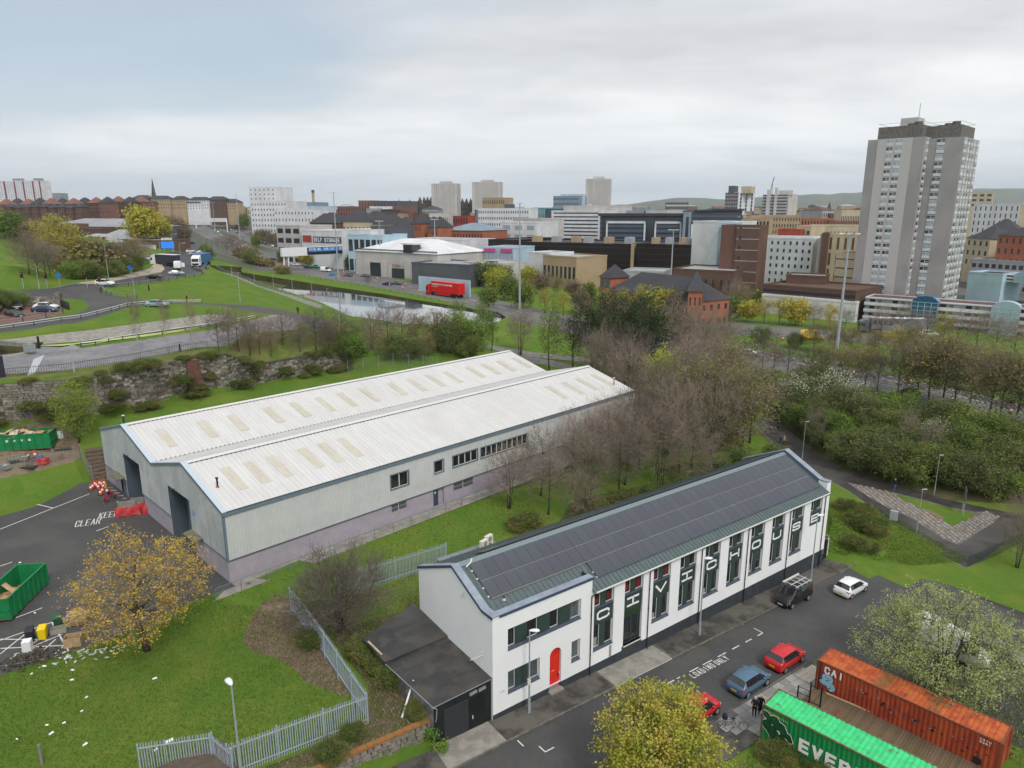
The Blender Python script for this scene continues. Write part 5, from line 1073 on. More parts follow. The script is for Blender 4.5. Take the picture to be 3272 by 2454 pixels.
p1 = GP('c1',1640,905); l2 = lorry('blue curtain side lorry with white cab waiting at the junction',tuple(onz(p1)+Vector((.5,7,0))),radians(-82),PAINT['white'],M('lorry_blue',(0.035,0.13,0.30),rough=.5),11.0,3.9)
p2 = GP('c1',1480,900); l3 = lorry('white roofed lorry with dark navy sides beside the blue lorry',tuple(onz(p2)+Vector((-4,4,0))),radians(150),PAINT['white'],M('lorry_navy',(0.035,0.035,0.06),rough=.5),9.5,3.7)
MB().box(-6.7,2.7,-1.22,1.22,3.70,3.76).obj('roof_sheet',M('lorry_white_top',(0.75,0.77,0.80),rough=.5),l3); tm = MB(); text_mesh(tm,'GREENCORE',.55,.8,.13,.75,(-5.8,-1.26,2.2),(1,0,0),(0,0,1),.02); tm.obj('lettering',wtxt,l3)
p3 = GP('e7',1040,440); l4 = lorry('grey trailer lorry with dark lettering behind the roadside trees',tuple(onz(p3)),radians(172),PAINT['grey'],M('lorry_grey',(0.20,0.21,0.26),rough=.5),13.6,4.0)
MB().box(-8.8,4.8,-1.2,1.2,4.0,4.05).obj('roof_sheet',MATS['lorry_white_top'],l4); tm = MB(); text_mesh(tm,'REED',.9,1.1,.25,1.3,(4.4,1.27,2.3),(-1,0,0),(0,0,1),.02); tm.obj('lettering',m_black,l4)
vehicle('bigvan','yellow_van','bright yellow van on the far motorway carriageway','van',onz(GP('e7',380,500)),radians(-13),'yellow')
vehicle('suv','motorway_car','white car passing the tall lamp mast on the near carriageway','car',onz(GP('e7',585,765)),radians(168),'white')
vehicle('saloon','motorway_car','silver blue car behind bare branches on the near carriageway','car',onz(GP('e3',1040,365)),radians(168),'silver')
vehicle('suv','motorway_car','white car beyond the bright green bush near the flats','car',onz(GP('e7',1390,470)),radians(-15),'white')
vehicle('saloon','motorway_car','white car in front of the pale glazed stair tower','car',onz(GP('e7',1770,625)),radians(-17),'white')
vehicle('suv','motorway_car','dark green car stopped behind the roadside trunks','car',onz(GP('e7',1190,985)),radians(165),'dgreen')
yn = radians(-25)
for (x,y,k,col,lab) in ((1210,1050,'saloon','grey','dark saloon behind another dark car left of the red lorry'),(1130,1055,'saloon','navy','navy car left of the dark saloon near the red lorry'),(935,985,'saloon','grey','grey car behind the lone roadside bush on the motorway'),(792,980,'suv','grey','grey car beside the lamp mast foot on the motorway'),(598,940,'bigvan','white','white van on the motorway below the blue sign'),(508,908,'van','green','green van on the motorway left of the white van'),(440,908,'saloon','navy','dark car left of the green van on the motorway'),(332,885,'hatch','white','white car just right of the gantry leg'),(315,865,'saloon','red','red car just ahead of the white one near the gantry'),(212,860,'hatch','orange','orange vehicle beside the gantry leg on the motorway'),(145,840,'saloon','black','black car left of the gantry on the motorway'),(18,815,'saloon','white','white car at the curve left of the gantry'),(25,790,'saloon','navy','dark car just beyond the white one on the curve')):
 vehicle(k,'motorway_car',lab,'car',onz(GP('c2',x,y)),yn+(pi if x > 700 else 0),col,detail=False,group='cars on the motorway')
r = random.Random(12)
cols = ['white','silver','grey','black','navy','red','white','grey','skyblue']
QG = 'queue of distant motorway cars'
QC = []
def lane(pts,cnt,side,seed):
 rr = random.Random(seed); P = PZ(pts)
 L = [0]
 for a,b in zip(P,P[1:]): L.append(L[-1]+(b-a).length)
 for i in range(cnt):
  d = L[-1]*((i+.5+rr.uniform(-.3,.3))/cnt)**1.35
  k = max(j for j in range(len(L)) if L[j] <= d); k = min(k,len(P)-2); f = (d-L[k])/max(L[k+1]-L[k],.01); a,b = P[k],P[k+1]; p = a.lerp(b,f)
  y = yaw_of(a,b)+(pi if rr.random() < side else 0)
  col = rr.choice(cols); k2 = rr.choice(['hatch','saloon','suv','hatch','bigvan'] if rr.random() < .5 else ['hatch','saloon','suv'])
  QC.append(vehicle(k2,'queue_car',col,'car',onz(p),y,col,detail=False,group=QG))
lane([(1000,815),(900,797),(820,771),(745,740),(680,712),(650,698)],24,0,1)
lane([(985,810),(900,791),(820,767),(750,736),(690,709),(655,694)],22,0,2)
lane([(800,800),(760,782),(700,748),(650,722),(610,702)],14,0,3)
for c_ in set(cols):
 ordinal_labels([o for o in QC if o['label'] == c_],'small distant %s car' % dict(skyblue='pale blue').get(c_,c_),'of its colour in the motorway queue')
for (x,y,yaw,col,lab) in ((1650,700,70,'black','black car on the slip road below the motorway'),(1635,775,60,'white','white van shaped car at the slip road mouth'),(1660,795,60,'silver','silver car at the slip road mouth'),(1735,780,60,'white','white car at the foot of the slip road'),(1270,840,-40,'silver','silver car by the trees left of the lorries'),(1325,835,-40,'navy','dark car tucked left of the white roofed lorry')):
 vehicle('suv' if 'van' in lab else 'saloon','waiting_car',lab,'car',onz(GP('c1',x,y)),radians(yaw),col,detail=False,group='cars waiting near the lorries')
# --- road markings
m_mark = M('worn_road_paint',(0.62,0.61,0.58),(0.30,0.30,0.29),scale=5,rough=.85,lo=.5,hi=.7)
m_markw = M('road_paint',(0.66,0.65,0.61),(0.50,0.49,0.47),scale=4,rough=.85,lo=.5,hi=.7)
m_marky = M('yellow_road_paint',(0.52,0.36,0.14),(0.42,0.30,0.14),scale=4,rough=.85)
def flat(name,P,mat,dz=.012):
 mb = MB(); mb.poly(*[(p[0],p[1],hgt(p[0],p[1])+dz) for p in P]); return mb.obj(name,mat,kind='structure')
def stripe(name,a,b,w,mat,dz=.012,n=None):
 a = Vector((a[0],a[1],0)); b = Vector((b[0],b[1],0)); d = (b-a); L = d.length; d.normalize(); s = Vector((d.y,-d.x,0))*w/2; n = n or max(1,int(L/2.5)); mb = MB()
 for i in range(n):
  p = a+d*L*i/n; q = a+d*L*(i+1)/n; mb.poly(*[(v.x,v.y,hgt(v.x,v.y)+dz) for v in (p+s,q+s,q-s,p-s)])
 return mb.obj(name,mat,kind='structure')
def ground_text(name,txt,P,ux,w,h,th,adv,mat,dz=.014):
 mb = MB(); ux = Vector((ux[0],ux[1],0)).normalized(); uy = Vector((-ux.y,ux.x,0)); text_mesh(mb,txt,w,h,th,adv,(P[0],P[1],0),ux,uy,0.0)
 mb.v = [(v[0],v[1],v[2]+hgt(v[0],v[1])+dz) for v in mb.v]; return mb.obj(name,mat,kind='structure')
ground_text('painted_lettering','LOADING',cw(16.45,-5.15),CU,.30,.62,.085,.42,m_mark)
ground_text('painted_lettering','ONLY',cw(19.55,-5.15),CU,.30,.62,.085,.42,m_mark)
for s0,s1 in ((14.0,14.9),(15.2,15.6),(16.8,17.9),(18.5,19.7),(20.5,21.6),(22.5,23.5),(24.4,25.3)): stripe('bay_line',cw(s0,-4.35),cw(s1,-4.35),.11,m_mark)
stripe('bay_line',cw(26.2,-4.35),cw(27.0,-4.35),.11,m_mark); stripe('bay_line',cw(27.0,-4.3),cw(27.0,-3.4),.11,m_mark); stripe('bay_line',cw(26.6,-2.5),cw(26.6,-1.4+-1.0),.11,m_mark); stripe('bay_line',cw(13.9,-8.9),cw(13.9,-7.2),.10,m_mark)
for s,t0,t1 in ((0.3,-3.3,-2.6),(1.2,-4.6,-3.9),): stripe('bay_line',cw(s,t0),cw(s,t1),.10,m_mark)
stripe('bay_line',cw(1.2,-4.6),cw(2.0,-4.6),.1,m_mark)
flat('asphalt_patch',[cw(16.1,-2.9),cw(17.4,-2.35),cw(20.4,-2.4),cw(20.6,-3.3),cw(20.2,-4.0),cw(17.0,-4.05),cw(15.8,-3.7)],M('fresh_patch',(0.085,0.085,0.085),(0.075,0.075,0.075),scale=3,rough=.85),.008)
m_kerb = M('kerb_stone',(0.17,0.165,0.15),(0.11,0.105,0.09),scale=2,rough=.9)
def kerb(pts,n=None,dz=.0):
 for a,b in zip(pts,pts[1:]):
  L = (Vector(b)-Vector(a)).length; k = max(1,int(L/1.0)); d = (Vector(b)-Vector(a))/k; u = d.normalized(); s = Vector((u.y,-u.x,0))*.07
  for i in range(k):
   p = Vector(a)+d*i+u*.01; q = Vector(a)+d*(i+1)-u*.01; z0,z1 = hgt(p.x,p.y),hgt(q.x,q.y)
   KERB.hexa([(p+s)[:2]+(z0-.1,),(q+s)[:2]+(z1-.1,),(q-s)[:2]+(z1-.1,),(p-s)[:2]+(z0-.1,),(p+s)[:2]+(z0+.115,),(q+s)[:2]+(z1+.115,),(q-s)[:2]+(z1+.115,),(p-s)[:2]+(z0+.115,)])
KERB = MB()
kerb([cw(-14,ROADE-.02),cw(10.3,ROADE-.02)]); kerb([cw(17.2,ROADE-.02),cw(44.6,ROADE-.02),cw(46.5,-2.62)]); kerb([cw(-12,-9.3),cw(26,-9.3)]); kerb([cw(10.3,ROADE),cw(10.3,-.1)]); kerb([cw(17.2,-.1),cw(17.2,ROADE)])
KERB.obj('kerb',m_kerb,kind='structure')
moss = MB(); r = random.Random(5)
for i in range(1500):
 s = r.uniform(17.4,44) if r.random() < .75 else r.uniform(-12,10); t = ROADE-.12+r.gauss(0,.10); p = cw(s,t); z = hgt(p.x,p.y)
 if sin(s*2.1)+sin(s*.7+1) < -.1: continue
 a = r.uniform(0,6.28); h = r.uniform(.03,.13); moss.poly((p.x-.05*cos(a),p.y-.05*sin(a),z),(p.x+.05*cos(a),p.y+.05*sin(a),z),(p.x+r.gauss(0,.05),p.y+r.gauss(0,.05),z+h))
moss.obj('kerb_weeds',l_kw if 'l_kw' in globals() else M('kerb_moss',(0.12,0.13,0.03),(0.16,0.13,0.04),scale=2,rough=1),kind='stuff',label='thin strip of moss and weeds along the street kerb',cat='weeds')
slab_m = [M('slab_grey%d' % k,c,tuple(x*.85 for x in c),scale=2.5,rough=.75,spec=.4) for k,c in enumerate(((0.27,0.27,0.26),(0.22,0.22,0.215),(0.33,0.325,0.31),(0.10,0.10,0.10)))]
pv = bpy.data.objects.new('slab_pavement',None); COL.objects.link(pv); pv['kind'] = 'structure'
pv.location = cw(0,0); pv.rotation_euler = (0,0,CYAW); r = random.Random(2)
for row in range(5):
 t0 = -9.45-row*.62; s = 13.2+row*.33-.3
 while s < 26:
  w = r.choice([.6,.9,.9]); e = min(s+w,26.2)
  if not (row >= 3 and s < 14.3) and not (row == 4 and s > 23.0):
   mt = slab_m[3] if (row == 0 and r.random() < .4) or r.random() < .07 else slab_m[r.randrange(3)]; dz = r.uniform(-.006,.006)
   z0,z1 = street_z(s)+.105+dz,street_z(e)+.105+dz
   MB().hexa([(s+.008,t0-.612,z0-.06),(e-.008,t0-.612,z1-.06),(e-.008,t0-.008,z1-.06),(s+.008,t0-.008,z0-.06),(s+.008,t0-.612,z0+.012),(e-.008,t0-.612,z1+.012),(e-.008,t0-.008,z1+.012),(s+.008,t0-.008,z0+.012)]).obj('paving_slab',mt,pv)
  s = e
m_tact = M('tactile_slab',(0.52,0.49,0.42),(0.45,0.42,0.36),scale=4,rough=.85)
for i in range(6):
 for j in range(3):
  s = 23.6+i*.42; t = -9.7-j*.42; MB().box(s+.01,s+.41,t-.41,t-.01,street_z(s)+.09,street_z(s)+.135).obj('paving_slab',m_tact,pv)
# --- containers
def container(label,s,t,yaw,L,h,mroof,mside,mrust,name='shipping_container'):
 p = cw(s,t); z = street_z(s)+.02
 c = thing(name,label,'container',(p.x,p.y,z),yaw,'shipping containers'); Wd = 2.44
 def corr(pts):
  pass
 sd = MB()
 def rib(y,sg):
  x = .12; P = [(.12,0)]
  while x < L-.2: P += [(x+.10,0),(x+.16,.045),(x+.26,.045),(x+.32,0)]; x += .32
  P.append((L-.12,0))
  for (a,da),(b,db) in zip(P,P[1:]): sd.poly((a,y+sg*da,.12),(b,y+sg*db,.12),(b,y+sg*db,h-.09),(a,y+sg*da,h-.09))
 rib(.03,1); rib(Wd-.03,-1)
 for x in (.03,L-.03): sd.poly((x,.05,.1),(x,Wd-.05,.1),(x,Wd-.05,h-.08),(x,.05,h-.08))
 sd.obj('side_panels',mside,c)
 rf = MB(); x = .30; P = [(.06,0)]
 while x < L-.4: P += [(x,0),(x+.05,.038),(x+.19,.038),(x+.24,0)]; x += .33
 P.append((L-.06,0))
 for (a,da),(b,db) in zip(P,P[1:]): rf.poly((a,.07,h-.055+da),(b,.07,h-.055+db),(b,Wd-.07,h-.055+db),(a,Wd-.07,h-.055+da))
 rf.obj('roof_sheet',mroof,c)
 for y in (.05,Wd-.05):
  MB().bar((0.05,y,h-.05),(L-.05,y,h-.05),.10,.10).obj('top_rail',mrust,c); MB().bar((0.05,y,.08),(L-.05,y,.08),.10,.16).obj('bottom_rail',mrust,c)
 for x in (.06,L-.06):
  for y in (.06,Wd-.06):
   MB().box(x-.075,x+.075,y-.075,y+.075,0,h-.01).obj('corner_post',mrust,c); MB().box(x-.09,x+.09,y-.085,y+.085,h-.12,h+.012).obj('corner_casting',mrust,c)
  MB().bar((x,.1,h-.05),(x,Wd-.1,h-.05),.1,.1).obj('end_rail',mrust,c)
 return c
m_or = M('orange_container_paint',(0.42,0.085,0.032),(0.36,0.062,0.026),scale=1.2,rough=.6,c3=(0.30,0.05,0.025),s3=.6,st=(1,1,.3))
m_orr = M('rusty_orange_roof',(0.50,0.125,0.035),(0.35,0.065,0.025),scale=1.6,rough=.7,c3=(0.07,0.055,0.045),s3=.75,lo3=.63,hi3=.70)
m_rust = M('rusty_rail',(0.16,0.075,0.045),(0.25,0.06,0.03),scale=3,rough=.85)
m_gr = M('green_container_paint',(0.012,0.26,0.075),(0.010,0.21,0.062),scale=1.2,rough=.6,c3=(0.06,0.11,0.03),s3=.5,lo3=.62,hi3=.75,st=(1,1,.3))
m_grr = M('green_container_roof',(0.06,0.60,0.22),(0.045,0.48,0.17),scale=1.8,rough=.65,c3=(0.14,0.17,0.10),s3=2.2,lo3=.62,hi3=.70)
m_grt = M('rusty_grey_rail',(0.16,0.145,0.10),(0.13,0.085,0.05),scale=3,rough=.9)
OYAW = radians(-46.85); GYAW = radians(-45.6)
oc_ = container('rusty orange shipping container with graffiti and peeling stickers',23.3,-11.57,OYAW,12.5,2.72,m_orr,m_or,m_rust)
gc_ = container('bright green shipping container with white lettering',14.6,-12.5,GYAW,12.5,3.0,m_grr,m_gr,m_grt)
tm = MB(); text_mesh(tm,'CAI',.42,.62,.12,.52,(.62,.012,1.85),(1,0,0),(0,0,1),.012); tm.obj('lettering',m_letter,oc_)
tm = MB(); text_mesh(tm,'EVERGREEN',.72,1.05,.24,.90,(2.75,.012,.85),(1,0,0),(0,0,1),.012); tm.obj('lettering',m_letter,gc_)
def blob(mb,cx,cz,rx,rz,y,n=18,ph=0,wob=.0):
 mb.poly(*[(cx+rx*(1+wob*sin(3*a+ph))*cos(a),y,cz+rz*(1+wob*cos(2*a+ph))*sin(a)) for a in [2*pi*i/n for i in range(n)]])
gb = MB(); gb.mi = 0
for k,(cx,cz,rx,rz) in enumerate(((.92,1.42,.47,.50),(.78,1.02,.52,.27),(1.24,.86,.36,.40))): blob(gb,cx,cz,rx,rz,.006-.001*k,20,k,.06)
gb.mi = 1
for k,(cx,cz,rx,rz) in enumerate(((.92,1.42,.43,.46),(.78,1.02,.48,.23),(1.24,.86,.32,.36))): blob(gb,cx,cz,rx,rz,.0035-.0006*k,20,k,.06)
gb.mi = 0
for k,(cx,cz,rx,rz) in enumerate(((.80,1.52,.10,.06),(1.08,1.50,.11,.09),(.92,1.30,.12,.05),(1.15,.72,.10,.05))): blob(gb,cx,cz,rx,rz,-.002-.0004*k,12,k,.2)
gb.mi = 2; blob(gb,1.08,1.50,.05,.04,-.0045,10); blob(gb,.80,1.52,.045,.03,-.005,10)
gb.obj('graffiti',[M('graffiti_navy',(0.03,0.04,0.12),rough=.7),M('graffiti_pale_blue',(0.33,0.55,0.70),(0.25,0.45,0.62),scale=3,rough=.7),m_letter],oc_)
gg = MB()
TH = [[(.45,1.55,.32,.40),(1.0,1.0,.34,.55)],[(.28,2.35,.30,.22),(.62,2.12,.26,.2)],[(.95,2.15,.36,.34),(1.2,1.85,.3,.3)],[(1.35,1.95,.36,.28),(1.62,1.65,.24,.36)],[(1.55,.98,.28,.35),(1.9,.62,.30,.42)],[(1.95,1.45,.26,.2),(2.15,1.22,.16,.14)],[(.75,1.30,.30,.42)]]
for lay,(gr_,mi) in enumerate(((.085,0),(.035,1),(-.03,2))):
 gg.mi = mi; i = 0
 for L_ in TH:
  for cx,cz,rx,rz in L_:
   blob(gg,cx,cz,rx+gr_,rz+gr_,.012-.005*lay-.00025*i,16,i,.05); i += 1
gg.obj('graffiti',[m_letter,M('graffiti_black',(0.008,0.02,0.012),rough=.6),M('graffiti_green',(0.01,0.10,0.035),(0.008,0.06,0.02),scale=2,rough=.6)],gc_)
yt = MB(); r = random.Random(3)
for i in range(12): x = .35+i*.13; yt.poly((x,.008,2.62+.05*sin(i*2)-i*.012),(x+.09,.008,2.60-i*.012),(x+.09,.008,2.72-i*.012-.06*r.random()),(x+.02,.008,2.75-i*.012))
yt.obj('graffiti_tag',M('graffiti_yellow',(0.45,0.42,0.02),rough=.7),gc_,kind='stuff')
r = random.Random(21); mst = [M('sticker_black',(0.02,0.02,0.025),rough=.6),M('sticker_grey',(0.33,0.33,0.36),(0.08,0.08,0.1),scale=6,rough=.6),M('sticker_violet',(0.12,0.05,0.10),rough=.7)]
for i in range(34):
 x = 2.9+9.0*(i/34)+r.uniform(-.25,.25); z = 1.45+r.gauss(0,.28)+(.25 if x < 5 else 0)-.018*x; w,h = r.uniform(.10,.26),r.uniform(.06,.20); a = r.uniform(-.5,.5)
 pts = [(x+cos(a)*u*w-sin(a)*v_*h,.004-.0004*(i % 9),z+sin(a)*u*w+cos(a)*v_*h) for u,v_ in ((-.5,-.5),(.5,-.4),(.45,.5),(-.5,.42))]; MB().poly(*pts).obj('sticker',mst[0 if r.random() < .55 else (1 if r.random() < .75 else 2)],oc_)
MB().box(11.0,11.5,-.0,.012,.35,.85).obj('vent_patch',mst[0],oc_); tm = MB(); text_mesh(tm,'CAIU',.13,.14,.03,.18,(11.2,.012,2.3),(1,0,0),(0,0,1),.01); text_mesh(tm,'22G1',.13,.14,.03,.18,(11.2,.012,2.08),(1,0,0),(0,0,1),.01); tm.obj('lettering',m_letter,oc_)
lt = MB(); r = random.Random(6)
for i in range(500):
 x = r.choice([4.6,8.1,8.2,4.7])+r.gauss(0,.28); y = r.uniform(.05,2.4); a = r.uniform(0,6.28); s = .09; z = 2.72+r.uniform(-.02,.06); lt.poly((x,y,z),(x+s*cos(a),y+s*sin(a),z+.03),(x+s*cos(a+1.3),y+s*sin(a+1.3),z+.01))
for i in range(900):
 x = r.uniform(5,11); y = r.uniform(.9,2.4)*min(1,1); a = r.uniform(0,6.28); s = .05
 if r.random() < (2.4-y)/2: continue
 z = 2.705; lt.poly((x,y,z),(x+s*cos(a),y+s*sin(a),z+.03),(x+s*cos(a+1.3),y+s*sin(a+1.3),z+.01))
lt.obj('leaf_litter',M('dead_leaves',(0.13,0.115,0.055),(0.22,0.20,0.08),scale=4,rough=1),oc_,kind='stuff')
dk = thing('timber_deck','worn timber deck floor between the two containers','deck',cw(17.4,-12.4),GYAW+0.0); dk.location.z = street_z(19)+.06
m_deck = M('worn_deck_board',(0.165,0.115,0.065),(0.09,0.068,0.045),scale=1.3,rough=.85,rnd=.22,c3=(0.24,0.17,0.09),s3=.5,lo3=.55,hi3=.7); m_deckr = M('red_painted_board',(0.20,0.03,0.025),(0.13,0.08,0.05),scale=3,rough=.8)
BD = MB().box(-.5,.5,-.5,.5,-.5,.5).mesh('board'); BD.materials.append(m_deck)
for i in range(62):
 x = .1+i*.2; wdt = 6.15+.0*i; o = link('deck_board',BD,dk,(x,wdt/2-.05,.05+r.uniform(-.006,.006))); o.scale = (.185,wdt-.1,.05)
for y0 in (1.2,3.4):
 MB().box(2.2,2.55,y0,y0+1.3,.076,.082).obj('red_stripe',m_deckr,dk)
MB().bar((1.0,5.75,.14),(4.6,6.0,.14),.09,.09).obj('timber_batten',M('pale_batten',(0.48,0.37,0.20),rough=.8),label='pale timber batten lying on the deck beside the orange container',cat='batten').matrix_world = dk.matrix_basis
gt_ = thing('mesh_gate','black mesh gate half open between the containers','gate',cw(21.0,-11.5),OYAW+radians(8)); gt_.location.z = street_z(21)+.1
for x in (0,.9,1.7): MB().box(x-.05,x+.05,-.05,.05,0,1.9 if x else 1.2).obj('post',m_black,gt_)
gm_ = MB()
for i in range(12): gm_.bar((.05+i*.07,0,.1),(.05+i*.07,0,1.1),.012,.012)
for z in (.1,.6,1.1): gm_.bar((0,0,z),(.9,0,z),.03,.03)
for z in (.2,1.6): gm_.bar((.9,0,z),(1.7,0,z),.03,.03)
gm_.obj('mesh_panel',m_black,gt_)
MB().cyl(cw(23.2,-11.9)+Vector((0,0,street_z(23))),cw(23.2,-11.9)+Vector((0,0,2.0)),.05,None,8).obj('gate_post',m_black,label='single black post standing against the orange container corner',cat='post')
# --- people
def person(label,P,yaw,h=1.75,top=(0.02,0.025,0.035),legs=(0.012,0.013,0.018),head=(0.05,0.04,0.03),hat=None,shoes=(0.5,0.5,0.5),pose='stand',coat=False,group=None,seed=1):
 k = h/1.75; m2 = POSE[pose].copy(); m2.transform(Matrix.Scale(k,4))
 mats = [M('skin_tone',(0.45,0.27,0.19),rough=.6)]+[M('cloth_%d_%d_%d' % tuple(int(255*q) for q in c),c,rough=.9) for c in (top,legs,hat or head,shoes)]
 for m in mats: m2.materials.append(m)
 idx = []
 for p in m2.polygons:
  c = p.center/k
  if c.z < .085: i = 4
  elif c.z < (.62 if coat else .90): i = 2
  elif c.z > 1.655 or (c.z > 1.58 and c.x < .01): i = 3
  elif c.z > 1.50: i = 0
  elif (pose == 'phone' and c.x > .30) or (pose != 'phone' and abs(c.y) > .17 and c.z < .93): i = 0
  else: i = 1
  idx.append(i)
 m2.polygons.foreach_set('material_index',idx); m2.polygons.foreach_set('use_smooth',[True]*len(idx))
 t = thing('person',label,'person',tuple(P),yaw,group); link('body',m2,t)
 fm = MB()
 for s in (-1,1): fm.cyl((.125*k,.032*s*k,1.625*k),(.131*k,.032*s*k,1.625*k),.011*k,None,6)
 fm.obj('eyes',m_black,t); MB().hexa([(.118*k,-.015*k,1.575*k),(.145*k,-.012*k,1.575*k),(.145*k,.012*k,1.575*k),(.118*k,.015*k,1.575*k),(.115*k,-.008*k,1.625*k),(.128*k,-.006*k,1.625*k),(.128*k,.006*k,1.625*k),(.115*k,.008*k,1.625*k)]).obj('nose',mats[0],t)
 if coat: cm = MB(); cm.cyl((0,0,.42*k),(0,0,1.0*k),.20*k,.17*k,12); cm.obj('coat_skirt',mats[1],t)
 if hat: hm = MB(); hm.cyl((.02*k,0,1.66*k),(.015*k,0,1.78*k),.098*k,.06*k,12); hm.obj('hat',mats[3],t)
 if pose == 'phone': MB().box(.40*k,.415*k,-.05*k,.05*k,1.20*k,1.32*k).obj('phone',m_black,t)
 return t
P1 = onz(cw(16.3,-10.85),.11); P2 = onz(cw(16.95,-10.95),.11)
person('person in grey cap and dark jacket holding a phone by the green container',P1,CYAW+radians(200),1.8,hat=(0.45,0.50,0.52),pose='phone',group='people by the containers',shoes=(.6,.6,.6))
person('person in yellow hat and long black coat beside the green container',P2,CYAW+radians(200),1.74,top=(0.012,0.012,0.014),hat=(0.70,0.42,0.02),pose='stand',coat=True,group='people by the containers',shoes=(.1,.1,.1))
for c,x,y,yaw,top,legs,hair,hat,lab,sd_ in (('e3',1330,1145,120,(0.012,0.013,0.018),(0.05,0.08,0.16),(0.03,0.02,0.02),None,'person in black top and jeans on the footpath beside a tan coat',1),('e3',1362,1145,120,(0.38,0.30,0.13),(0.03,0.03,0.03),(0.40,0.33,0.16),(0.40,0.33,0.16),'person in tan hooded coat on the footpath',2),('e3',1310,1012,125,(0.012,0.012,0.014),(0.02,0.02,0.025),(0.10,0.10,0.10),None,'person in black walking farthest along the footpath',3),('e8',1093,722,200,(0.012,0.014,0.016),(0.08,0.13,0.24),(0.35,0.33,0.30),(0.35,0.33,0.30),'person in dark jacket and blue jeans walking past the cobbles',4),('c2',358,1312,90,(0.03,0.03,0.03),(0.03,0.03,0.035),(0.05,0.04,0.03),None,'person in dark clothes walking on the canal road',5),('c1',872,1130,0,(0.03,0.03,0.035),(0.03,0.035,0.05),(0.05,0.04,0.03),None,'person in dark clothes waiting at the traffic island',6),('c1',1555,1640,0,(0.02,0.02,0.02),(0.02,0.02,0.02),(0.04,0.03,0.03),None,'person in black on the canalside paving behind the bush',7)):
 person(lab,onz(GP(c,x,y),.02),radians(yaw),1.76,top=top,legs=legs,head=hair,hat=hat,pose='walk',group='people walking',seed=sd_)
dg_ = thing('dog','small pale dog walking on the footpath beside its owner','dog',onz(GP('e3',1252,1005),.01),radians(120))
db = MB(); db.smooth = True; db.tube([(-.32,0,.36),(-.22,0,.40),(0,0,.40),(.2,0,.42),(.30,0,.50),(.40,0,.58),(.50,0,.54)],[.06,.10,.095,.11,.075,.075,.035],8)
for x in (-.22,.2):
 for y in (-.06,.06): db.tube([(x,y,.36),(x-(.05 if x < 0 else 0),y,.20),(x+.01,y,.02)],[.05,.032,.025],6)
db.tube([(-.32,0,.40),(-.45,0,.52)],[.025,.012],5).tube([(.38,.05,.62),(.36,.06,.70)],[.025,.008],4).tube([(.38,-.05,.62),(.36,-.06,.70)],[.025,.008],4)
db.obj('body',M('dog_fur',(0.42,0.38,0.33),(0.30,0.26,0.22),scale=6,rough=1),dg_)
def bicycle(label,P,yaw,lean,col):
 t = thing('bicycle',label,'bicycle',tuple(P),yaw,'parked bicycles'); t.rotation_euler = (lean,0,yaw)
 for x,nm in ((-.52,'wheel'),(.52,'wheel')):
  w = MB(); n = 22; w.tube([(x+.33*cos(2*pi*i/n),0,.34+.33*sin(2*pi*i/n)) for i in range(n+1)],.016,5); wo = w.obj('wheel',m_tyre,t)
  rm = MB(); rm.tube([(x+.30*cos(2*pi*i/n),0,.34+.30*sin(2*pi*i/n)) for i in range(n+1)],.011,4)
  for i in range(10): a = 2*pi*i/10; rm.bar((x,0,.34),(x+.3*cos(a),0,.34+.3*sin(a)),.004,.004)
  rm.obj('rim',m_rim,wo)
 f = MB(); bb,hs,se,rh,fh = (-.05,0,.30),(.36,0,.78),(-.18,0,.78),(-.52,0,.34),(.52,0,.34)
 for a,b in ((bb,hs),(bb,se),(se,hs),(bb,rh),(rh,se),(hs,fh),(se,(-.22,0,.92)),(hs,(.33,0,.92))): f.tube([a,b],.016,6)
 f.obj('frame',col,t); MB().hexa([(-.36,-.07,.92),(-.10,-.03,.92),(-.10,.03,.92),(-.36,.07,.92),(-.36,-.07,.97),(-.10,-.03,.96),(-.10,.03,.96),(-.36,.07,.97)]).obj('saddle',m_black,t)
 MB().tube([(.30,-.26,.95),(.36,-.10,.95),(.36,.10,.95),(.30,.26,.95)],.013,6).obj('handlebar',m_black,t); MB().cyl((-.05,-.03,.30),(-.05,.03,.30),.09,None,12).obj('chainring',m_rim,t)
 return t
b0 = onz(cw(13.75,-10.45),.1); b1 = onz(cw(14.0,-10.95),.1)
bicycle('silver wheeled bicycle with a dark bag, farther from the green container',b0,CYAW+radians(-35),.12,m_black); bicycle('silver wheeled bicycle, nearer the green container',b1,CYAW+radians(-40),-.08,M('bike_grey',(0.2,0.22,0.2),rough=.4,metal=.4))
def sack(name,label,cat,P,col,s=.28):
 mb = MB(); mb.smooth = True; mb.tube([(0,0,0),(0,0,.06),(.01,0,.25),(.03,0,.42),(.05,0,.5)],[s*.7,s*.95,s,s*.75,s*.3],10); return mb.obj(name,M(name+'_cloth',col,rough=.9),loc=tuple(P),label=label,cat=cat)
sack('backpack','navy backpack on the ground at the green container corner','bag',onz(cw(14.1,-13.1)),(0.03,0.03,0.10),.3); sack('pannier_bag','dark blue bag sitting on the bicycle by the kerb','bag',b0+Vector((-.3,.05,.72)),(0.02,0.025,0.05),.2)
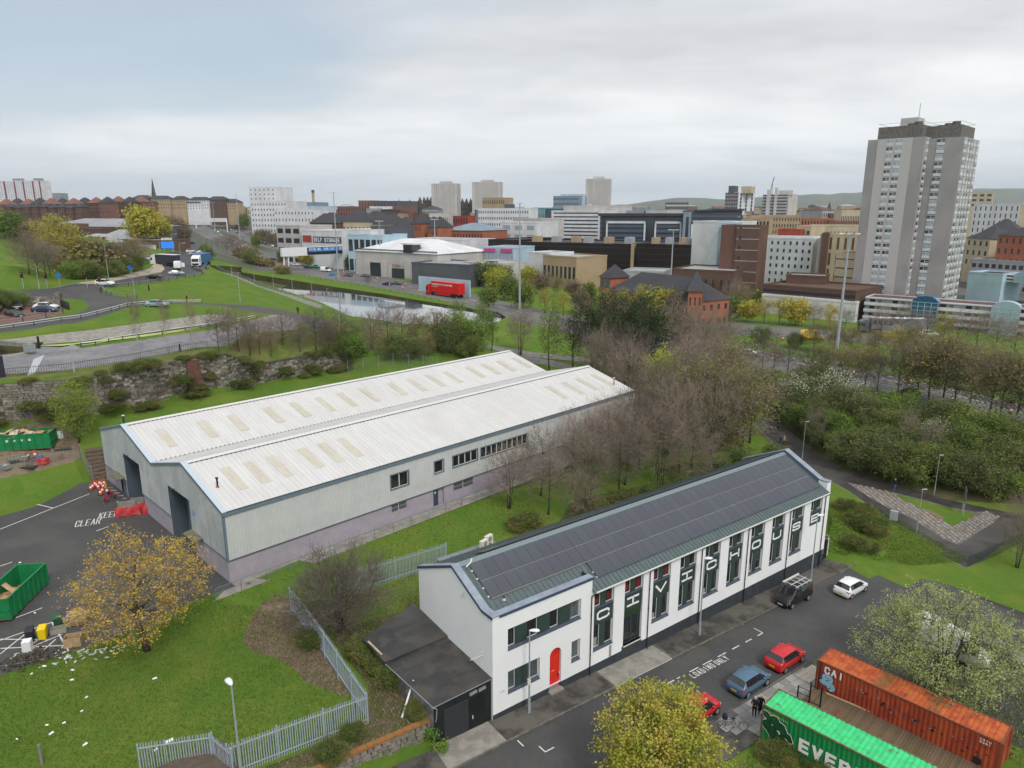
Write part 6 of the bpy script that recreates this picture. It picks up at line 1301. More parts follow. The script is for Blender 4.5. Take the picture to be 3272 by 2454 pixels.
# --- lamp posts
m_lamp = M('lamp_post_grey',(0.38,0.42,0.46),(0.33,0.36,0.40),scale=2,rough=.5,metal=.2); m_lens = M('lamp_lens',(0.70,0.74,0.76),rough=.2)
def lamp(label,P,h,yaw,arm=.5,r0=.11,style='oval',group='street lamps',detail=True):
 t = thing('street_lamp',label,'lamp post',tuple(P),yaw,group)
 mb = MB(); mb.cyl((0,0,-.2),(0,0,1.3),r0,r0,10); mb.cyl((0,0,1.3),(0,0,h),r0*.66,r0*.42,10); mb.obj('pole',m_lamp,t)
 if style == 'oval':
  hd_ = MB(); hd_.smooth = True; hd_.tube([(-.05,0,h),(.1,0,h+.05),(.35,0,h+.08),(.6,0,h+.07),(.72,0,h+.04)],[.05,.11,.16,.15,.06],10); hd_.v = [(x,y*1.25,h+.04+(z-h-.04)*.6) for x,y,z in hd_.v]; hd_.obj('lantern',m_lens,t)
 elif style == 'flat': MB().hexa([(-.1,-.06,h-.02),(.55,-.13,h+.02),(.55,.13,h+.02),(-.1,.06,h-.02),(-.1,-.06,h+.06),(.55,-.13,h+.09),(.55,.13,h+.09),(-.1,.06,h+.06)]).obj('lantern',m_lamp,t)
 elif style == 'long':
  MB().tube([(0,0,h-.05),(.3,0,h+.12),(1.3,0,h+.25)],.045,6).obj('arm',m_lamp,t); MB().hexa([(1.2,-.1,h+.18),(1.95,-.13,h+.25),(1.95,.13,h+.25),(1.2,.1,h+.18),(1.2,-.1,h+.3),(1.95,-.13,h+.36),(1.95,.13,h+.36),(1.2,.1,h+.3)]).obj('lantern',m_lens,t)
 if detail: MB().box(r0*.9,r0*1.15,-.05,.05,.4,.9).obj('access_door',m_steel,t)
 return t
lamp('grey street lamp in front of the red arched door',onz(cw(2.7,-.85)),7.0,CYAW+radians(-40)); lamp('grey street lamp beside the loading bay patch',onz(cw(21.75,-1.35)),7.6,CYAW+radians(-30)); lamp('grey street lamp near the last letter of the building',onz(cw(38.9,-1.85)),7.8,CYAW+radians(-20))
nl_ = lamp('pale street lamp with round head rising above the corner of the palisade fence',onz(cw(-17.3,1.6)),7.6,CYAW+radians(95))
MB().box(-.12,.12,-.14,-.10,2.6,3.1).obj('notice',m_wframe,bpy.data.objects['street_lamp'])
for c,x,yb,yt,lab in (('e8',298,455,185,'path lamp just behind the white building gable'),('e8',1437,750,440,'path lamp beside the dark footpath and shrubs'),('e8',1285,1080,715,'path lamp standing by the cobbles')):
 P = GP(c,x,yb); hh_ = 5.6 if x != 298 else 6.2; lamp(lab,P,hh_,radians(10),style='flat',r0=.07,group='footpath lamps')
sgn = thing('notice_board','tall thin notice board on two posts seen edge on','sign',onz(GP('e8',1685,935)),radians(62))
for x in (0,1.3): MB().cyl((x,0,-.1),(x,0,3.6),.05,None,8).obj('post',m_lamp,sgn)
MB().box(-.1,1.4,-.03,.03,1.6,3.6).obj('panel',M('board_dark',(0.10,0.11,0.12),rough=.4),sgn)
MB().box(-.45,.45,-.2,.2,0,1.25).obj('utility_cabinet',M('cabinet_grey',(0.36,0.40,0.44),rough=.6),loc=tuple(onz(GP('e8',1085,975))),rotz=radians(-35),label='grey utility cabinet on the path edge',cat='cabinet')
gf = thing('green_railing','dark green railing fence along the right hand path','fence',onz(GP('e8',1720,1385)),0); A = GP('e8',1720,1385); B = GP('e8',2230,1150); n = 60; m_gf = M('dark_green_railing',(0.025,0.05,0.04),rough=.7)
for i in range(n+1):
 p = A.lerp(B,i/n); p.z = hgt(p.x,p.y); MB().bar(p-A-Vector((0,0,0)),p-A+Vector((0,0,1.3)),.03,.03).obj('bar',m_gf,gf)
MB().bar((0,0,1.25),(B-A)+Vector((0,0,1.25+hgt(B.x,B.y)-B.z)),.04,.05).obj('rail',m_gf,gf)
cs = MB(); r = random.Random(14); pts = [(p.x,p.y) for p in PL('e8',[(690,650),(860,690),(1090,740),(1160,800),(1330,880),(1480,970),(1610,1030),(1770,950),(1900,900),(2000,950),(1900,1030),(1640,1190),(1500,1120),(1250,960),(1000,850),(800,730)])]
xs = [p[0] for p in pts]; ys = [p[1] for p in pts]; grid_ = []
y = min(ys)
while y < max(ys):
 x = min(xs)
 while x < max(xs): grid_.append((x+r.uniform(-.06,.06),y+r.uniform(-.04,.04))); x += .62
 y += .44
grid_ = np.array(grid_); grid_ = grid_[inside(pts,grid_)]; hz_ = hgta(grid_)
near_ = np.argsort(-(hz_*0+(-grid_[:,1])))
CB = MB().hexa([(-.26,-.17,-.06),(.26,-.17,-.06),(.26,.17,-.06),(-.26,.17,-.06),(-.2,-.12,.05),(.2,-.12,.06),(.2,.12,.05),(-.2,.12,.06)]).mesh('sett'); m_sett = M('granite_sett',(0.30,0.27,0.24),(0.20,0.18,0.16),scale=3,rough=.9,rnd=.25); CB.materials.append(m_sett)
cob = [o for o in bpy.data.objects if o.name.startswith('cobbles')][0]
for k,i in enumerate(near_):
 if k < 300: o = link('sett',CB,cob,(grid_[i,0],grid_[i,1],hz_[i]+.03),r.uniform(-.15,.15)+.6)
 else:
  a = .6+r.uniform(-.15,.15); c_,s_ = cos(a),sin(a); gx,gy,gz_ = grid_[i,0],grid_[i,1],hz_[i]+.03
  cs.hexa([(gx+c_*u-s_*w,gy+s_*u+c_*w,gz_+z) for u,w,z in ((-.26,-.17,-.06),(.26,-.17,-.06),(.26,.17,-.06),(-.26,.17,-.06),(-.2,-.12,.05),(.2,-.12,.06),(.2,.12,.05),(-.2,.12,.06))])
if cs.v: cs.obj('sett_mass',m_sett,cob,kind='stuff')
# --- yard: skips, cones, chairs, bins, pallets
m_skip = M('skip_green',(0.010,0.22,0.075),(0.012,0.18,0.06),scale=1.5,rough=.55)
def skip(label,P,yaw,L=6.2,Wd=2.4,h=2.1,txt=None):
 t = thing('waste_skip',label,'skip',tuple(P),yaw,'green waste skips')
 for nm,b in (('side_wall',(-L/2,L/2,-Wd/2,-Wd/2+.06)),('side_wall',(-L/2,L/2,Wd/2-.06,Wd/2)),('end_wall',(-L/2,-L/2+.06,-Wd/2+.06,Wd/2-.06)),('end_wall',(L/2-.06,L/2,-Wd/2+.06,Wd/2-.06))): MB().box(*b,.25,h).obj(nm,m_skip,t)
 MB().box(-L/2,L/2,-Wd/2,Wd/2,.18,.25).obj('floor',m_rust,t); MB().box(-L/2,L/2,-.5,-.35,0,.18).obj('runner',m_black,t); MB().box(-L/2,L/2,.35,.5,0,.18).obj('runner',m_black,t)
 n = 8
 for i in range(n+1):
  x = -L/2+.06+(L-.12)*i/n
  for y in (-Wd/2-.05,Wd/2+.05): MB().box(x-.05,x+.05,y-.05,y+.05,.2,h).obj('rib',m_skip,t)
 for y in (-Wd/2,Wd/2): MB().bar((-L/2,y,h),(L/2,y,h),.14,.12).obj('top_rail',m_skip,t)
 for x in (-L/2,L/2): MB().bar((x,-Wd/2,h),(x,Wd/2,h),.14,.12).obj('top_rail',m_skip,t); MB().bar((x+(.05 if x > 0 else -.05),-Wd/2,1.1),(x+(.05 if x > 0 else -.05),Wd/2,1.1),.1,.1).obj('end_rail',m_skip,t)
 if txt:
  tm = MB(); text_mesh(tm,txt,.30,.36,.07,.85,(-1.5,-Wd/2-.02,1.35),(1,0,0),(0,0,1),.03); tm.obj('lettering',m_letter,t)
 return t
p = GP('d1',200,925); k1 = skip('green skip heaped with boards below the stone wall',onz(p)+Vector((-.6,1.2,0)),radians(14),7.0,2.4,2.2,'enva')
r = random.Random(9)
mw = [M('scrap_wood%d' % k,c,tuple(x*.7 for x in c),scale=2,rough=.9) for k,c in enumerate(((0.50,0.30,0.13),(0.62,0.52,0.40),(0.55,0.55,0.55),(0.35,0.16,0.08),(0.60,0.40,0.22)))]
for i in range(22):
 b = MB(); L = r.uniform(.8,2.0); w = r.uniform(.4,1.1); b.box(-L/2,L/2,-w/2,w/2,-.02,.02); o = b.obj('scrap_board',mw[i % 5],k1,(r.uniform(-2.8,2.8),r.uniform(-.7,.7),1.95+r.uniform(0,.45))); o.rotation_euler = (r.uniform(-.4,.4),r.uniform(-.4,.4),r.uniform(0,3.1))
p = GP('d2',20,640); k2 = skip('green skip at the left picture edge in the car park',onz(p)+Vector((-1.0,3.1,0)),radians(97),6.2,2.4,2.1)
for i in range(8):
 b = MB(); L = r.uniform(1,2); b.box(-L/2,L/2,-.3,.3,-.02,.02); o = b.obj('scrap_board',mw[(0,3,4)[i % 3]],k2,(r.uniform(-2,2),r.uniform(-.6,.6),.9+r.uniform(0,.4))); o.rotation_euler = (r.uniform(-.5,.5),r.uniform(-.5,.5),r.uniform(0,3.1))
m_cone = M('cone_orange',(0.62,0.07,0.02),rough=.6)
def cone_proto():
 t = bpy.data.objects.new('traffic_cone',None); COL.objects.link(t); t['category'] = 'cone'
 MB().box(-.2,.2,-.2,.2,0,.05).obj('base',m_black,t); MB().cyl((0,0,.05),(0,0,.78),.15,.03,12).obj('body',m_cone,t); MB().cyl((0,0,.28),(0,0,.46),.122,.087,12).obj('reflective_band',m_letter,t); return t
CONE = cone_proto(); cu = [False]
def cone(P,label,group,s=1.0):
 if not cu[0]: o = CONE; cu[0] = True; o.location = tuple(P)
 else: o = dup(CONE,tuple(P),R.uniform(0,6))
 o['label'] = label; o['group'] = group; o.scale = (s,)*3; return o
cl_ = []
for x,y in ((785,1258),(800,1245),(822,1225),(838,1235),(850,1250),(862,1218),(880,1225),(890,1245),(900,1215),(868,1300),(885,1280),(925,1285)): cl_.append(cone(GP('d1',x,y),'','cones heaped beside the warehouse',1.2))
ordinal_labels(cl_,'orange and white traffic cone','in the heap beside the warehouse')
for i,(x,y) in enumerate(((822,1010),(850,1058),(872,1105))): cone(GP('d1',x,y),'orange and white traffic cone on the steps, %s' % ('highest of three','middle of three','lowest of three')[i],'cones on the steps',.8)
ysn = thing('warning_sign','yellow triangular no entry floor sign beside the cones','sign',onz(GP('d1',912,1245)),radians(-30)); MB().prism([(-.22,0),(.22,0),(.12,.75),(-.12,.75)],-.06,.06).obj('panel',M('sign_yellow',(0.65,0.42,0.02),rough=.6),ysn); MB().cyl((0,-.065,.42),(0,-.07,.42),.11,None,14).obj('disc',M('sign_red',(0.5,0.03,0.05),rough=.6),ysn)
cone(GP('d1',250,985),'orange traffic cone beside the skip lot debris','cones by the skip',1.2); cone(GP('d1',305,975),'orange and white traffic cone nearest the red crate','cones by the skip',1.3)
m_maroon = M('maroon_fabric',(0.20,0.02,0.04),rough=.9)
def chair(label,P,yaw,tip=0):
 t = thing('office_chair',label,'chair',tuple(P),yaw,'dumped maroon chairs'); t.rotation_euler = (tip,0,yaw)
 MB().box(-.25,.25,-.25,.25,.42,.50).obj('seat',m_maroon,t); MB().box(-.25,.25,.22,.29,.52,.95).obj('backrest',m_maroon,t)
 for x in (-.28,.28): MB().tube([(x,-.28,0),(x,-.28,.62),(x,.26,.62),(x,.30,0)],.018,6).obj('leg_frame',m_rim,t)
 return t
chair('maroon chair standing upright beside the cones',onz(GP('d1',985,1330)),radians(150)); chair('maroon chair tipped over in front of the heap',onz(GP('d1',905,1380))+Vector((0,0,.25)),radians(190),1.4)
chair('black chair lying inside the heap of cones',onz(GP('d1',920,1310))+Vector((0,0,.2)),radians(60),1.2)
for i,(c,x,y,lab) in enumerate((('d1',1100,1420,'grey concrete barrier block in front of the roller door'),('d1',1210,1385,'grey concrete barrier block nearest the gable wall'))):
 bb_ = thing('concrete_barrier',lab,'barrier',onz(GP(c,x,y)),WYAW-radians(28),'concrete barrier blocks'); MB().prism([(-.30,0),(.30,0),(.18,.45),(.10,.95),(-.10,.95),(-.18,.45)],-.95,.95).obj('block',m_pave,bb_).rotation_euler = (0,0,pi/2)
m_redp = M('red_plastic',(0.48,0.03,0.035),(0.55,0.10,0.10),scale=2,rough=.5)
for i,(x,y) in enumerate(((1060,1480),(1150,1470),(1230,1440),(1290,1450))):
 rb = thing('red_barrier','red plastic road barrier behind the golden tree, %s from the left' % ORD[i] if i else 'red plastic road barrier behind the golden tree, leftmost','barrier',onz(GP('d1',x,y)),radians(20+8*i),'red plastic barriers')
 MB().box(-.75,.75,-.2,.2,.08,.75).obj('body',m_redp,rb); MB().box(-.7,.7,-.08,.08,.75,1.0).obj('top_bar',m_redp,rb); MB().box(-.75,-.35,-.25,.25,0,.08).box(.35,.75,-.25,.25,0,.08).obj('foot',m_redp,rb)
def wheelie(label,P,yaw,col,lidc):
 t = thing('wheelie_bin',label,'bin',tuple(P),yaw,'wheelie bins')
 MB().hexa([(-.24,-.28,.08),(.24,-.28,.08),(.24,.28,.08),(-.24,.28,.08),(-.29,-.36,.98),(.29,-.36,.98),(.29,.34,.98),(-.29,.34,.98)]).obj('body',col,t)
 MB().hexa([(-.31,-.40,.98),(.31,-.40,.98),(.31,.40,.98),(-.31,.40,.98),(-.29,-.36,1.04),(.29,-.36,1.04),(.27,.40,1.10),(-.27,.40,1.10)]).obj('lid',lidc,t)
 for x in (-.26,.26): MB().cyl((x-.03,.30,.1),(x+.03,.30,.1),.1,None,10).obj('wheel',m_black,t)
 return t
yb = M('bin_yellow',(0.78,0.55,0.005),rough=.45); gb_ = M('bin_green',(0.02,0.10,0.05),rough=.5); kb = M('bin_black',(0.025,0.027,0.032),rough=.5)
D = lambda x,y: G(0+x*.394,1850+y*.394,3.1)
wheelie('bright yellow wheelie bin on the hatched area',onz(D(352,475)),radians(20),yb,yb); wheelie('dark green wheelie bin behind the planter box',onz(D(470,380)),radians(35),gb_,gb_); wheelie('black wheelie bin behind the white fridge',onz(D(250,490)),radians(25),kb,kb)
fr = thing('fridge','white discarded fridge on the hatched area','fridge',onz(D(228,575)),radians(20)); MB().box(-.3,.3,-.3,.3,.03,.95).obj('cabinet',m_letter,fr); MB().box(-.29,.29,-.34,-.305,.05,.94).obj('door',M('fridge_door',(0.72,0.73,0.75),rough=.4),fr)
m_pal_ = M('pallet_timber',(0.46,0.32,0.18),(0.36,0.25,0.14),scale=3,rough=.9)
def pallet(label,P,yaw,n=1):
 t = thing('pallet',label,'pallet',tuple(P),yaw,'timber pallets')
 for k in range(n):
  z = k*.15
  for i in range(6): MB().box(-.6,.6,-.5+i*.18,-.5+i*.18+.1,z+.11,z+.135).obj('slat',m_pal_,t)
  for x in (-.6,-.05,.5): MB().box(x,x+.1,-.5,.5,z,z+.11).obj('bearer',m_pal_,t)
 return t
pallet('stack of timber pallets holding the heap of offcuts',onz(D(640,350)),radians(20),3)
bx = thing('timber_crate','open plywood crate at the lawn edge','crate',onz(D(600,520)),radians(18))
for b in ((-.6,.6,-.45,-.41),(-.6,.6,.41,.45),(-.6,-.56,-.41,.41),(.56,.6,-.41,.41)): MB().box(*b,0,.75).obj('side_board',m_pal_,bx)
MB().box(-.56,.56,-.41,.41,.05,.10).obj('base_board',m_pal_,bx)
pb_ = thing('planter_box','grey wooden planter box beside the green bin','planter',onz(D(480,420)),radians(25))
for b in ((-.55,.55,-.35,-.31),(-.55,.55,.31,.35),(-.55,-.51,-.31,.31),(.51,.55,-.31,.31)): MB().box(*b,0,.4).obj('side_board',M('grey_wood',(0.30,0.27,0.23),rough=.9),pb_)
wpile = MB(); r = random.Random(31)
for i in range(170):
 a = r.uniform(0,3.14); L = r.uniform(.2,.5); p = Vector((r.gauss(0,.42),r.gauss(0,.36),0)); z = .5+max(0,.42-.45*p.length)+r.uniform(0,.12); d = Vector((cos(a),sin(a),r.uniform(-.3,.3)))*L/2; wpile.bar(p+Vector((0,0,z))-d,p+Vector((0,0,z))+d,r.uniform(.04,.1),.03)
wpile.obj('offcut_heap',M('fresh_offcuts',(0.62,0.47,0.30),(0.50,0.36,0.22),scale=4,rough=.9),loc=tuple(onz(D(640,330))),kind='stuff',label='heap of pale timber offcuts on the pallets',cat='timber')
sp_ = MB()
for i in range(420):
 p = Vector((r.gauss(0,1.0),r.gauss(0,.55),0)); z = max(0,.28-.2*p.length)+r.uniform(0,.08); s = r.uniform(.04,.14); sp_.hexa([p+Vector((r.uniform(-s,s),r.uniform(-s,s),z+dz)) for dz in (0,0,0,0,s,s,s,s)])
sp_.obj('rubble_heap',M('dark_rubble',(0.07,0.055,0.045),(0.13,0.11,0.09),scale=3,rough=1),loc=tuple(onz(D(240,650))),rotz=.5,kind='stuff',label='dark heap of soil and rubble at the lawn edge',cat='rubble')
ty = MB(); ty.tube([(.28*cos(2*pi*i/16),.28*sin(2*pi*i/16),.1) for i in range(17)],.1,8); tyo = ty.obj('loose_tyre',m_tyre,loc=tuple(onz(D(825,320))),label='loose car tyre and wheel lying beside the pallets',cat='tyre'); MB().cyl((0,0,.05),(0,0,.16),.18,None,12).obj('rim',m_rim,tyo)
ld = thing('ladder','aluminium ladder lying on the tarmac under the golden tree','ladder',onz(D(960,390),.06),radians(18))
for y in (-.2,.2): MB().bar((-1.2,y,0),(1.2,y,0),.05,.06).obj('stile',m_rim,ld)
for i in range(9): MB().bar((-1.1+i*.27,-.2,0),(-1.1+i*.27,.2,0),.03,.03).obj('rung',m_rim,ld)
cr = MB()
for i in range(40):
 L = r.uniform(.15,.5); a = r.uniform(0,3.1); p = Vector((r.gauss(0,1.5),r.gauss(0,.5),r.uniform(.02,.12))); d = Vector((cos(a)*L/2,sin(a)*L/2,r.uniform(-.06,.06))); cr.bar(p-d,p+d,r.uniform(.06,.2),.02)
cr.obj('plastic_scraps',M('white_scrap',(0.62,0.62,0.64),(0.40,0.40,0.42),scale=3,rough=.7),loc=tuple(onz(D(740,600))),rotz=.35,kind='stuff',label='white plastic and paper scraps along the lawn edge',cat='litter')
lit = []
for x,y in ((312,945),(222,1000),(510,972),(505,1042),(608,1165),(575,1262),(330,1360),(362,1418),(1088,1032),(1193,1470),(1098,1532),(245,570),(140,217),(600,1495),(450,1345),(120,1458)):
 q = GP('d2',x,y) if y > 900 else GP('d2',x,y); a = R.uniform(0,3); s = R.uniform(.08,.16) if (x,y) != (1193,1470) else .26
 o = MB().hexa([(-s,-s*.5,0),(s,-s*.5,0),(s,s*.5,.0),(-s,s*.5,0),(-s*.8,-s*.4,.06),(s*.9,-s*.5,.03),(s*.8,s*.4,.08),(-s,s*.4,.04)]).obj('litter_scrap',m_letter,loc=tuple(onz(q,.02)),rotz=a,cat='litter',group='litter on the lawn'); lit.append(o)
ordinal_labels(lit,'white scrap of litter','on the lawn and yard')
for i in range(5): stripe('parking_line',GP('d2',[0,30,70,90,112][i],[240,320,405,500,603][i]),GP('d2',[85,137,187,240,298][i],[212,287,363,447,533][i]),.11,m_markw)
stripe('parking_line',GP('d1',0,1595),GP('d1',770,1290),.12,m_markw); stripe('parking_line',GP('d1',320,1380),GP('d1',455,1412),.12,m_markw)
for i in range(7): stripe('parking_line',GP('d1',920+i*34,1235+i*24),GP('d1',980+i*28,1238+i*22),.12,m_markw if i else m_marky)
stripe('parking_line',GP('d1',1010,1355),GP('d1',1060,1395),.12,m_markw); stripe('parking_line',GP('d1',830,1610),GP('d1',940,1570),.12,m_markw)
a = GP('d1',612,1515); b = GP('d1',690,1580); ground_text('painted_lettering','CLEAR',GP('d1',640,1578),(GP('d1',770,1560)-GP('d1',640,1578)),.42,1.7,.10,.50,m_markw)
ground_text('painted_lettering','KEEP',GP('d1',845,1505),(GP('d1',960,1490)-GP('d1',845,1505)),.42,1.7,.10,.50,m_markw)
HB = [(0,490),(300,385),(420,345),(555,575),(415,630),(0,700)]
Q = [D(*p) for p in HB]
for i in range(len(Q)-1): stripe('hatch_line',Q[i],Q[i+1],.11,m_mark)
for p,q in (((0,600),(200,440)),((80,640),(330,470)),((190,650),(300,520)),((330,590),(450,480)),((420,620),(520,530)),((0,555),(520,530)),((0,480),(390,485)),((100,610),(500,440))): stripe('hatch_line',D(*p),D(*q),.11,m_mark)
stp = thing('yard_steps','worn timber edged steps climbing beside the warehouse','steps',(0,0,0)); A = GP('d1',868,1185); B = GP('d1',815,960)
for i in range(9):
 p = A.lerp(B,i/9); z = 3.25+i*.33; u = (B-A).normalized(); s_ = Vector((u.y,-u.x,0)); w = s_*1.0; f = u*.42; f.z = 0
 MB().hexa([tuple((p-w)[:2])+(z-.9,),tuple((p+w)[:2])+(z-.9,),tuple((p+w+u*1.6)[:2])+(z-.9,),tuple((p-w+u*1.6)[:2])+(z-.9,),tuple((p-w)[:2])+(z,),tuple((p+w)[:2])+(z,),tuple((p+w+u*1.6)[:2])+(z,),tuple((p-w+u*1.6)[:2])+(z,)]).obj('step',M('step_wood',(0.10,0.075,0.055),(0.16,0.12,0.09),scale=3,rough=.95),stp)
def meshfence(label,A,B,h=2.0,n=None,name='mesh_fence'):
 t = thing(name,label,'fence',tuple(onz(A)),0,'wire mesh fences'); d = Vector((B.x-A.x,B.y-A.y,0)); L = d.length; d.normalize(); n = n or max(1,int(L/2.8)); o = onz(A)
 for i in range(n+1): p = onz(A+d*L*i/n)-o; MB().cyl(p,p+Vector((0,0,h)),.04,None,6).obj('post',m_steel,t)
 w = MB(); k = int(L/.35)
 for i in range(k+1): p = onz(A+d*L*i/k)-o; w.bar(p,p+Vector((0,0,h)),.012,.012)
 for j in range(7):
  for i in range(n): p = onz(A+d*L*i/n)-o; q = onz(A+d*L*(i+1)/n)-o; w.bar(p+Vector((0,0,h*(j+.3)/7)),q+Vector((0,0,h*(j+.3)/7)),.012,.012)
 w.obj('wire_mesh',m_steel,t,kind='stuff'); return t
meshfence('grey wire mesh fence beside the timber steps',GP('d1',805,1185),GP('d1',700,1000),2.2); meshfence('grey wire mesh fence in front of the skip lot',GP('d1',700,1000),GP('d1',-30,1100),1.9)
meshfence('wire mesh fence behind the warehouse joining the old wall',GT(1063,1192),GT(1400,1180),2.6)
for lab,c,x,y,sz,col in (('red plastic crate on the skip lot','d1',375,1030,(1.1,.8,.7),m_redp),('beige sack of rubble on the skip lot','d1',215,1000,(1.0,.9,.6),m_pave),('blue tub of rubbish on the skip lot','d1',345,995,(.7,.5,.5),M('tub_blue',(0.05,0.20,0.45),rough=.5)),('grey wire trolley on the skip lot','d1',50,1075,(1.2,.8,.6),m_steel),('white appliance lying beside the weeping tree','d1',515,810,(.7,.6,.9),m_letter)):
 P = GP(c,x,y); t = thing('yard_item',lab,lab.split()[1] if lab.split()[0] != 'grey' else 'trolley',onz(P),R.uniform(-.4,.4)); a,b,h = sz; t.name = dict(red='plastic_crate',beige='rubble_sack',blue='plastic_tub',grey='wire_trolley',white='old_appliance')[lab.split()[0]]; t['category'] = t.name.split('_')[1]
 for q in ((-a/2,a/2,-b/2,-b/2+.05),(-a/2,a/2,b/2-.05,b/2),(-a/2,-a/2+.05,-b/2+.05,b/2-.05),(a/2-.05,a/2,-b/2+.05,b/2-.05)): MB().box(*q,.05,h).obj('side',col,t)
 MB().box(-a/2+.05,a/2-.05,-b/2+.05,b/2-.05,.05,h*.7).obj('filling',mw[1] if lab[0] != 'w' else col,t)
for i in range(3):
 P = GP('d1',(245,545,150)[i],(1060,905,1005)[i]); MB().box(-.9,.9,-.5,.5,0,.08).obj('dark_mat',M('dark_sheet',(0.04,0.045,0.05),rough=.8),loc=tuple(onz(P,.02)),rotz=.4*i,label=('dark sheet lying by the red crate','dark sheet lying right of the skip','dark sheet lying nearest the beige sack')[i],cat='sheet')
pe_ = palisade('steel palisade fence around the brick chamber, street side run',GP('d2',1000,1720),GP('d2',1500,1640)); palisade('steel palisade fence around the brick chamber, side run',GP('d2',1505,1640),GP('d2',1640,1760),flip=-1)
ck = G(*px('d2',1330,1680),3.2); MB().hexa([(-2.2,-1.6,0),(2.4,-1.6,0),(2.4,1.3,0),(-2.2,1.3,0),(-2.2,-1.6,.9),(2.4,-1.6,.9),(2.4,1.3,.9),(-2.2,1.3,.9)]).obj('brick_chamber',M('brown_roof_slab',(0.12,0.09,0.07),(0.09,0.07,0.055),scale=3,rough=.9),loc=tuple(onz(ck)),rotz=CYAW,label='flat topped brown chamber inside the small fence',cat='chamber')
MB().cyl((0,0,-.2),(0,0,1.5),.09,None,10).obj('concrete_post',m_pave,loc=tuple(onz(GP('d2',298,1640))),label='weathered concrete post on the lawn near the bottom edge',cat='post')
# --- trees and shrubs
m_bark = M('bark',(0.085,0.072,0.058),(0.05,0.042,0.034),scale=4,rough=.95)
m_twig = M('bare_twig',(0.271,0.219,0.172),(0.175,0.144,0.116),scale=2,rough=.95,rnd=.18)
m_twigd = M('dark_twig',(0.149,0.123,0.102),(0.105,0.088,0.074),scale=2,rough=.95,rnd=.15)
m_birch = M('birch_bark',(0.50,0.48,0.44),(0.30,0.28,0.25),scale=3,rough=.9)
def leafm(n,a,b,c=None,s=1.3,tl=.28,rnd=.15): return M('leaf_'+n,a,b,scale=s,rough=.75,spec=.12,transl=tl,rnd=rnd,c3=c,s3=.45,lo=.35,hi=.65)
l_gold = leafm('gold',(0.60,0.44,0.07),(0.46,0.34,0.06),(0.52,0.33,0.07),rnd=.02)
l_lime = leafm('lime_maple',(0.43,0.42,0.06),(0.28,0.33,0.05),(0.52,0.43,0.09),rnd=.02)
l_willow = leafm('willow',(0.44,0.49,0.20),(0.31,0.37,0.14),None,rnd=.02)
l_green = leafm('mid_green',(0.128,0.196,0.044),(0.082,0.139,0.034),(0.204,0.238,0.060))
l_fresh = leafm('fresh_green',(0.187,0.306,0.051),(0.119,0.221,0.037),(0.289,0.357,0.068))
l_dark = leafm('ivy_dark',(0.033,0.063,0.021),(0.054,0.090,0.027),None,rnd=.1)
l_olive = leafm('olive_bud',(0.27,0.265,0.085),(0.18,0.185,0.06),(0.27,0.215,0.11),rnd=.08)
l_bud = leafm('brown_bud',(0.255,0.196,0.128),(0.187,0.153,0.093),None)
l_ygreen = leafm('yellow_green',(0.459,0.451,0.060),(0.323,0.340,0.051),(0.510,0.408,0.085))
l_bright = leafm('bright_lime',(0.486,0.540,0.027),(0.365,0.459,0.024),None,rnd=.05)
l_white = leafm('blossom',(0.720,0.680,0.640),(0.550,0.550,0.450),None,tl=.15,rnd=.03)
l_conif = leafm('conifer',(0.026,0.054,0.029),(0.042,0.077,0.035),None,tl=.05)
PROTO = {}
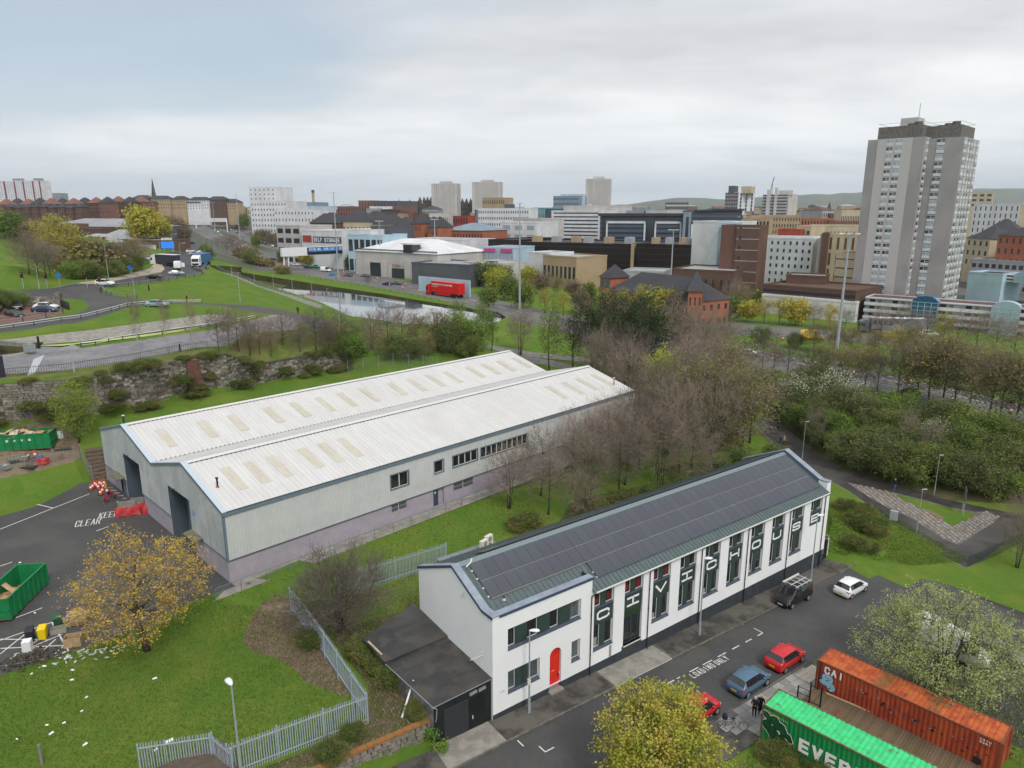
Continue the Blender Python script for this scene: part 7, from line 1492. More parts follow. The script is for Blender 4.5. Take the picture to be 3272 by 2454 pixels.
def grow(kind,H,rx,rz,cz,Mt,nl,seed,leaf=None,leafn=0,leafs=.14,spread=.35,twig=m_twig,bark=m_bark,twiglets=2,twl=.6,tr=.16,split=.3,multi=1,hollow=.25,droop=0.0,lump=.25,leaf2=None,f2=0.0,clump=None,tips=.02):
 r = random.Random(seed); trunk = MB(); trunk.smooth = True; crown = MB()
 ph = [(r.uniform(0,6.28),r.uniform(0,6.28),r.randint(2,4),r.randint(1,3)) for _ in range(4)]
 def env(a,e):
  return 1+lump*sum(sin(k*a+p)*cos(q*e+w) for p,w,k,q in ph)/1.6
 T = []
 while len(T) < Mt:
  a = r.uniform(0,2*pi); ce = r.uniform(-1,1); e = math.asin(ce); rad = (hollow+(1-hollow)*r.random()**.55)*env(a,e)
  p = Vector((rx*rad*cos(e)*cos(a),rx*rad*cos(e)*sin(a),cz+rz*rad*ce))
  if p.z < .10*H: continue
  if clump and sin(p.x*clump+ph[0][0])*sin(p.y*clump+ph[1][0])*sin(p.z*clump*1.2+ph[2][0]) < -.18: continue
  T.append(p)
 nodes = [T[0]]
 dist = [(t-nodes[0]).length for t in T]
 while len(nodes) < nl:
  i = max(range(len(T)),key=lambda k: dist[k]); nodes.append(T[i])
  for k in range(len(T)): dist[k] = min(dist[k],(T[k]-T[i]).length)
 base = Vector((0,0,split*H))
 nodes = [base.lerp(n,.58)+Vector((0,0,.04*H)) for n in nodes]
 cl = {i: [] for i in range(nl)}
 for t in T: cl[min(range(nl),key=lambda i: (nodes[i]-t).length_squared)].append(t)
 def curve(a,b,n,sag=0.0,bend=.12):
  d = b-a; L = d.length; o = Vector((r.gauss(0,1),r.gauss(0,1),r.gauss(0,.5)))*L*bend
  return [a+d*(i/n)+o*sin(pi*i/n)+Vector((0,0,sag*L*sin(pi*i/n))) for i in range(n+1)]
 stems = []
 for k in range(multi):
  ang = 2*pi*k/multi+r.uniform(-.4,.4); off = (.0 if multi == 1 else .22)
  top = Vector((rx*.18*cos(ang)*(multi > 1),rx*.18*sin(ang)*(multi > 1),cz+rz*.55))
  st = curve(Vector((off*cos(ang),off*sin(ang),-.25)),top,6,0,.03); stems.append(st)
  rr = tr*(1 if multi == 1 else .6); trunk.tube(st,[rr*(1.25 if i == 0 else 1-.82*i/6) for i in range(7)],7)
 for i in range(nl):
  n = nodes[i]; st = min(stems,key=lambda s: min((q-n).length for q in s))
  h = max(split*H*.8,min(n.z-.45*sqrt(n.x**2+n.y**2),cz+rz*.4)); f = 0
  for k in range(6):
   if st[k].z <= h <= st[k+1].z: f = k; break
  a = st[f].lerp(st[f+1],min(1,max(0,(h-st[f].z)/max(.01,st[f+1].z-st[f].z))))
  lp = curve(a,n,4,.10); r0 = tr*.42*(1-.5*f/6)
  trunk.tube(lp,[r0*(1-.72*k/4) for k in range(5)],5)
  pts = cl[i][:]; r.shuffle(pts)
  while pts:
   s0 = pts.pop(); pts.sort(key=lambda q: (q-s0).length_squared); g = [s0]+pts[:5]; pts = pts[5:]
   m = sum(g,Vector())/len(g); k = r.randint(2,4); b0 = lp[k]; sn = b0.lerp(m,.6)
   crown.mi = 0; crown.tube(curve(b0,sn,2,.06),[r0*.22+.008,r0*.16+.006,r0*.10+.005],3)
   for t in g:
    tp = curve(sn,t,2,.05-droop,.14); crown.mi = 0; crown.tube(tp,[tips*.9,tips*.7,tips*.4],3)
    for q in range(twiglets):
     w = tp[r.randint(1,2)]; d = (t-Vector((0,0,cz-rz*.5))).normalized()*.7+Vector((r.gauss(0,.5),r.gauss(0,.5),r.gauss(.25,.4)-droop*2)); d.normalize()
     e = w+d*twl*r.uniform(.5,1.2); crown.mi = 0; crown.tube([w,e],[tips*.55,tips*.3],3)
     if leaf and r.random() < .5: leaves(crown,e,max(1,leafn//3),leafs,spread*.5,r,f2)
    if leaf: leaves(crown,t,leafn,leafs,spread,r,f2)
 mats = [twig]+([leaf] if leaf else [])+([leaf2] if leaf2 else [])
 tm = trunk.mesh('trunk'); tm.materials.append(bark)
 cm = crown.mesh('crown')
 for m in mats: cm.materials.append(m)
 PROTO[kind] = (tm,cm,H)
def leaves(mb,c,n,size,spread,r,f2):
 for _ in range(n):
  p = c+Vector((r.gauss(0,spread),r.gauss(0,spread),r.gauss(0,spread*.8)))
  u = Vector((r.gauss(0,1),r.gauss(0,1),r.gauss(0,.6))); u.normalize(); w = u.orthogonal(); w.rotate(Matrix.Rotation(r.uniform(0,6.28),3,u)); s = size*r.uniform(.6,1.35)
  mb.mi = 2 if (f2 and r.random() < f2) else 1
  mb.poly(p-u*s*.6,p+w*s*.42,p+u*s*.6,p-w*s*.42)
grow('gold',9.5,5.2,3.9,5.5,620,16,11,l_gold,11,.115,.20,m_twig,twiglets=2,twl=.7,tr=.24,split=.28,lump=.16,clump=None,hollow=.3)
grow('lime',8.5,3.9,3.6,4.9,620,14,12,l_lime,30,.135,.26,m_twig,twiglets=1,twl=.5,tr=.13,split=.12,multi=4,lump=.14,hollow=.35)
grow('willow',8.2,6.3,3.7,4.5,780,18,13,l_willow,24,.10,.27,m_twigd,twiglets=2,twl=.6,tr=.2,split=.08,multi=5,lump=.12,hollow=.4)
grow('weeping',9.0,2.9,4.0,5.0,460,14,14,leafm('weeping',(0.320,0.384,0.048),(0.208,0.288,0.040),None),12,.13,.26,m_twig,twiglets=1,twl=.7,tr=.11,split=.15,droop=.16,lump=.12,hollow=.15)
grow('bare_bush',7.0,4.3,3.4,3.8,950,26,15,None,0,twig=m_twigd,twiglets=5,twl=.9,tr=.13,split=.06,multi=7,lump=.2,hollow=.2,tips=.020)
for k in range(4):
 grow('bare%d' % k,10.0,3.5+.4*k,4.2,6.0,430,14,20+k,l_bud if k % 2 else None,2,.09,.35,m_twig if k != 2 else m_twigd,twiglets=4,twl=.95,tr=.13,split=.22 if k != 1 else .08,multi=1 if k != 1 else 4,lump=.22,hollow=.15,tips=.019)
grow('ivy_tree',14.0,4.6,5.6,8.8,520,16,30,l_dark,9,.22,.4,m_twigd,twiglets=3,twl=1.0,tr=.3,split=.3,lump=.3,clump=1.0,hollow=.05,tips=.022)
for k in range(2): grow('budding%d' % k,10.0,3.4,4.0,6.0,420,13,33+k,(l_olive,l_ygreen)[k],7,.17,.4,m_twig,twiglets=2,twl=.8,tr=.13,split=.25,lump=.28,clump=.9,hollow=.2)
grow('sparse_green',12.0,2.3,4.9,7.0,300,14,36,l_fresh,6,.17,.4,m_twigd,twiglets=2,twl=.8,tr=.13,split=.2,lump=.3,clump=1.1,hollow=.1)
grow('bright',7.0,2.4,2.7,4.2,300,10,37,l_bright,13,.17,.3,m_twig,twiglets=1,twl=.5,tr=.09,split=.2,lump=.25,hollow=.2)
for k in range(3): grow('shrub%d' % k,6.0,3.3,2.7,3.0,380,13,40+k,(l_green,l_fresh,leafm('grey_green',(0.168,0.200,0.072),(0.112,0.144,0.048),None))[k],16,.16,.42,m_twig,twiglets=2,twl=.6,tr=.09,split=.05,multi=5,lump=.3,hollow=.3,clump=.8)
grow('blossom',6.5,3.2,2.9,3.4,380,13,44,l_green,11,.16,.42,m_twig,twiglets=2,twl=.6,tr=.09,split=.06,multi=4,lump=.3,hollow=.4,leaf2=l_white,f2=.36)
grow('bramble',3.0,2.6,1.4,1.3,420,12,45,leafm('bramble',(0.136,0.192,0.035),(0.080,0.125,0.029),(0.224,0.208,0.064)),13,.14,.3,m_twig,twiglets=2,twl=.5,tr=.05,split=.02,multi=6,lump=.3,hollow=.35)
grow('weed',0.9,.6,.42,.42,60,5,46,l_fresh,12,.10,.14,m_twig,twiglets=0,twl=.2,tr=.02,split=.02,multi=3,lump=.3)
grow('birch',12.0,1.9,4.6,7.3,240,12,47,l_olive,3,.12,.35,m_twig,bark=m_birch,twiglets=3,twl=.8,tr=.10,split=.3,lump=.25,droop=.1,hollow=.05,tips=.014)
grow('far_tree0',10,4.2,4.2,5.6,240,10,50,l_green,12,.5,.7,m_twig,twiglets=0,tr=.16,split=.2,lump=.3,hollow=.4)
grow('far_tree1',10,4.2,4.2,5.6,240,10,51,l_bud,9,.42,.7,m_twig,twiglets=2,twl=1.2,tr=.16,split=.2,lump=.3,hollow=.3,tips=.03)
grow('far_tree2',10,4.4,4.0,5.6,240,10,52,l_ygreen,12,.5,.7,m_twig,twiglets=0,tr=.16,split=.2,lump=.25,hollow=.4)
grow('far_bush',4,3.4,1.9,1.9,180,9,53,l_olive,11,.40,.5,m_twig,twiglets=1,tr=.08,split=.05,multi=3,lump=.3,hollow=.3)
def conifer():
 r = random.Random(60); tk = MB().cyl((0,0,-.2),(0,0,9.5),.16,.02,6); cr = MB(); cr.mi = 1
 for i in range(1500):
  z = r.uniform(.4,10)**1.0; rad = (1-z/10.2)*2.0*(.55+.45*r.random()); a = r.uniform(0,6.28); p = Vector((rad*cos(a),rad*sin(a),z)); o = Vector((cos(a),sin(a),-.4)); w = o.cross(Vector((0,0,1))).normalized(); s = .45
  cr.poly(p-o*s,p+w*s*.45,p+o*s*.7,p-w*s*.45)
 tm = tk.mesh('trunk'); tm.materials.append(m_bark); cm = cr.mesh('crown'); cm.materials.append(m_twigd); cm.materials.append(l_conif); PROTO['conifer'] = (tm,cm,10.0)
conifer()
TR_ = random.Random(77)
TREES = {}
def tree(kind,P,h,label=None,name='tree',group=None,cat=None,wide=1.0,rot=None,sink=0.0):
 tm,cm,H = PROTO[kind]; s = h/H
 t = thing(name,label or 'tree',cat or ('shrub' if name in ('shrub','bush','bramble','weed') else 'tree'),(P[0],P[1],hgt(P[0],P[1])-sink),TR_.uniform(0,6.28) if rot is None else rot,group)
 t.scale = (s*wide,s*wide,s); link('trunk',tm,t); link('crown',cm,t)
 if group: TREES.setdefault((group,name),[]).append(t)
 return t
tree('gold',GP('d2',1040,830),9.6,'golden yellow budding maple on the lawn by the car park','maple_tree',rot=.4)
tree('lime',cw(4.2,-12.2),7.9,'lime green maple beside the street covering the red car','maple_tree',rot=1.0,wide=1.05)
tree('willow',GP('e6',1105,1110),8.0,'pale green dome shaped willow beside the orange container','willow_tree',rot=2.0,wide=1.02)
tree('weeping',GP('d1',680,850),9.0,'slender yellow green weeping tree beside the green skip','weeping_tree')
tree('bare_bush',GP('d4',860,700),7.0,'grey leafless bush behind the palisade fence corner','bush',rot=.3)
tree('bare1',GP('e8',2150,1390),6.5,'small leafless tree at the right picture edge by the path','tree')
tree('bare3',GP('e8',2230,1200),7,'bare tree standing partly outside the right picture edge','tree')
for s,t,h,k in ((31,-5.5,7.5,'bare1'),(34,-9,8,'bare0'),(37,-5,8.5,'bare3'),(40,-10,9,'bare1'),(42,-6,9,'bare0'),(45,-11,9.5,'bare2'),(46,-5,9.5,'bare1'),(49,-9,10.5,'bare3'),(51,-4.5,10,'bare0'),(53,-12,11,'bare1'),(55,-7,11,'bare2'),(58,-4.5,10,'bare3'),(59,-11,12,'bare0'),(62,-7,11.5,'bare1'),(65,-3,11,'bare2'),(66,-12,13,'bare3'),(69,-8,13,'budding0'),(71,-2,12.5,'bare0'),(73,-13,13.5,'budding0'),(75,-7,13.5,'bare2'),(78,-1,13,'bare1'),(80,-11,14,'bare0'),(83,-5,14,'budding0'),(87,2,13,'bare3'),(70,6,12,'bare1'),(72,14,12,'bare0'),(76,10,13,'bare2'),(80,18,12,'bare3'),(36,-12.5,6,'bare1'),(56,-15,9,'bare3')):
 tree(k,ww(s,t),h*1.06,name='thicket_tree',group='thicket beside the warehouse')
for s,t,h,k in ((29,-10,2.2,'bramble'),(47,-14.5,3.5,'shrub0'),(52,-15.5,3.6,'shrub0'),(60,-16,4,'shrub0'),(66,-17,4.5,'shrub0'),(74,-18,4,'shrub2'),(44,-13,2.5,'bramble'),(39,-12,2.2,'bramble')):
 tree(k,ww(s,t),h,name='shrub',group='undergrowth shrubs behind the white building')
for x,y,h,k in ((1890,1195,15,'ivy_tree'),(1965,1215,16,'ivy_tree'),(2050,1225,16,'ivy_tree'),(2120,1215,15,'bare2'),(2190,1230,16,'bare0'),(2250,1240,15,'bare3'),(2010,1180,14,'bare1'),(2290,1200,14,'bare0'),(2150,1170,14,'bare3'),(1830,1185,12,'bare2')):
 tree(k,GT(x,y),h,name='tall_tree',group='tall trees beyond the warehouse end')
tree('sparse_green',GT(1755,1185),14.5,'tall thin tree with sparse fresh leaves near the warehouse ridge end','tree')
tree('bare1',GT(1662,1135),10.5,'leafless many stemmed tree by the park path','tree')
tree('bright',GT(2118,1300),10.5,'bright lime small tree rising from the brown thicket','tree')
tree('bright',GT(2368,1385),9.5,'yellow green tree beside the footpath bend','tree',wide=1.15)
for x,y,h,k in ((905,1120,8,'bare3'),(960,1128,7,'bare0'),(1010,1118,8.5,'bare2'),(1050,1135,7,'bare1'),(1095,1125,9,'bare2'),(1120,1140,6,'shrub1'),(1190,1118,8,'bare1'),(1240,1110,9.5,'bare0'),(1290,1115,9,'bare3'),(1340,1120,7.5,'budding0'),(1400,1118,8.5,'budding0'),(1440,1125,7,'shrub2'),(1490,1122,8,'shrub1'),(1540,1118,11,'sparse_green'),(1470,1105,10.5,'sparse_green'),(1570,1120,9,'sparse_green'),(1370,1140,5,'budding0'),(1160,1150,5,'bare3'),(1260,1145,5,'shrub0'),(1320,1150,4.5,'shrub2'),(1090,1150,4.5,'shrub0'),(1500,1145,5,'shrub0')):
 tree(k,GT(x,y),h,name='bankside_tree',group='slope trees above the warehouse')
for x,y,h,k in ((700,1128,8,'bare2'),(735,1120,7.5,'bare0'),(765,1125,8.5,'bare3'),(800,1140,7,'bare1'),(830,1130,7.5,'bare3'),(868,1140,6.5,'bare0')):
 tree(k,GT(x,y),h,name='bare_sapling',group='bare saplings above the retaining wall',wide=.75)
for (x,y,h,lab) in ((1205,1645,10.6,'slender silver birch above the retaining wall, nearest the palisade railings'),(1455,1642,10.4,'slender silver birch above the retaining wall, middle of three'),(1672,1615,9.6,'slender silver birch above the retaining wall, nearest the canal footbridge')):
 tree('birch',GP('c1',x,y),h,lab,'birch_tree',group='silver birches',wide=.8)
r = random.Random(8); g = 'shrubs on the motorway embankment'
emb = [(2470,1290),(2520,1330),(2580,1300),(2560,1380),(2620,1360),(2640,1420),(2700,1340),(2700,1410),(2720,1470),(2780,1380),(2790,1450),(2810,1510),(2850,1350),(2870,1420),(2880,1480),(2900,1540),(2940,1390),(2960,1460),(2980,1530),(3020,1400),(3040,1470),(3050,1550),(3110,1430),(3130,1500),(3130,1570),(3190,1450),(3210,1520),(3210,1590),(3260,1480),(3270,1560),(3330,1500),(3340,1580),(2500,1270),(2450,1270),(2600,1260)]
for i,(x,y) in enumerate(emb):
 k = ('shrub0','shrub2','shrub1','shrub0','shrub2')[i % 5]; tree(k,GT(x+r.uniform(-12,12),y),r.uniform(4.6,6.6),name='shrub',group=g,wide=1.12)
for (x,y,h,lab) in ((2520,1320,6.5,'white blossom shrub nearest the footpath bend'),(2560,1290,6,'white blossom shrub just behind the bend by the motorway'),(2660,1300,7,'white blossom bush below the lamp mast'),(2720,1330,6,'white blossom bush beside the motorway barrier'),(2985,1450,5.5,'white blossom shrub low on the green embankment'),(2900,1400,5,'faint white blossom shrub in the middle of the embankment'),(3080,1400,5,'white blossom shrub high on the embankment near the trunks'),(3180,1570,4.5,'white blossom shrub by the path board')):
 tree('blossom',GT(x,y),h,lab,'blossom_shrub',group='white blossom shrubs')
for x,y in ((2595,1440),(2895,1470),(2960,1500)): tree('bare0',GT(x,y),7.5,name='bare_sapling',group='bare saplings among the embankment shrubs',wide=.7)
g = 'roadside trees along the motorway'
for x,y,h,k in ((2590,1215,7.5,'bare2'),(2640,1225,8,'budding0'),(2700,1240,8.5,'budding0'),(2760,1250,9,'budding0'),(2800,1265,8,'bare2'),(2865,1275,11,'bare2'),(2920,1290,11,'budding0'),(2965,1300,13,'budding0'),(3010,1300,12.5,'bare2'),(3050,1310,12,'budding0'),(3095,1318,10,'bare2'),(3150,1350,12.5,'budding0'),(3190,1360,12,'bare2'),(3235,1370,12.5,'budding0'),(3275,1375,11,'bare2'),(2435,1185,7.5,'bare2'),(2470,1195,6.5,'bare0'),(2515,1205,7,'bare2'),(3320,1380,12,'budding0')):
 tree(k,GT(x,y),h,name='roadside_tree',group=g)
g = 'bushes between the motorway carriageways'
for x,y,h,k in ((2280,1080,4,'shrub0'),(2330,1085,4,'bare2'),(2380,1095,4,'bare3'),(2430,1100,4.5,'shrub0'),(2480,1105,4,'bare3'),(2540,1112,4,'shrub2'),(2600,1125,7,'budding0'),(2660,1130,7.5,'budding0'),(2720,1140,7,'budding0'),(2790,1150,7,'budding0'),(2850,1160,8,'budding1'),(2910,1170,9,'budding0'),(2980,1185,9,'bare3'),(3040,1200,8,'budding0'),(3110,1215,7,'budding0'),(3180,1235,7,'bare3'),(3240,1250,6.5,'budding0'),(2230,1068,4,'bare3')):
 tree(k,GT(x,y),h,name='median_tree',group=g)
g = 'trees beyond the far carriageway'
for x,y,h,k in ((2210,1010,7.5,'far_tree2'),(2270,1018,7,'far_tree1'),(2330,1022,7,'far_tree0'),(2390,1028,6.5,'far_tree2'),(2440,1032,7.5,'budding1'),(2490,1036,8,'budding1'),(2540,1040,8,'far_tree2'),(2600,1044,7,'bare3'),(2650,1048,7,'budding1'),(2700,1050,6,'bare3'),(2350,985,10,'bare3'),(2370,1000,8.5,'budding0'),(2280,960,9,'bare3'),(2410,990,6,'far_tree0'),(2460,985,6,'far_bush'),(2560,985,6,'far_bush'),(2640,990,6,'bare3'),(2810,1075,8,'bare3'),(2880,1085,9,'bare3'),(2960,1095,9,'bare3'),(3010,1105,8,'budding1'),(3060,1110,9,'bare3'),(3120,1120,9,'bare3'),(3180,1135,10,'bare3'),(3240,1150,9,'bare3')):
 tree(k,GT(x,y),h,name='verge_tree',group=g)
g = 'scrub beside the brick office'
for x,y,h,k in ((1640,900,9,'far_tree2'),(1690,920,9,'far_tree2'),(1730,940,8,'far_tree1'),(1780,950,8,'budding0'),(1830,960,7,'far_tree1'),(1880,965,6.5,'far_tree0'),(1940,960,6.5,'far_tree1'),(1990,955,6.5,'budding1'),(1600,870,8.5,'far_tree2'),(1590,940,9.5,'far_tree2'),(1625,960,8.5,'far_tree0'),(1670,985,8,'far_tree0'),(1740,1000,7.5,'budding1'),(1800,1005,7,'budding1'),(1860,1005,7.5,'far_tree1'),(1930,1010,8,'budding1'),(1990,1010,8.5,'budding1'),(2050,1010,9.5,'budding1'),(2110,1020,9.5,'far_tree2'),(2160,1030,9,'far_tree1'),(1560,985,6.5,'far_tree0'),(2020,1055,8,'bare3'),(1950,1050,8,'bare2'),(1870,1040,7,'bare3')):
 tree(k,GT(x,y),h,name='scrub_tree',group=g)
g = 'hillside trees above the junction'
for x,y,h,k in ((40,640,9,'far_tree0'),(110,660,9.5,'far_tree0'),(190,690,9,'far_tree0'),(260,700,8,'far_tree1'),(330,720,8.5,'far_tree1'),(-40,600,9,'far_tree0'),(60,560,6,'far_tree1'),(470,880,13,'budding1'),(560,920,14,'budding1'),(640,930,12,'budding1'),(520,960,11,'budding1'),(250,960,10,'bare3'),(330,1000,9.5,'bare3'),(400,1010,9,'bare2'),(430,960,8,'bare3'),(760,940,8,'far_bush'),(830,950,9,'bare3'),(900,950,9,'bare2'),(960,945,9,'bare3'),(1030,940,9,'bare2'),(1100,930,9,'bare3'),(1160,920,9,'budding0'),(1220,900,8.5,'bare3'),(720,1000,5,'shrub0'),(820,1005,4.5,'shrub0'),(620,1010,5,'shrub1'),(1000,985,4.5,'shrub0'),(1080,965,5,'shrub2'),(1180,940,5,'shrub0'),(700,900,7,'far_bush'),(1240,860,7,'bare3')):
 tree(k,GP('c1',x,y),h,name='hillside_tree',group=g)
tree('far_tree2',GP('c1',1245,690),17,'round lime topped tree above the brown roofed sheds','tree')
g = 'bank trees by the slip road'
for x,y,h,k in ((1380,680,12,'far_tree2'),(1430,640,12,'far_tree1'),(1300,560,9,'far_tree1'),(1360,520,9,'far_tree2'),(1420,540,10,'far_tree1'),(1480,590,12,'far_tree1'),(1530,630,12,'far_tree1'),(1570,660,11,'far_tree1'),(1500,660,12,'far_tree1'),(1600,690,8,'far_tree1'),(1560,600,9,'far_tree1'),(1250,520,8,'far_tree0'),(640,480,5,'far_bush'),(560,490,5,'far_bush'),(500,500,5,'far_bush'),(420,500,5,'far_bush'),(330,490,6,'far_bush'),(720,495,5,'far_bush'),(820,500,4,'far_bush'),(950,505,4,'far_bush'),(250,480,7,'far_bush'),(100,500,8,'far_tree1'),(10,500,9,'far_tree1')):
 tree(k,GP('c1',x,y),h,name='bank_tree',group=g)
for x,y,h,k in ((1990,560,20,'far_tree0'),(2050,570,21,'far_tree0'),(2110,580,19,'far_tree0'),(1950,540,16,'far_tree1')):
 tree(k,GP('c1',x,y),h,name='poplar_tree',group='tall green trees right of the footbridge',wide=.75)
g = 'bushes by the sign gantry'
for c,x,y,h,k in (('c1',1880,740,8,'bare3'),('c1',1960,790,12,'bare3'),('c1',2010,810,12,'bare2'),('c1',2060,830,10,'bare3'),('c1',2120,840,7,'far_bush'),('c1',1780,790,5,'shrub0'),('c1',1800,830,5,'shrub0'),('c1',2160,880,7,'shrub0'),('c2',20,690,10,'far_tree1'),('c2',80,700,11,'far_tree1'),('c2',140,715,10,'far_tree1'),('c2',200,725,9,'far_tree1'),('c2',20,590,11,'far_tree2'),('c2',90,620,11,'far_tree2'),('c2',260,735,8,'far_tree1'),('c2',0,730,8,'far_tree0'),('c2',380,700,9,'far_tree1'),('c2',460,700,10,'far_tree1'),('c2',540,700,10,'far_tree1'),('c2',620,705,9,'far_tree1'),('c2',690,715,8,'far_tree1'),('c2',30,900,5,'far_bush'),('c2',100,905,4,'far_bush'),('c2',230,960,4,'far_bush')):
 tree(k,GP(c,x,y),h,name='roadside_bush',group=g)
g = 'green bushes below the stone office'
for x,y,h,k in ((430,850,5,'far_tree0'),(480,865,5,'shrub1'),(540,875,5,'far_tree0'),(600,885,5,'shrub1'),(660,895,5,'shrub1'),(740,905,6,'shrub1'),(820,920,7,'far_tree0'),(880,930,7,'far_tree0'),(940,940,7,'far_tree0'),(985,945,6,'far_tree0'),(500,810,9,'bare3'),(560,815,9,'bare3'),(620,815,8,'bare3'),(700,830,7,'bare3'),(1210,970,8,'bare3'),(1280,985,6,'conifer'),(1390,960,9,'bare3'),(1430,985,8,'bare3'),(1480,990,8,'bare3'),(1640,1010,8,'far_tree0'),(1690,1015,8,'far_tree0'),(1730,1000,8,'bare3'),(1780,985,9,'bare3'),(1850,1050,9,'far_tree2'),(1900,1060,9,'far_tree0'),(1960,1060,10,'far_tree2'),(2010,1075,10,'far_tree0'),(2060,1080,9,'far_tree2'),(2120,1070,9,'far_tree0'),(1990,970,9,'far_tree2'),(2100,960,9,'far_tree2'),(2170,965,9,'far_tree2'),(960,1060,4.5,'bare2')):
 tree(k,GP('c2',x,y),h,name='office_bush',group=g)
g = 'conifers by the dark office'
for i in range(26):
 x = 95+i*38; tree('conifer',atY(*px('c3',x,640),395)+Vector((r.uniform(-2,2),r.uniform(-3,3),0)),r.uniform(10.5,13),name='conifer_tree',group=g,wide=1.2)
g = 'trees on the left skyline slope'
for i in range(18): tree(('far_tree1','far_bush','far_tree0')[i % 3],GT(425+i*19,668+r.uniform(-4,6)),r.uniform(8,13),name='skyline_tree',group=g)
g = 'street trees among the city blocks'
for i in range(46): tree(r.choice(('far_tree0','far_tree1','far_tree1','far_tree2')),along(r.uniform(860,2300),r.uniform(330,620),5),r.uniform(6,10),name='city_tree',group=g)
for c,x,y,h,k,lab in (('e8',690,900,1.7,'bramble','bramble mound nearest the white gable end'),('e8',850,930,1.5,'bramble','bramble mound nearest the grey cabinet'),('e8',800,1060,2.3,'bramble','big bramble mound spilling over the white wall'),('e8',930,1120,1.6,'bramble','bramble mound on the grass slope below the cabinet'),('e8',760,1220,1.6,'bramble','bramble mound at the foot of the white wall'),('e8',880,1250,1.3,'bramble','low bramble at the street end of the grass slope'),('e8',980,1040,1.2,'bramble','bramble at the top of the grass slope'),('d4',1000,880,1.6,'bramble','yellow green bramble beside the garage side wall'),('d4',1130,960,1.5,'bramble','bramble against the garage gutter'),('d4',1240,1060,1.6,'bramble','bramble at the front of the garage side wall'),('d4',1390,1290,1.0,'bramble','weedy clump above the low wall by the garage'),('d4',940,1440,1.0,'bramble','weedy clump beside the lamp fence'),('d4',800,1590,1.2,'bramble','green weedy clump at the bottom of the bank'),('d4',660,800,1.5,'bramble','dark bramble through the palisade fence'),('d4',1490,1440,1.0,'weed','green weed at the garage wall corner'),('d4',1560,1540,.8,'weed','green weed on the pavement by the garage'),('e6',300,1700,1.4,'bramble','bramble against the green container'),('e6',60,1560,1.4,'bramble','scrub below the backpack at the container corner'),('e6',-60,1600,1.3,'bramble','scrub beside the parked bicycles')):
 tree(k,GP(c,x,y),h,lab,'bramble' if k == 'bramble' else 'weed',cat='shrub',group='brambles and weeds')
g = 'ivy and weeds on the retaining wall'
o0 = RWT[0][0]
for i in range(46):
 k = r.randrange(len(RWT)-1); a,ha = RWT[k]; b,hb = RWT[k+1]; f = r.random(); p = a.lerp(b,f); d = Vector((p.x,p.y,0)).normalized(); zz = r.choice([0,0,0,.1,.5,.75,.9]); h = ha+(hb-ha)*f
 t = tree('bramble',(p.x-d.x*(.15 if zz else -.4),p.y-d.y*(.15 if zz else -.4)),r.uniform(.8,1.5),name='ivy_clump',group=g,cat='ivy',wide=r.uniform(1.1,1.8)); t.location.z = p.z-zz*h-.2-(.3 if zz else 0)
for (gr,nm),objs in TREES.items():
 if len(objs) > 1 and any(o['label'] == 'tree' for o in objs):
  ordinal_labels([o for o in objs if o['label'] == 'tree'],nm.replace('_',' ').replace('shrub','leafy shrub'),'of the '+gr)
# --- grass blades on the near lawns and ragged edges
def blades(name,label,polys,n,h,mats,seed,skip=()):
 r = np.random.RandomState(seed); out = []
 for pts in polys:
  P = np.array([(p[0],p[1]) for p in pts]); lo,hi = P.min(0),P.max(0); q = r.uniform(lo,hi,(n,2)); q = q[inside([tuple(x) for x in P],q)]
  for s in skip: q = q[~inside([(p[0],p[1]) for p in s],q)]
  out.append(q)
 q = np.concatenate(out); k = len(q); key = np.round(q/.6).astype(int); uq,iv = np.unique(key,axis=0,return_inverse=True); z = hgta(uq*.6)[iv.ravel()]; a = r.uniform(0,6.28,k); w = r.uniform(.02,.05,k); hh = h*r.uniform(.4,1.3,k); lean = r.normal(0,.6,(k,2))*hh[:,None]
 V = np.zeros((k,3,3)); dx = np.stack([np.cos(a),np.sin(a)],1)*w[:,None]
 V[:,0,:2] = q-dx; V[:,1,:2] = q+dx; V[:,2,:2] = q+lean; V[:,0,2] = z-.01; V[:,1,2] = z-.01; V[:,2,2] = z+hh
 me = bpy.data.meshes.new(name); me.from_pydata(V.reshape(-1,3).tolist(),[],np.arange(3*k).reshape(-1,3).tolist()); me.polygons.foreach_set('material_index',r.choice(len(mats),k))
 for m in mats: me.materials.append(m)
 link(name,me,kind='stuff',label=label,cat='grass')
gb_m = [M('blade%d' % i,c,rough=.9,spec=.1) for i,c in enumerate(((0.095,0.175,0.024),(0.07,0.14,0.02),(0.13,0.185,0.03),(0.16,0.18,0.045)))]
YARD = [p for n,p,m,d in ZON if n == 'yard'][0]; BARE = [p for n,p,m,d in ZON if n == 'bare_ground']
LAWN = [GP('d2',-60,1000),GP('d2',500,830),GP('d2',1180,560),GP('d2',1440,440),cw(-8.3,19),cw(-8.3,3.1),cw(-17.5,3.5),cw(-30,3)]
blades('grass','short mown grass of the lawn beside the palisade fence',[LAWN],110000,.10,gb_m,3,[YARD,BARE[0]])
blades('grass','grass strip between the warehouse path and the white building',[[ww(-1,-2.2),ww(34,-2.2),ww(34,-10),cw(8,20.2),cw(-8,20)],[cw(46,8),cw(47,-1),cw(53,-6),cw(60,-9),cw(66,4),cw(58,10)]],45000,.14,gb_m,4)
st_m = [M('straw%d' % i,c,rough=1) for i,c in enumerate(((0.34,0.26,0.18),(0.22,0.16,0.11),(0.14,0.10,0.07)))]
blades('dead_straw','dead straw and leaf litter on the bare ground',BARE,60000,.09,st_m+[gb_m[1]],5)
SIDE = [cw(28,-13),cw(52,-30),cw(40,-42),cw(27,-26)]
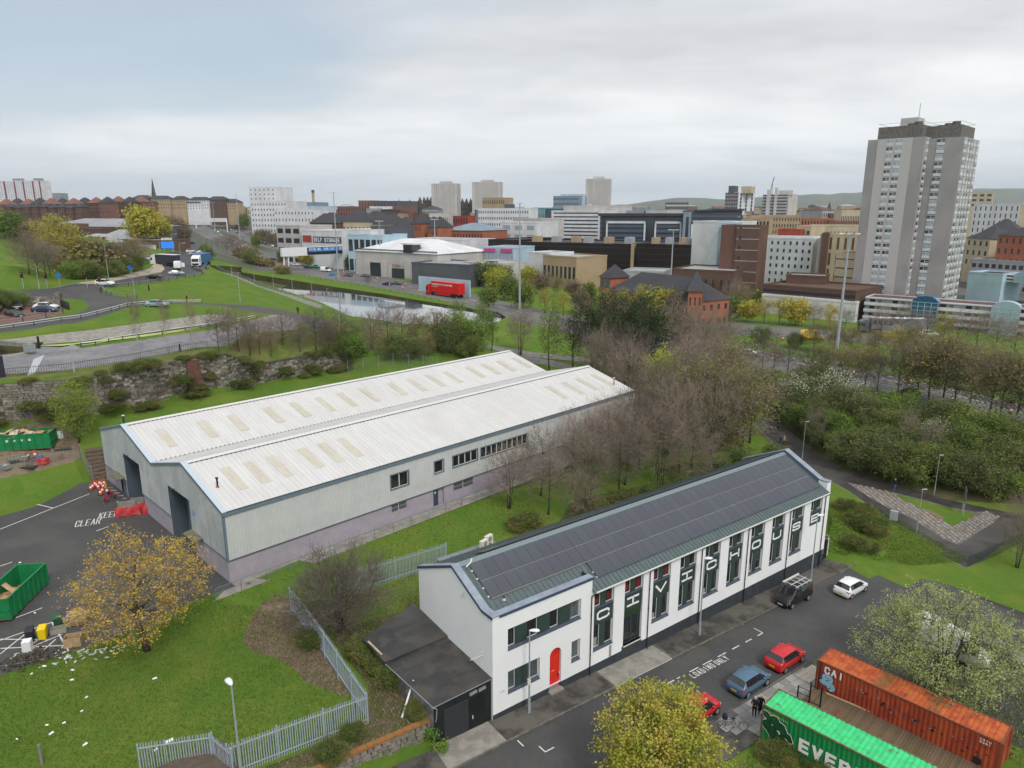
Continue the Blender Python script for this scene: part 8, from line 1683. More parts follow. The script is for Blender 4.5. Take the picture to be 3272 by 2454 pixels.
blades('grass','rough grass beside the containers and street',[SIDE,[cw(-3,-13),cw(14.2,-13),cw(15.5,-26),cw(-3,-26)]],40000,.16,gb_m+st_m[:1],6)
# --- motorway and canal side furniture
m_wht = M('white_paint_metal',(0.70,0.71,0.72),rough=.5); m_sign = M('motorway_sign_blue',(0.02,0.17,0.48),rough=.5)
def mast(label,c,x,yb,yt,head=True):
 P = GP(c,x,yb) if c != 'z' else GT(x,yb); px_ = px(c,x,yb); z = atY(*((px(c,x,yt)) if c != 'z' else (x,yt)),P.y).z; h = z-P.z
 t = thing('lamp_mast',label,'lamp mast',tuple(P),0,'tall motorway lamp masts'); MB().cyl((0,0,-.3),(0,0,h),.36,.15,10).obj('pole',m_lamp,t)
 if head:
  for i in range(6): a = i*pi/3; MB().bar((0,0,h-.3),(1.5*cos(a),1.5*sin(a),h-.15),.08,.08).obj('arm',m_lamp,t); MB().box(-.35,.35,-.2,.2,-.08,.12).obj('lantern',m_lens,t,(1.6*cos(a),1.6*sin(a),h-.15),a)
 return t
for a in (('tall lamp mast at the left end of the gantry sign','c2',705,1005,255),('tall lamp mast standing in front of the stone office','c2',1075,965,500),('tall lamp mast beside the red lorry','c2',1545,965,485),('tall lamp mast beside the scrub trees in the middle','c3',55,1270,345),('tall lamp mast in front of the orange brick office','c3',1350,1170,575),('tall lamp mast nearest the grey tower block','e7',575,790,-420),('tall lamp mast above the motorway queue','c1',2072,690,275),('tall lamp mast near the rusty footbridge','c1',1855,590,340)): mast(*a)
cu_ = []
for c,x,yb,yt in (('c1',945,1060,690),('c1',1165,1170,915),('c1',2070,1195,950),('c1',340,1085,900),('c1',1570,945,700),('c1',1775,880,650),('c1',1380,760,620),('c1',1500,770,620),('c1',1605,745,620),('c1',1850,755,630),('c1',2000,985,890),('c1',2195,1035,920),('c1',1810,760,620),('c2',145,1060,960),('c2',312,1130,1000),('c2',480,1180,1040),('c2',610,1190,1085),('c2',385,1200,1110),('c2',715,1400,1310),('c2',2092,1530,1345),('c1',660,720,640),('c1',735,700,600),('c1',1060,650,575),('d1',640,240,10)):
 P = GP(c,x,yb); h = atY(*px(c,x,yt),P.y).z-P.z; cu_.append(lamp('',P,max(3.5,min(11,h)),R.uniform(-.5,.5),style='long' if h > 7 else 'flat',r0=.1,group='lamps by the canal and roads',detail=False))
ordinal_labels(cu_,'grey road lamp','of the canal and junction lamps')
A = GP('c2',255,935); B = GP('c2',790,915); zt = atY(*px('c2',250,735),A.y).z; zb_ = atY(*px('c2',250,808),A.y).z; yw = yaw_of(A,B); L = (Vector((B.x,B.y,0))-Vector((A.x,A.y,0))).length
gy = thing('sign_gantry','white motorway gantry with a blue direction sign','gantry',(A.x,A.y,0),yw); gz_ = hgt(A.x,A.y)
MB().box(-2,L+1.5,-.8,.8,zb_,zt).obj('beam',m_wht,gy)
for x in (-1.0,1.4,L-1.5,L+.6): MB().bar((x,0,gz_-2),(x*.98+.3,0,zb_),.5,.6).obj('leg',m_wht,gy)
sb = MB().box(L*.33,L*.925,-1.0,-.82,zb_+.3,zt-.2).obj('sign_panel',m_black,gy); MB().box(L*.345,L*.91,-1.06,-1.01,zb_+1.6,zt-.5).obj('blue_panel',m_sign,sb)
tm = MB(); text_mesh(tm,'STIRLING, CARLISLE & EDINBURGH M8',.62,1.3,.17,.80,(L*.36,-1.07,zb_+2.2),(1,0,0),(0,0,1),.03); tm.obj('sign_lettering',m_letter,sb)
for c,x,yb,x0,x1,y0,y1,mt,lab,txt in (('c1',1440,770,1385,1502,680,738,M('billboard_screen',(0.03,0.20,0.75),rough=.4,emit=.35),'bright blue billboard screen by the slip road',None),('c1',1555,740,1535,1577,678,738,m_sign,'blue direction sign right of the billboard',None),('c2',648,1010,622,678,955,975,m_sign,'small blue sign on the motorway verge',None),('c2',372,860,362,382,808,835,M('sign_amber',(0.75,0.42,0.01),rough=.5),'yellow works sign below the gantry',None),('c2',742,985,730,755,962,980,M('sign_red2',(0.55,0.05,0.05),rough=.5),'red works board beside the lamp mast',None)):
 P = GP(c,x,yb); a = atY(*px(c,x0,y0),P.y); b = atY(*px(c,x1,y1),P.y); t = thing('road_sign',lab,'sign',tuple(P)); w = b.x-a.x; cx_ = (a.x+b.x)/2-P.x
 MB().box(cx_-w/2,cx_+w/2,-.15,.15,b.z-P.z,a.z-P.z).obj('panel',mt,t)
 for s in (-.3,.3): MB().cyl((cx_+w*s,.2,0),(cx_+w*s,.2,a.z-P.z-.2),.12,None,6).obj('post',m_lamp,t)
 if x == 1440: q = MB(); text_mesh(q,'ENTERPRISE',w*.07,1.0,.18,w*.085,(cx_-w*.42,-.17,b.z-P.z+3.4),(1,0,0),(0,0,1),.02); q.obj('advert_lettering',m_letter,t)
for i,(x,y,yt) in enumerate(((1128,1000,905),(520,1075,970),(495,0,0))):
 if not y: continue
 P = GP('c1',x,y); h = atY(*px('c1',x,yt),P.y).z-P.z; t = thing('round_sign',('blue round sign beside the junction footway','blue round sign below the hillside bushes')[i],'sign',tuple(P)); MB().cyl((0,0,0),(0,0,h),.06,None,6).obj('post',m_lamp,t); MB().cyl((0,-.05,h),(0,-.12,h),.6,None,16).obj('disc',m_sign,t)
tl = []
for x,y in ((205,1085),(410,1085),(755,1075),(850,1010),(870,1110)):
 P = GP('c1',x,y); t = thing('traffic_light','x','traffic light',tuple(P),R.uniform(-.6,.6),'traffic lights at the junction'); MB().cyl((0,0,0),(0,0,3.2),.07,None,6).obj('pole',m_lamp,t); MB().box(-.25,.25,-.2,.1,2.3,3.5).obj('signal_head',m_black,t); MB().cyl((0,-.2,3.2),(0,-.26,3.2),.11,None,8).obj('red_lamp',M('signal_red',(0.8,0.03,0.02),emit=.6),t); tl.append(t)
ordinal_labels(tl,'black traffic light on a grey pole','at the junction')
def rail(label,pts,h=.75,gap=2.6,mat=None,top=None,name='low_railing'):
 P = [onz(p) for p in pts]; o = P[0]; t = thing(name,label,'railing',tuple(o),0,'railings by the canal road'); tp = []; mt = mat or m_wht
 for a,b in zip(P,P[1:]):
  L = (b-a).length; n = max(1,int(L/gap))
  for i in range(n+1 if b is P[-1] else n):
   p = onz(a.lerp(b,i/n)); MB().box(-.06,.06,-.06,.06,0,h).obj('post',m_trimd,t,p-o); tp.append(p-o+Vector((0,0,h)))
 q = MB()
 for a,b in zip(tp,tp[1:]): q.bar(a,b,.10,.09)
 q.obj('rail',mt,t)
 q = MB()
 for a,b in zip(tp,tp[1:]): q.bar(a-Vector((0,0,h*.5)),b-Vector((0,0,h*.5)),.05,.05)
 q.obj('mid_rail',mt,t); return t
rail('low white rail between the canal road and grass verge',PL('c1',[(-60,1450),(295,1400),(530,1365),(700,1345),(840,1310),(960,1280),(1100,1240),(1250,1225),(1480,1215),(1740,1210)]))
rail('black and white railing along the canalside paving',PL('c1',[(700,1590),(825,1575),(940,1550),(1060,1530),(1200,1510),(1400,1480),(1600,1450),(1850,1410),(2080,1370),(2212,1345)]))
rail('curved grey barrier rail around the grass bank',PL('c1',[(1790,880),(1795,905),(1750,965),(1600,995),(1300,1040),(900,1085),(880,1100),(960,1145),(1100,1165),(1180,1172)]),.9,4,m_steel)
rail('towpath railing beside the canal',PL('c1',[(1860,905),(2000,965),(2120,1010),(2200,1045)])+PL('c2',[(150,1100),(290,1140)]),1.1,3,m_steel)
for i,pts in enumerate(([(820,850),(909,874),(1080,903),(1190,921),(1339,948),(1450,975),(1600,1018)],[(905,822),(1080,853),(1190,869),(1339,901),(1500,931),(1700,978)],[(2319,1157),(2510,1202),(2820,1262),(3272,1360)],[(2304,1086),(2534,1133),(2820,1186),(3272,1285)],[(2215,1018),(2820,1062),(3104,1106),(3272,1150)])): rail('steel crash barrier along the motorway, %s' % ('canal edge','far edge by the stone office','edge above the shrub embankment','middle strip edge','far carriageway edge')[i],PZ(pts),.75,5,m_steel,name='crash_barrier')
sr_ = thing('spiked_railing','dark spiked railing along the canalside edge above the wall','fence',(0,0,0)); q = MB()
for a,b in zip([GT(x,y) for x,y in ((10,1205),(207,1188),(408,1158),(560,1128))],[GT(x,y) for x,y in ((207,1188),(408,1158),(560,1128),(670,1112))]):
 n = int((b-a).length/.3)
 for i in range(n): p = onz(a.lerp(b,i/n)); q.bar(p,p+Vector((0,0,1.3)),.03,.03)
 for z in (.25,1.1): q.bar(onz(a)+Vector((0,0,z)),onz(b)+Vector((0,0,z)),.04,.05)
q.obj('bars',m_trimd,sr_,kind='stuff')
bm_ = thing('lock_beam','white tipped timber balance beam of the canal lock','lock beam',onz(GP('c1',110,1620)),radians(-22)); MB().hexa([(-5,-.35,.7),(4,-.25,.9),(4,.25,.9),(-5,.35,.7),(-5,-.35,1.5),(4,-.25,1.5),(4,.25,1.5),(-5,.35,1.5)]).obj('beam',m_pave,bm_); MB().box(3.2,5,-.4,.4,.2,1.4).obj('tail_block',m_steel,bm_)
for i,(x,y) in enumerate(((340,1600),(1612,1200),(1285,1100))): MB().cyl((0,0,0),(0,0,2.0 if i == 0 else 1.4),.2,.16,10).obj('black_bollard',m_black,loc=tuple(onz(GP('c1',x,y))),label=('black bollard with white band at the lock gate','black marker post on the grass bank edge','tall black marker stone on the grass bank')[i],cat='bollard')
flat('pale_paving_strip',[GP('d1',290,130),GP('d1',385,90),GP('d1',300,250),GP('d1',235,270)],M('pale_strip',(0.42,0.44,0.47),rough=.8),.03)
stripe('white_edge_line',GP('c1',330,1650),GP('c1',700,1610),.25,m_pave,.03)
MB().box(-.5,.5,-.1,.1,0,3.0).obj('info_panel',M('info_dark',(0.03,0.03,0.05),rough=.4),loc=tuple(onz(GT(5,1205))),rotz=.3,label='dark information panel at the left picture edge above the wall',cat='sign')
iv = thing('ivy_wall','dark stone wall with ivy behind the brick car park','wall',(0,0,0)); a = GP('c1',230,1240); b = GP('c1',520,1240); q = MB(); q.bar(onz(a)+Vector((0,0,.9)),onz(b)+Vector((0,0,.9)),.5,2.2); q.obj('wall_face',m_stone2,iv); MB().box(-.5,.5,-.5,.5,0,3).obj('pier',m_stone2,iv,onz(b)); q = MB(); q.bar(onz(b)+Vector((0,0,.7)),onz(GP('c1',600,1270))+Vector((0,0,.7)),.1,1.6); q.obj('gate',m_black,iv)
for x,y,h in ((60,1250,3.4),(180,1235,3.2),(-30,1240,3.6)): tree('shrub1' if x == 180 else 'shrub0',GP('c1',x,y),h,'round clipped shrub behind the brick car park, %s' % {60:'middle one',180:'yellow topped right one',-30:'left one'}[x],'shrub',group='clipped shrubs')
rail('thin black railing around the brick car park',PL('c1',[(-40,1395),(200,1372),(400,1338),(545,1300)]),1.0,2.5,m_trimd)
fb = thing('footbridge','rust coloured curving footbridge over the motorway','bridge',(0,0,0)); p0 = atY(555,682,960); p1 = atY(700,690,930); q = MB(); q.tube([p0.lerp(p1,i/10)+Vector((0,0,3.0*sin(pi*i/10))) for i in range(11)],2.2,6); q.obj('deck',M('corten',(0.17,0.06,0.035),rough=.8),fb)
for f in (.02,.5,.98): p = p0.lerp(p1,f); MB().cyl((p.x,p.y,5),(p.x,p.y,p.z),1.2,None,8).obj('pier',K_pier if 'K_pier' in globals() else m_conc,fb)
g2_ = thing('far_gantry','pale far motorway gantry below the footbridge','gantry',(0,0,0)); a = atY(625,703,800); b = atY(724,703,780); MB().bar(a,b,1.2,4).obj('beam',m_wht,g2_)
for p in (a,b): MB().bar((p.x,p.y,p.z),(p.x,p.y,hgt(p.x,p.y)),.9,.9).obj('leg',m_wht,g2_)
for pts in ([(1190,894),(1339,923),(1500,956),(1700,1008)],[(905,846),(1080,877),(1190,894)],[(2319,1108),(2534,1158),(2820,1210),(3272,1314)],[(2310,1098),(2534,1146),(2820,1198),(3272,1298)],[(2319,1143),(2534,1190),(2820,1246),(3272,1342)]):
 P = PZ(pts)
 for a,b in zip(P,P[1:]):
  L = (b-a).length; n = max(1,int(L/9))
  for i in range(n): stripe('lane_line',a.lerp(b,i/n),a.lerp(b,(i+.5)/n),.22,m_markw,.03)
cs_ = []
for c,x,y in (('c2',1040,1005),('c2',1285,1055),('c2',1420,1080),('c2',1395,1115),('c2',1260,1085),('c2',1145,1060),('c2',860,960),('c2',750,945),('c2',670,925),('c2',620,920),('c2',545,905),('c2',450,880),('c2',375,890),('c2',260,865),('c2',170,850),('c2',100,815),('c2',1540,1140),('e3',955,315),('e3',1298,385),('e3',1635,445),('e3',1350,235),('e7',130,505),('e7',1232,875),('e7',1590,1030),('e7',2095,1135),('e7',75,650),('e7',1935,890)): cs_.append(cone(onz(GP(c,x,y)),'','cones along the motorway',1.6))
ordinal_labels(cs_,'orange works cone','of the motorway cones')
vl = []
for i,(x,y,k,col) in enumerate(((805,890,'suv','white'),(850,895,'suv','white'),(955,880,'bigvan','white'),(1000,905,'bigvan','white'),(1060,900,'bigvan','white'),(1120,900,'bigvan','blue'),(1175,895,'bigvan','white'),(1225,903,'saloon','blue'),(1280,905,'saloon','navy'),(1390,895,'bigvan','white'),(910,880,'saloon','navy'),(550,880,'saloon','navy'),(760,905,'suv','white'))): vl.append(vehicle(k,'depot_vehicle','x','van',onz(GP('c3',x,y)),radians(-20+R.uniform(-8,8)),col,detail=False,group='vehicles parked by the dark office'))
ordinal_labels(vl,'parked depot vehicle','in front of the dark glazed office')
r = random.Random(41); vl = []
for i in range(22): vl.append(vehicle(r.choice(['hatch','saloon','suv']),'lot_car','x','car',onz(GP('c2',r.uniform(1720,1950),r.uniform(720,800))),radians(r.choice([-15,75])),r.choice(cols),detail=False,group='cars in the lot by the brick office'))
ordinal_labels(vl,'small parked car','in the lot by the brick office')
# --- city buildings
def C_(n,c,k=.85,rough=.85): return M('city_'+n,c,tuple(x*k for x in c),scale=.12,rough=rough)
K = dict(white=C_('white',(0.66,0.67,0.69)),pale=C_('pale_concrete',(0.50,0.48,0.46)),grey=C_('grey',(0.30,0.31,0.33)),dgrey=C_('dark_grey',(0.10,0.105,0.12)),brick=C_('brick',(0.21,0.105,0.08)),brown=C_('brown_brick',(0.125,0.075,0.058)),orange=C_('orange_brick',(0.36,0.13,0.07)),tan=C_('tan',(0.40,0.30,0.19)),cream=C_('cream',(0.50,0.43,0.30)),slate=C_('slate',(0.055,0.055,0.062)),navy=C_('navy_clad',(0.085,0.11,0.15)),blue=C_('blue_clad',(0.10,0.22,0.42)),pblue=C_('pale_blue',(0.42,0.56,0.66)),dark=C_('dark_glass',(0.018,0.013,0.013),.8,.3),teal=C_('teal',(0.16,0.36,0.36)),stone=C_('sooty_stone',(0.10,0.085,0.07)),roofg=C_('roof_grey',(0.36,0.37,0.38)),red=C_('red_clad',(0.36,0.07,0.04)),maroon=C_('maroon',(0.25,0.05,0.07)),steel=C_('bluegrey',(0.22,0.28,0.33)),lilac=C_('grey_render',(0.34,0.325,0.33)))
m_cwin = M('city_window',(0.03,0.038,0.05),rough=.12,spec=.7); m_cwinb = M('city_window_blue',(0.08,0.14,0.20),rough=.12,spec=.7); m_cwin2 = M('city_window_pale',(0.30,0.36,0.42),rough=.2,spec=.6)
def blk(label,xl,Yl,xr,Yr,yt,dep,mat,win=None,side=None,wm=None,roof=None,zb=2.0,name='office_building',cat='building',group=None,par=.6,hip=0):
 zt = atY(xl,yt,Yl).z; A = along(xl,Yl,zt); B = along(xr,Yr,zt); d = Vector((B.x-A.x,B.y-A.y,0)); L = d.length; yaw = atan2(d.y,d.x)
 t = thing(name,label,cat,(A.x,A.y,0),yaw,group); mt = K[mat] if isinstance(mat,str) else mat
 MB().box(0,L,0,dep,zb,zt).obj('walls',mt,t)
 rm = K[roof or 'roofg']
 if hip:
  q = MB(); h = hip; i = min(dep,L)/2*.9; e = .5
  q.poly((-e,-e,zt),(L+e,-e,zt),(L-i,dep/2,zt+h),(i,dep/2,zt+h)); q.poly((L+e,-e,zt),(L+e,dep+e,zt),(L-i,dep/2,zt+h)); q.poly((L+e,dep+e,zt),(-e,dep+e,zt),(i,dep/2,zt+h),(L-i,dep/2,zt+h)); q.poly((-e,dep+e,zt),(-e,-e,zt),(i,dep/2,zt+h)); q.obj('roof',rm,t)
 else:
  MB().box(.3,L-.3,.3,dep-.3,zt,zt+.08).obj('roof',rm,t)
  if par: q = MB(); q.box(-.1,L+.1,-.1,.25,zt,zt+par).box(-.1,L+.1,dep-.25,dep+.1,zt,zt+par).box(-.1,.25,.25,dep-.25,zt,zt+par).box(L-.25,L+.1,.25,dep-.25,zt,zt+par); q.obj('parapet',mt,t)
 def grid(n,rows,cols,wf,hf,z0,on):
  q = MB(); H = zt-z0
  for i in range(rows):
   za = z0+H*(i+.5-hf/2)/rows; zc = z0+H*(i+.5+hf/2)/rows
   for j in range(cols):
    LL = L if on == 'f' else dep; a = LL*(j+.5-wf/2)/cols; b = LL*(j+.5+wf/2)/cols
    if on == 'f': q.box(a,b,-.07,.02,za,zc)
    elif on == 'r': q.box(L-.02,L+.07,a,b,za,zc)
    else: q.box(-.07,.02,a,b,za,zc)
  q.obj('windows',wm or m_cwin,t,kind='stuff')
 if win: grid(0,*win[:4],win[4] if len(win) > 4 else zb+2,'f')
 if side: grid(0,*side[:4],side[4] if len(side) > 4 else zb+2,'r' if B.x < 0 or Yr < Yl else 'l')
 if side and B.x > 40: grid(0,*side[:4],zb+2,'l')
 t['L'] = L; t['zt'] = zt; return t
def extra(t,nm,mat,*boxes):
 for b in boxes: MB().box(*b).obj(nm,K[mat] if isinstance(mat,str) else mat,t)
# --- tall grey tower block, windows one by one
def tower():
 t = thing('tower_block','tall grey concrete tower block dominating the right side','tower block',(0,0,0)); Y0 = 217
 wv_me = MB(); wv_me.mi = 0; wv_me.box(-.5,.5,-.06,.02,-.05,.5); wv_me.mi = 1; wv_me.box(-.5,.5,-.09,.02,-.5,-.05).box(-.03,.03,-.085,-.06,-.05,.5).box(-.5,.5,-.085,-.06,.44,.5).box(.1,.5,-.085,-.06,.12,.17)
 wme = wv_me.mesh('window'); wme.materials.append(m_cwin2); wme.materials.append(K['white'])
 wm2 = wme.copy(); wm2.materials[0] = m_cwin
 r = random.Random(1); out = []
 for (xc,xl,yt,Yc,yaw,dl,dr,lf,rfc) in ((2958,2797,436,Y0,radians(45),15.9,17,((.36,.46),(.52,.62)),((.08,.28),(.38,.5),(.58,.7),(.80,.92))),(3082,3000,436,213,radians(45),15.9,17.5,((.62,.78),),((.05,.2),(.28,.38),(.46,.56),(.64,.74),(.84,.98)))):
  C = atY(xc,yt,Yc); u = Vector((cos(yaw),sin(yaw),0)); v = Vector((-sin(yaw),cos(yaw),0)); zt = C.z; zb = 3.0; C.z = 0
  q = MB(); q.extr([C,C+u*dr,C+u*dr+v*dl,C+v*dl],zb,zt); q.obj('wall',K['lilac'],t)
  n = 24; fh = (zt-zb-2)/n
  if len(lf) == 2:
   p = MB(); a = C+v*dl*.21+(-u)*.06; b = C+v*dl*.82+(-u)*.06; p.extr([a,a+u*.1,b+u*.1,b],zb,zt); p.obj('pale_panel',M('tower_pale_panel',(0.47,0.45,0.455),rough=.85),t)
   lf2 = [(1-f[1]-.0,1-f[0]) for f in lf]; lf2 = [(.385,.497),(.543,.65)]
  else: lf2 = [(.30,.43)]
  for i in range(n):
   z = zb+2+fh*(i+.5)
   for (a,b) in lf2:
    o = link('window',wme if r.random() < .5 else wm2,t,C+v*dl*((a+b)/2)-u*.07+Vector((0,0,z)),yaw-pi/2); o.scale = (dl*(b-a),1,fh*.86)
   for (a,b) in rfc:
    o = link('window',wme if r.random() < .4 else wm2,t,C+u*dr*((a+b)/2)+Vector((0,0,z)),yaw); o.scale = (dr*(b-a),1,fh*.86)
  q = MB(); D_ = C+u*1.6+v*1.4; q.extr([D_,D_+u*(dr-3),D_+u*(dr-3)+v*(dl-3.5),D_+v*(dl-3.5)],zt,zt+3.6); q.obj('plant_screen',M('tower_plant',(0.12,0.11,0.105),(0.17,0.16,0.15),scale=1.5,rough=.9),t)
  for k in range(3):
   p = D_+u*(2+4*k)+v*(2+3*k); MB().box(-.8,.8,-.8,.8,0,1.1).obj('roof_vent',K['dgrey'],t,p+Vector((0,0,zt+3.6)))
  q = MB(); e = [D_,D_+u*(dr-3),D_+u*(dr-3)+v*(dl-3.5),D_+v*(dl-3.5)]
  for a,b in zip(e,e[1:]+e[:1]): q.bar(a+Vector((0,0,zt+4.5)),b+Vector((0,0,zt+4.5)),.08,.08)
  q.obj('roof_rail',m_steel,t); last = (C,u,v,dl,dr,zt)
 C,u,v,dl,dr,zt = last; q = MB(); p = C+v*(dl-1.5)+u*6; q.extr([p,p+u*6,p+u*6+v*5,p+v*5],zt,zt+7); q.obj('lift_tower',K['pale'],t); MB().cyl(p+Vector((0,0,zt+7)),p+Vector((0,0,zt+11)),.1,None,5).obj('aerial',m_steel,t)
tower()
# --- maisonettes with blue stair towers below the tower
def maison(label,xl,Yl,xr,Yr,yt,floors,stairs,zb=4):
 t = blk(label,xl,Yl,xr,Yr,yt,9,'white',None,None,roof='brown',zb=zb,name='maisonette_block',par=.25); L,zt = t['L'],t['zt']; fh = (zt-zb)/floors
 for i in range(floors):
  z = zb+i*fh; MB().box(0,L,-1.3,0,z+fh*.0,z+fh*.42).obj('balcony',K['white'],t); MB().box(0,L,-1.25,-.05,z+fh*.9,z+fh).obj('balcony_soffit',K['grey'],t)
  for j in range(int(L/6)): x = j*6+1.2; MB().box(x,x+1.4,-.06,.02,z+fh*.42,z+fh*.85).obj('window',m_cwin,t); MB().box(x+2.2,x+3.1,-.06,.02,z+fh*.2,z+fh*.86).obj('door',K['tan'],t)
 for (f0,f1,mt) in stairs:
  a,b = L*f0,L*f1; n = 12; q = MB(); arc = [(a+(b-a)*(.5-.5*cos(pi*i/n)),zt+.8*1.0*sin(pi*i/n)*2.2) for i in range(n+1)]
  q.prism([(a,zb),(b,zb)]+[(x,z) for x,z in arc[::-1]],-2.4,1.0); q.obj('stair_tower',mt,t)
  g = MB();
  for i in range(5): x = a+(b-a)*i/4; g.box(x-.06,x+.06,-2.46,-2.4,zb,zt)
  for i in range(8): z = zb+(zt-zb)*i/7; g.box(a,b,-2.46,-2.4,z-.05,z+.05)
  g.obj('stair_mullions',K['pblue'],t)
maison('long white maisonette block with blue arched stair towers',2767,207,3420,176,950,4,((.265,.40,M('stair_blue',(0.02,0.10,0.19),rough=.15,spec=.7)),(.66,.79,M('stair_pale',(0.30,0.42,0.47),rough=.2,spec=.6))))
maison('white maisonette block behind, right of the tower',3120,262,3420,240,872,2,((.45,.75,M('stair_pale',(0,0,0))),),12)
# --- list of the other buildings
blk('pale blue flat box building behind the maisonettes',3095,262,3205,252,872,14,'pblue',None,None)
blk('grey flat roofed building right of the tower',3105,300,3420,270,830,30,'roofg',(3,14,.6,.4),None)
blk('white hotel slab with narrow window rows',3112,420,3262,400,655,18,'white',(7,9,.22,.6,12),None); blk('beige wing of the white hotel slab',3262,400,3340,395,655,18,'cream')
blk('building with wavy red roof behind the tower',3105,700,3175,690,617,20,'cream',(3,3,.6,.5,40),None,roof='red'); blk('old stone buildings with slate roofs right of the tower',3090,330,3165,315,760,15,'cream',(3,4,.3,.5,12),None,roof='slate',hip=5); blk('pale gabled hall right of the tower',3140,345,3260,335,740,20,'lilac',(3,4,.3,.5,12),None,roof='slate',hip=6); blk('red sandstone tenement at the right picture edge',3190,300,3340,285,752,16,'orange',(4,7,.3,.5,10),None,roof='slate',hip=4)
blk('white flats with pale balcony strip left of the tower',2440,300,2600,285,762,14,'white',(7,8,.3,.45),None); blk('white wing of the flats with dark ledge',2600,290,2625,300,762,22,'white',(5,2,.4,.4))
blk('golden brown brick flats with dark vertical windows',2622,275,2765,268,752,14,'cream',(4,6,.32,.75),None,wm=K['brown'],roof='slate'); blk('brown stair end of the golden flats',2628,272,2650,271,750,12,'brown'); blk('beige ribbed hall beside the tower foot',2672,235,2752,228,812,20,'cream',(3,1,1,.12,14),None,wm=K['brown'])
blk('tan block with small square windows behind the white flats',2590,380,2765,370,722,16,'cream',(2,14,.2,.3,14)); blk('red and yellow apartment steps',2486,360,2560,355,735,14,'red',(2,4,.4,.3,14)); blk('yellow apartment block beside the red one',2545,368,2592,362,724,14,'cream',(3,3,.4,.3,12))
blk('long low brown and white college building',2440,225,2735,205,912,22,'brown',(2,40,.75,.35,8),None,roof='brown',zb=3); blk('white base storey of the college building',2435,223,2737,203,945,2,'white',None,None,zb=3); blk('brown roof block on the college building',2512,232,2638,226,882,10,'brown',(1,2,.25,.7,16)); blk('red door panel of the college building',2535,219.5,2586,217,948,1,'maroon',zb=2)
bt_ = blk('brown brick tower with pale floor lines',2355,262,2428,258,725,14,'brown',None,None); blk('brown brick tower side wing',2428,258,2456,266,725,14,C_('brown2',(0.16,0.085,0.065)))
for z in range(8): extra(bt_,'floor_line','pale',(-.05,bt_['L']+.05,-.06,0,7+z*3.9,7.2+z*3.9)); extra(bt_,'window',m_cwin,(1,1.8,-.08,0,8.5+z*3.6,9.6+z*3.6))
blk('blue and white clad flats left of the brick tower',2296,285,2350,282,715,14,'pblue',(6,2,.4,.3),None); blk('navy panel of the blue and white flats',2299,283,2342,281,730,1,'steel',(7,1,.35,.4),wm=K['white']); blk('white rear of the blue and white flats',2345,290,2418,300,712,20,'white')
blk('orange brick office with dark hipped roof by the motorway',1945,226,2215,196,928,15,'orange',(2,14,.35,.35,4),(2,5,.35,.4,4),roof='slate',hip=6,zb=3); blk('orange brick office end pavilion',2200,194,2245,193,930,12,'orange',(2,3,.35,.4,4),(2,3,.35,.4,4),roof='slate',hip=5,zb=3); blk('glazed corner tower of the orange brick office',1918,230,1950,226,885,8,'orange',(2,2,.7,.6,8),None,roof='slate',hip=4,wm=m_cwinb)
blk('flat roofed brown workshop behind the orange office',2150,262,2345,250,862,24,'brown',(1,8,.3,.4,6)); blk('low white roofed shed by the van park',1990,268,2120,262,868,16,'roofg'); blk('low beige shed beside the scrub trees',1735,300,1842,285,818,18,'tan',(1,8,.5,.4,6)); blk('white rooflit workshop beside the scrub',1690,310,1760,300,808,14,'white')
dg1 = blk('long dark glazed low office block',1640,352,2022,322,775,40,'dark',(5,70,.8,.10,9),None,wm=M('dark_mullion',(0.05,0.035,0.03),rough=.4),roof='slate',zb=4); dg2 = blk('dark glazed office wing right of the cream pier',2034,320,2285,300,782,40,'dark',(5,45,.8,.10,9),None,wm=MATS['dark_mullion'],roof='slate',zb=4)
blk('dark glazed office left end beyond the showroom',1560,362,1640,353,768,40,'dark',(4,16,.8,.10,9),None,wm=MATS['dark_mullion'],roof='slate',zb=4)
for t,bx_ in ((dg1,((.62,.70),(.74,.80),(.88,.99))),(dg2,((.0,.03),(.06,.2),(.3,.42),(.62,.72)))):
 L = t['L']
 for a,b in bx_: extra(t,'cream_base','tan',(L*a,L*b,-.5,.2,3,9.0)); extra(t,'cream_base','tan',(L*(a-.012),L*(b+.012),-.48,.2,3,7.4))
 for i in range(6): extra(t,'roof_plant','roofg' if i % 2 else 'tan',(L*(.1+.15*i),L*(.15+.15*i),8+3*(i % 3),14+3*(i % 3),t['zt'],t['zt']+3.0))
 extra(t,'cream_pier','tan',(L-.6,L+.8,-.6,2,4,t['zt']+.6))
nv = blk('navy office block with white framed window bands',1918,432,2184,415,690,30,'navy',(7,1,.98,.42,14),None,zb=6)
L,zt = nv['L'],nv['zt']
for a,b in ((.08,.56),(.67,.985)):
 for q in ((a,a+.018,10,zt-3),(b-.018,b,10,zt-3)): extra(nv,'white_frame','white',(L*q[0],L*q[1],-.6,.0,q[2],q[3]))
 extra(nv,'white_frame','white',(L*a,L*b,-.6,.0,zt-4.2,zt-3))
extra(nv,'glazed_core',m_cwin,(L*.57,L*.66,-.4,.0,8,zt-1),(L*.03,L*.07,-.4,.0,8,zt-1)); extra(nv,'roof_edge','slate',(-1,L+1,-1.5,4,zt,zt+1.6))
n2 = blk('taller navy office block with white verticals',2184,412,2372,405,676,34,'navy',(9,1,.98,.5,14),None,zb=6); L,zt = n2['L'],n2['zt']
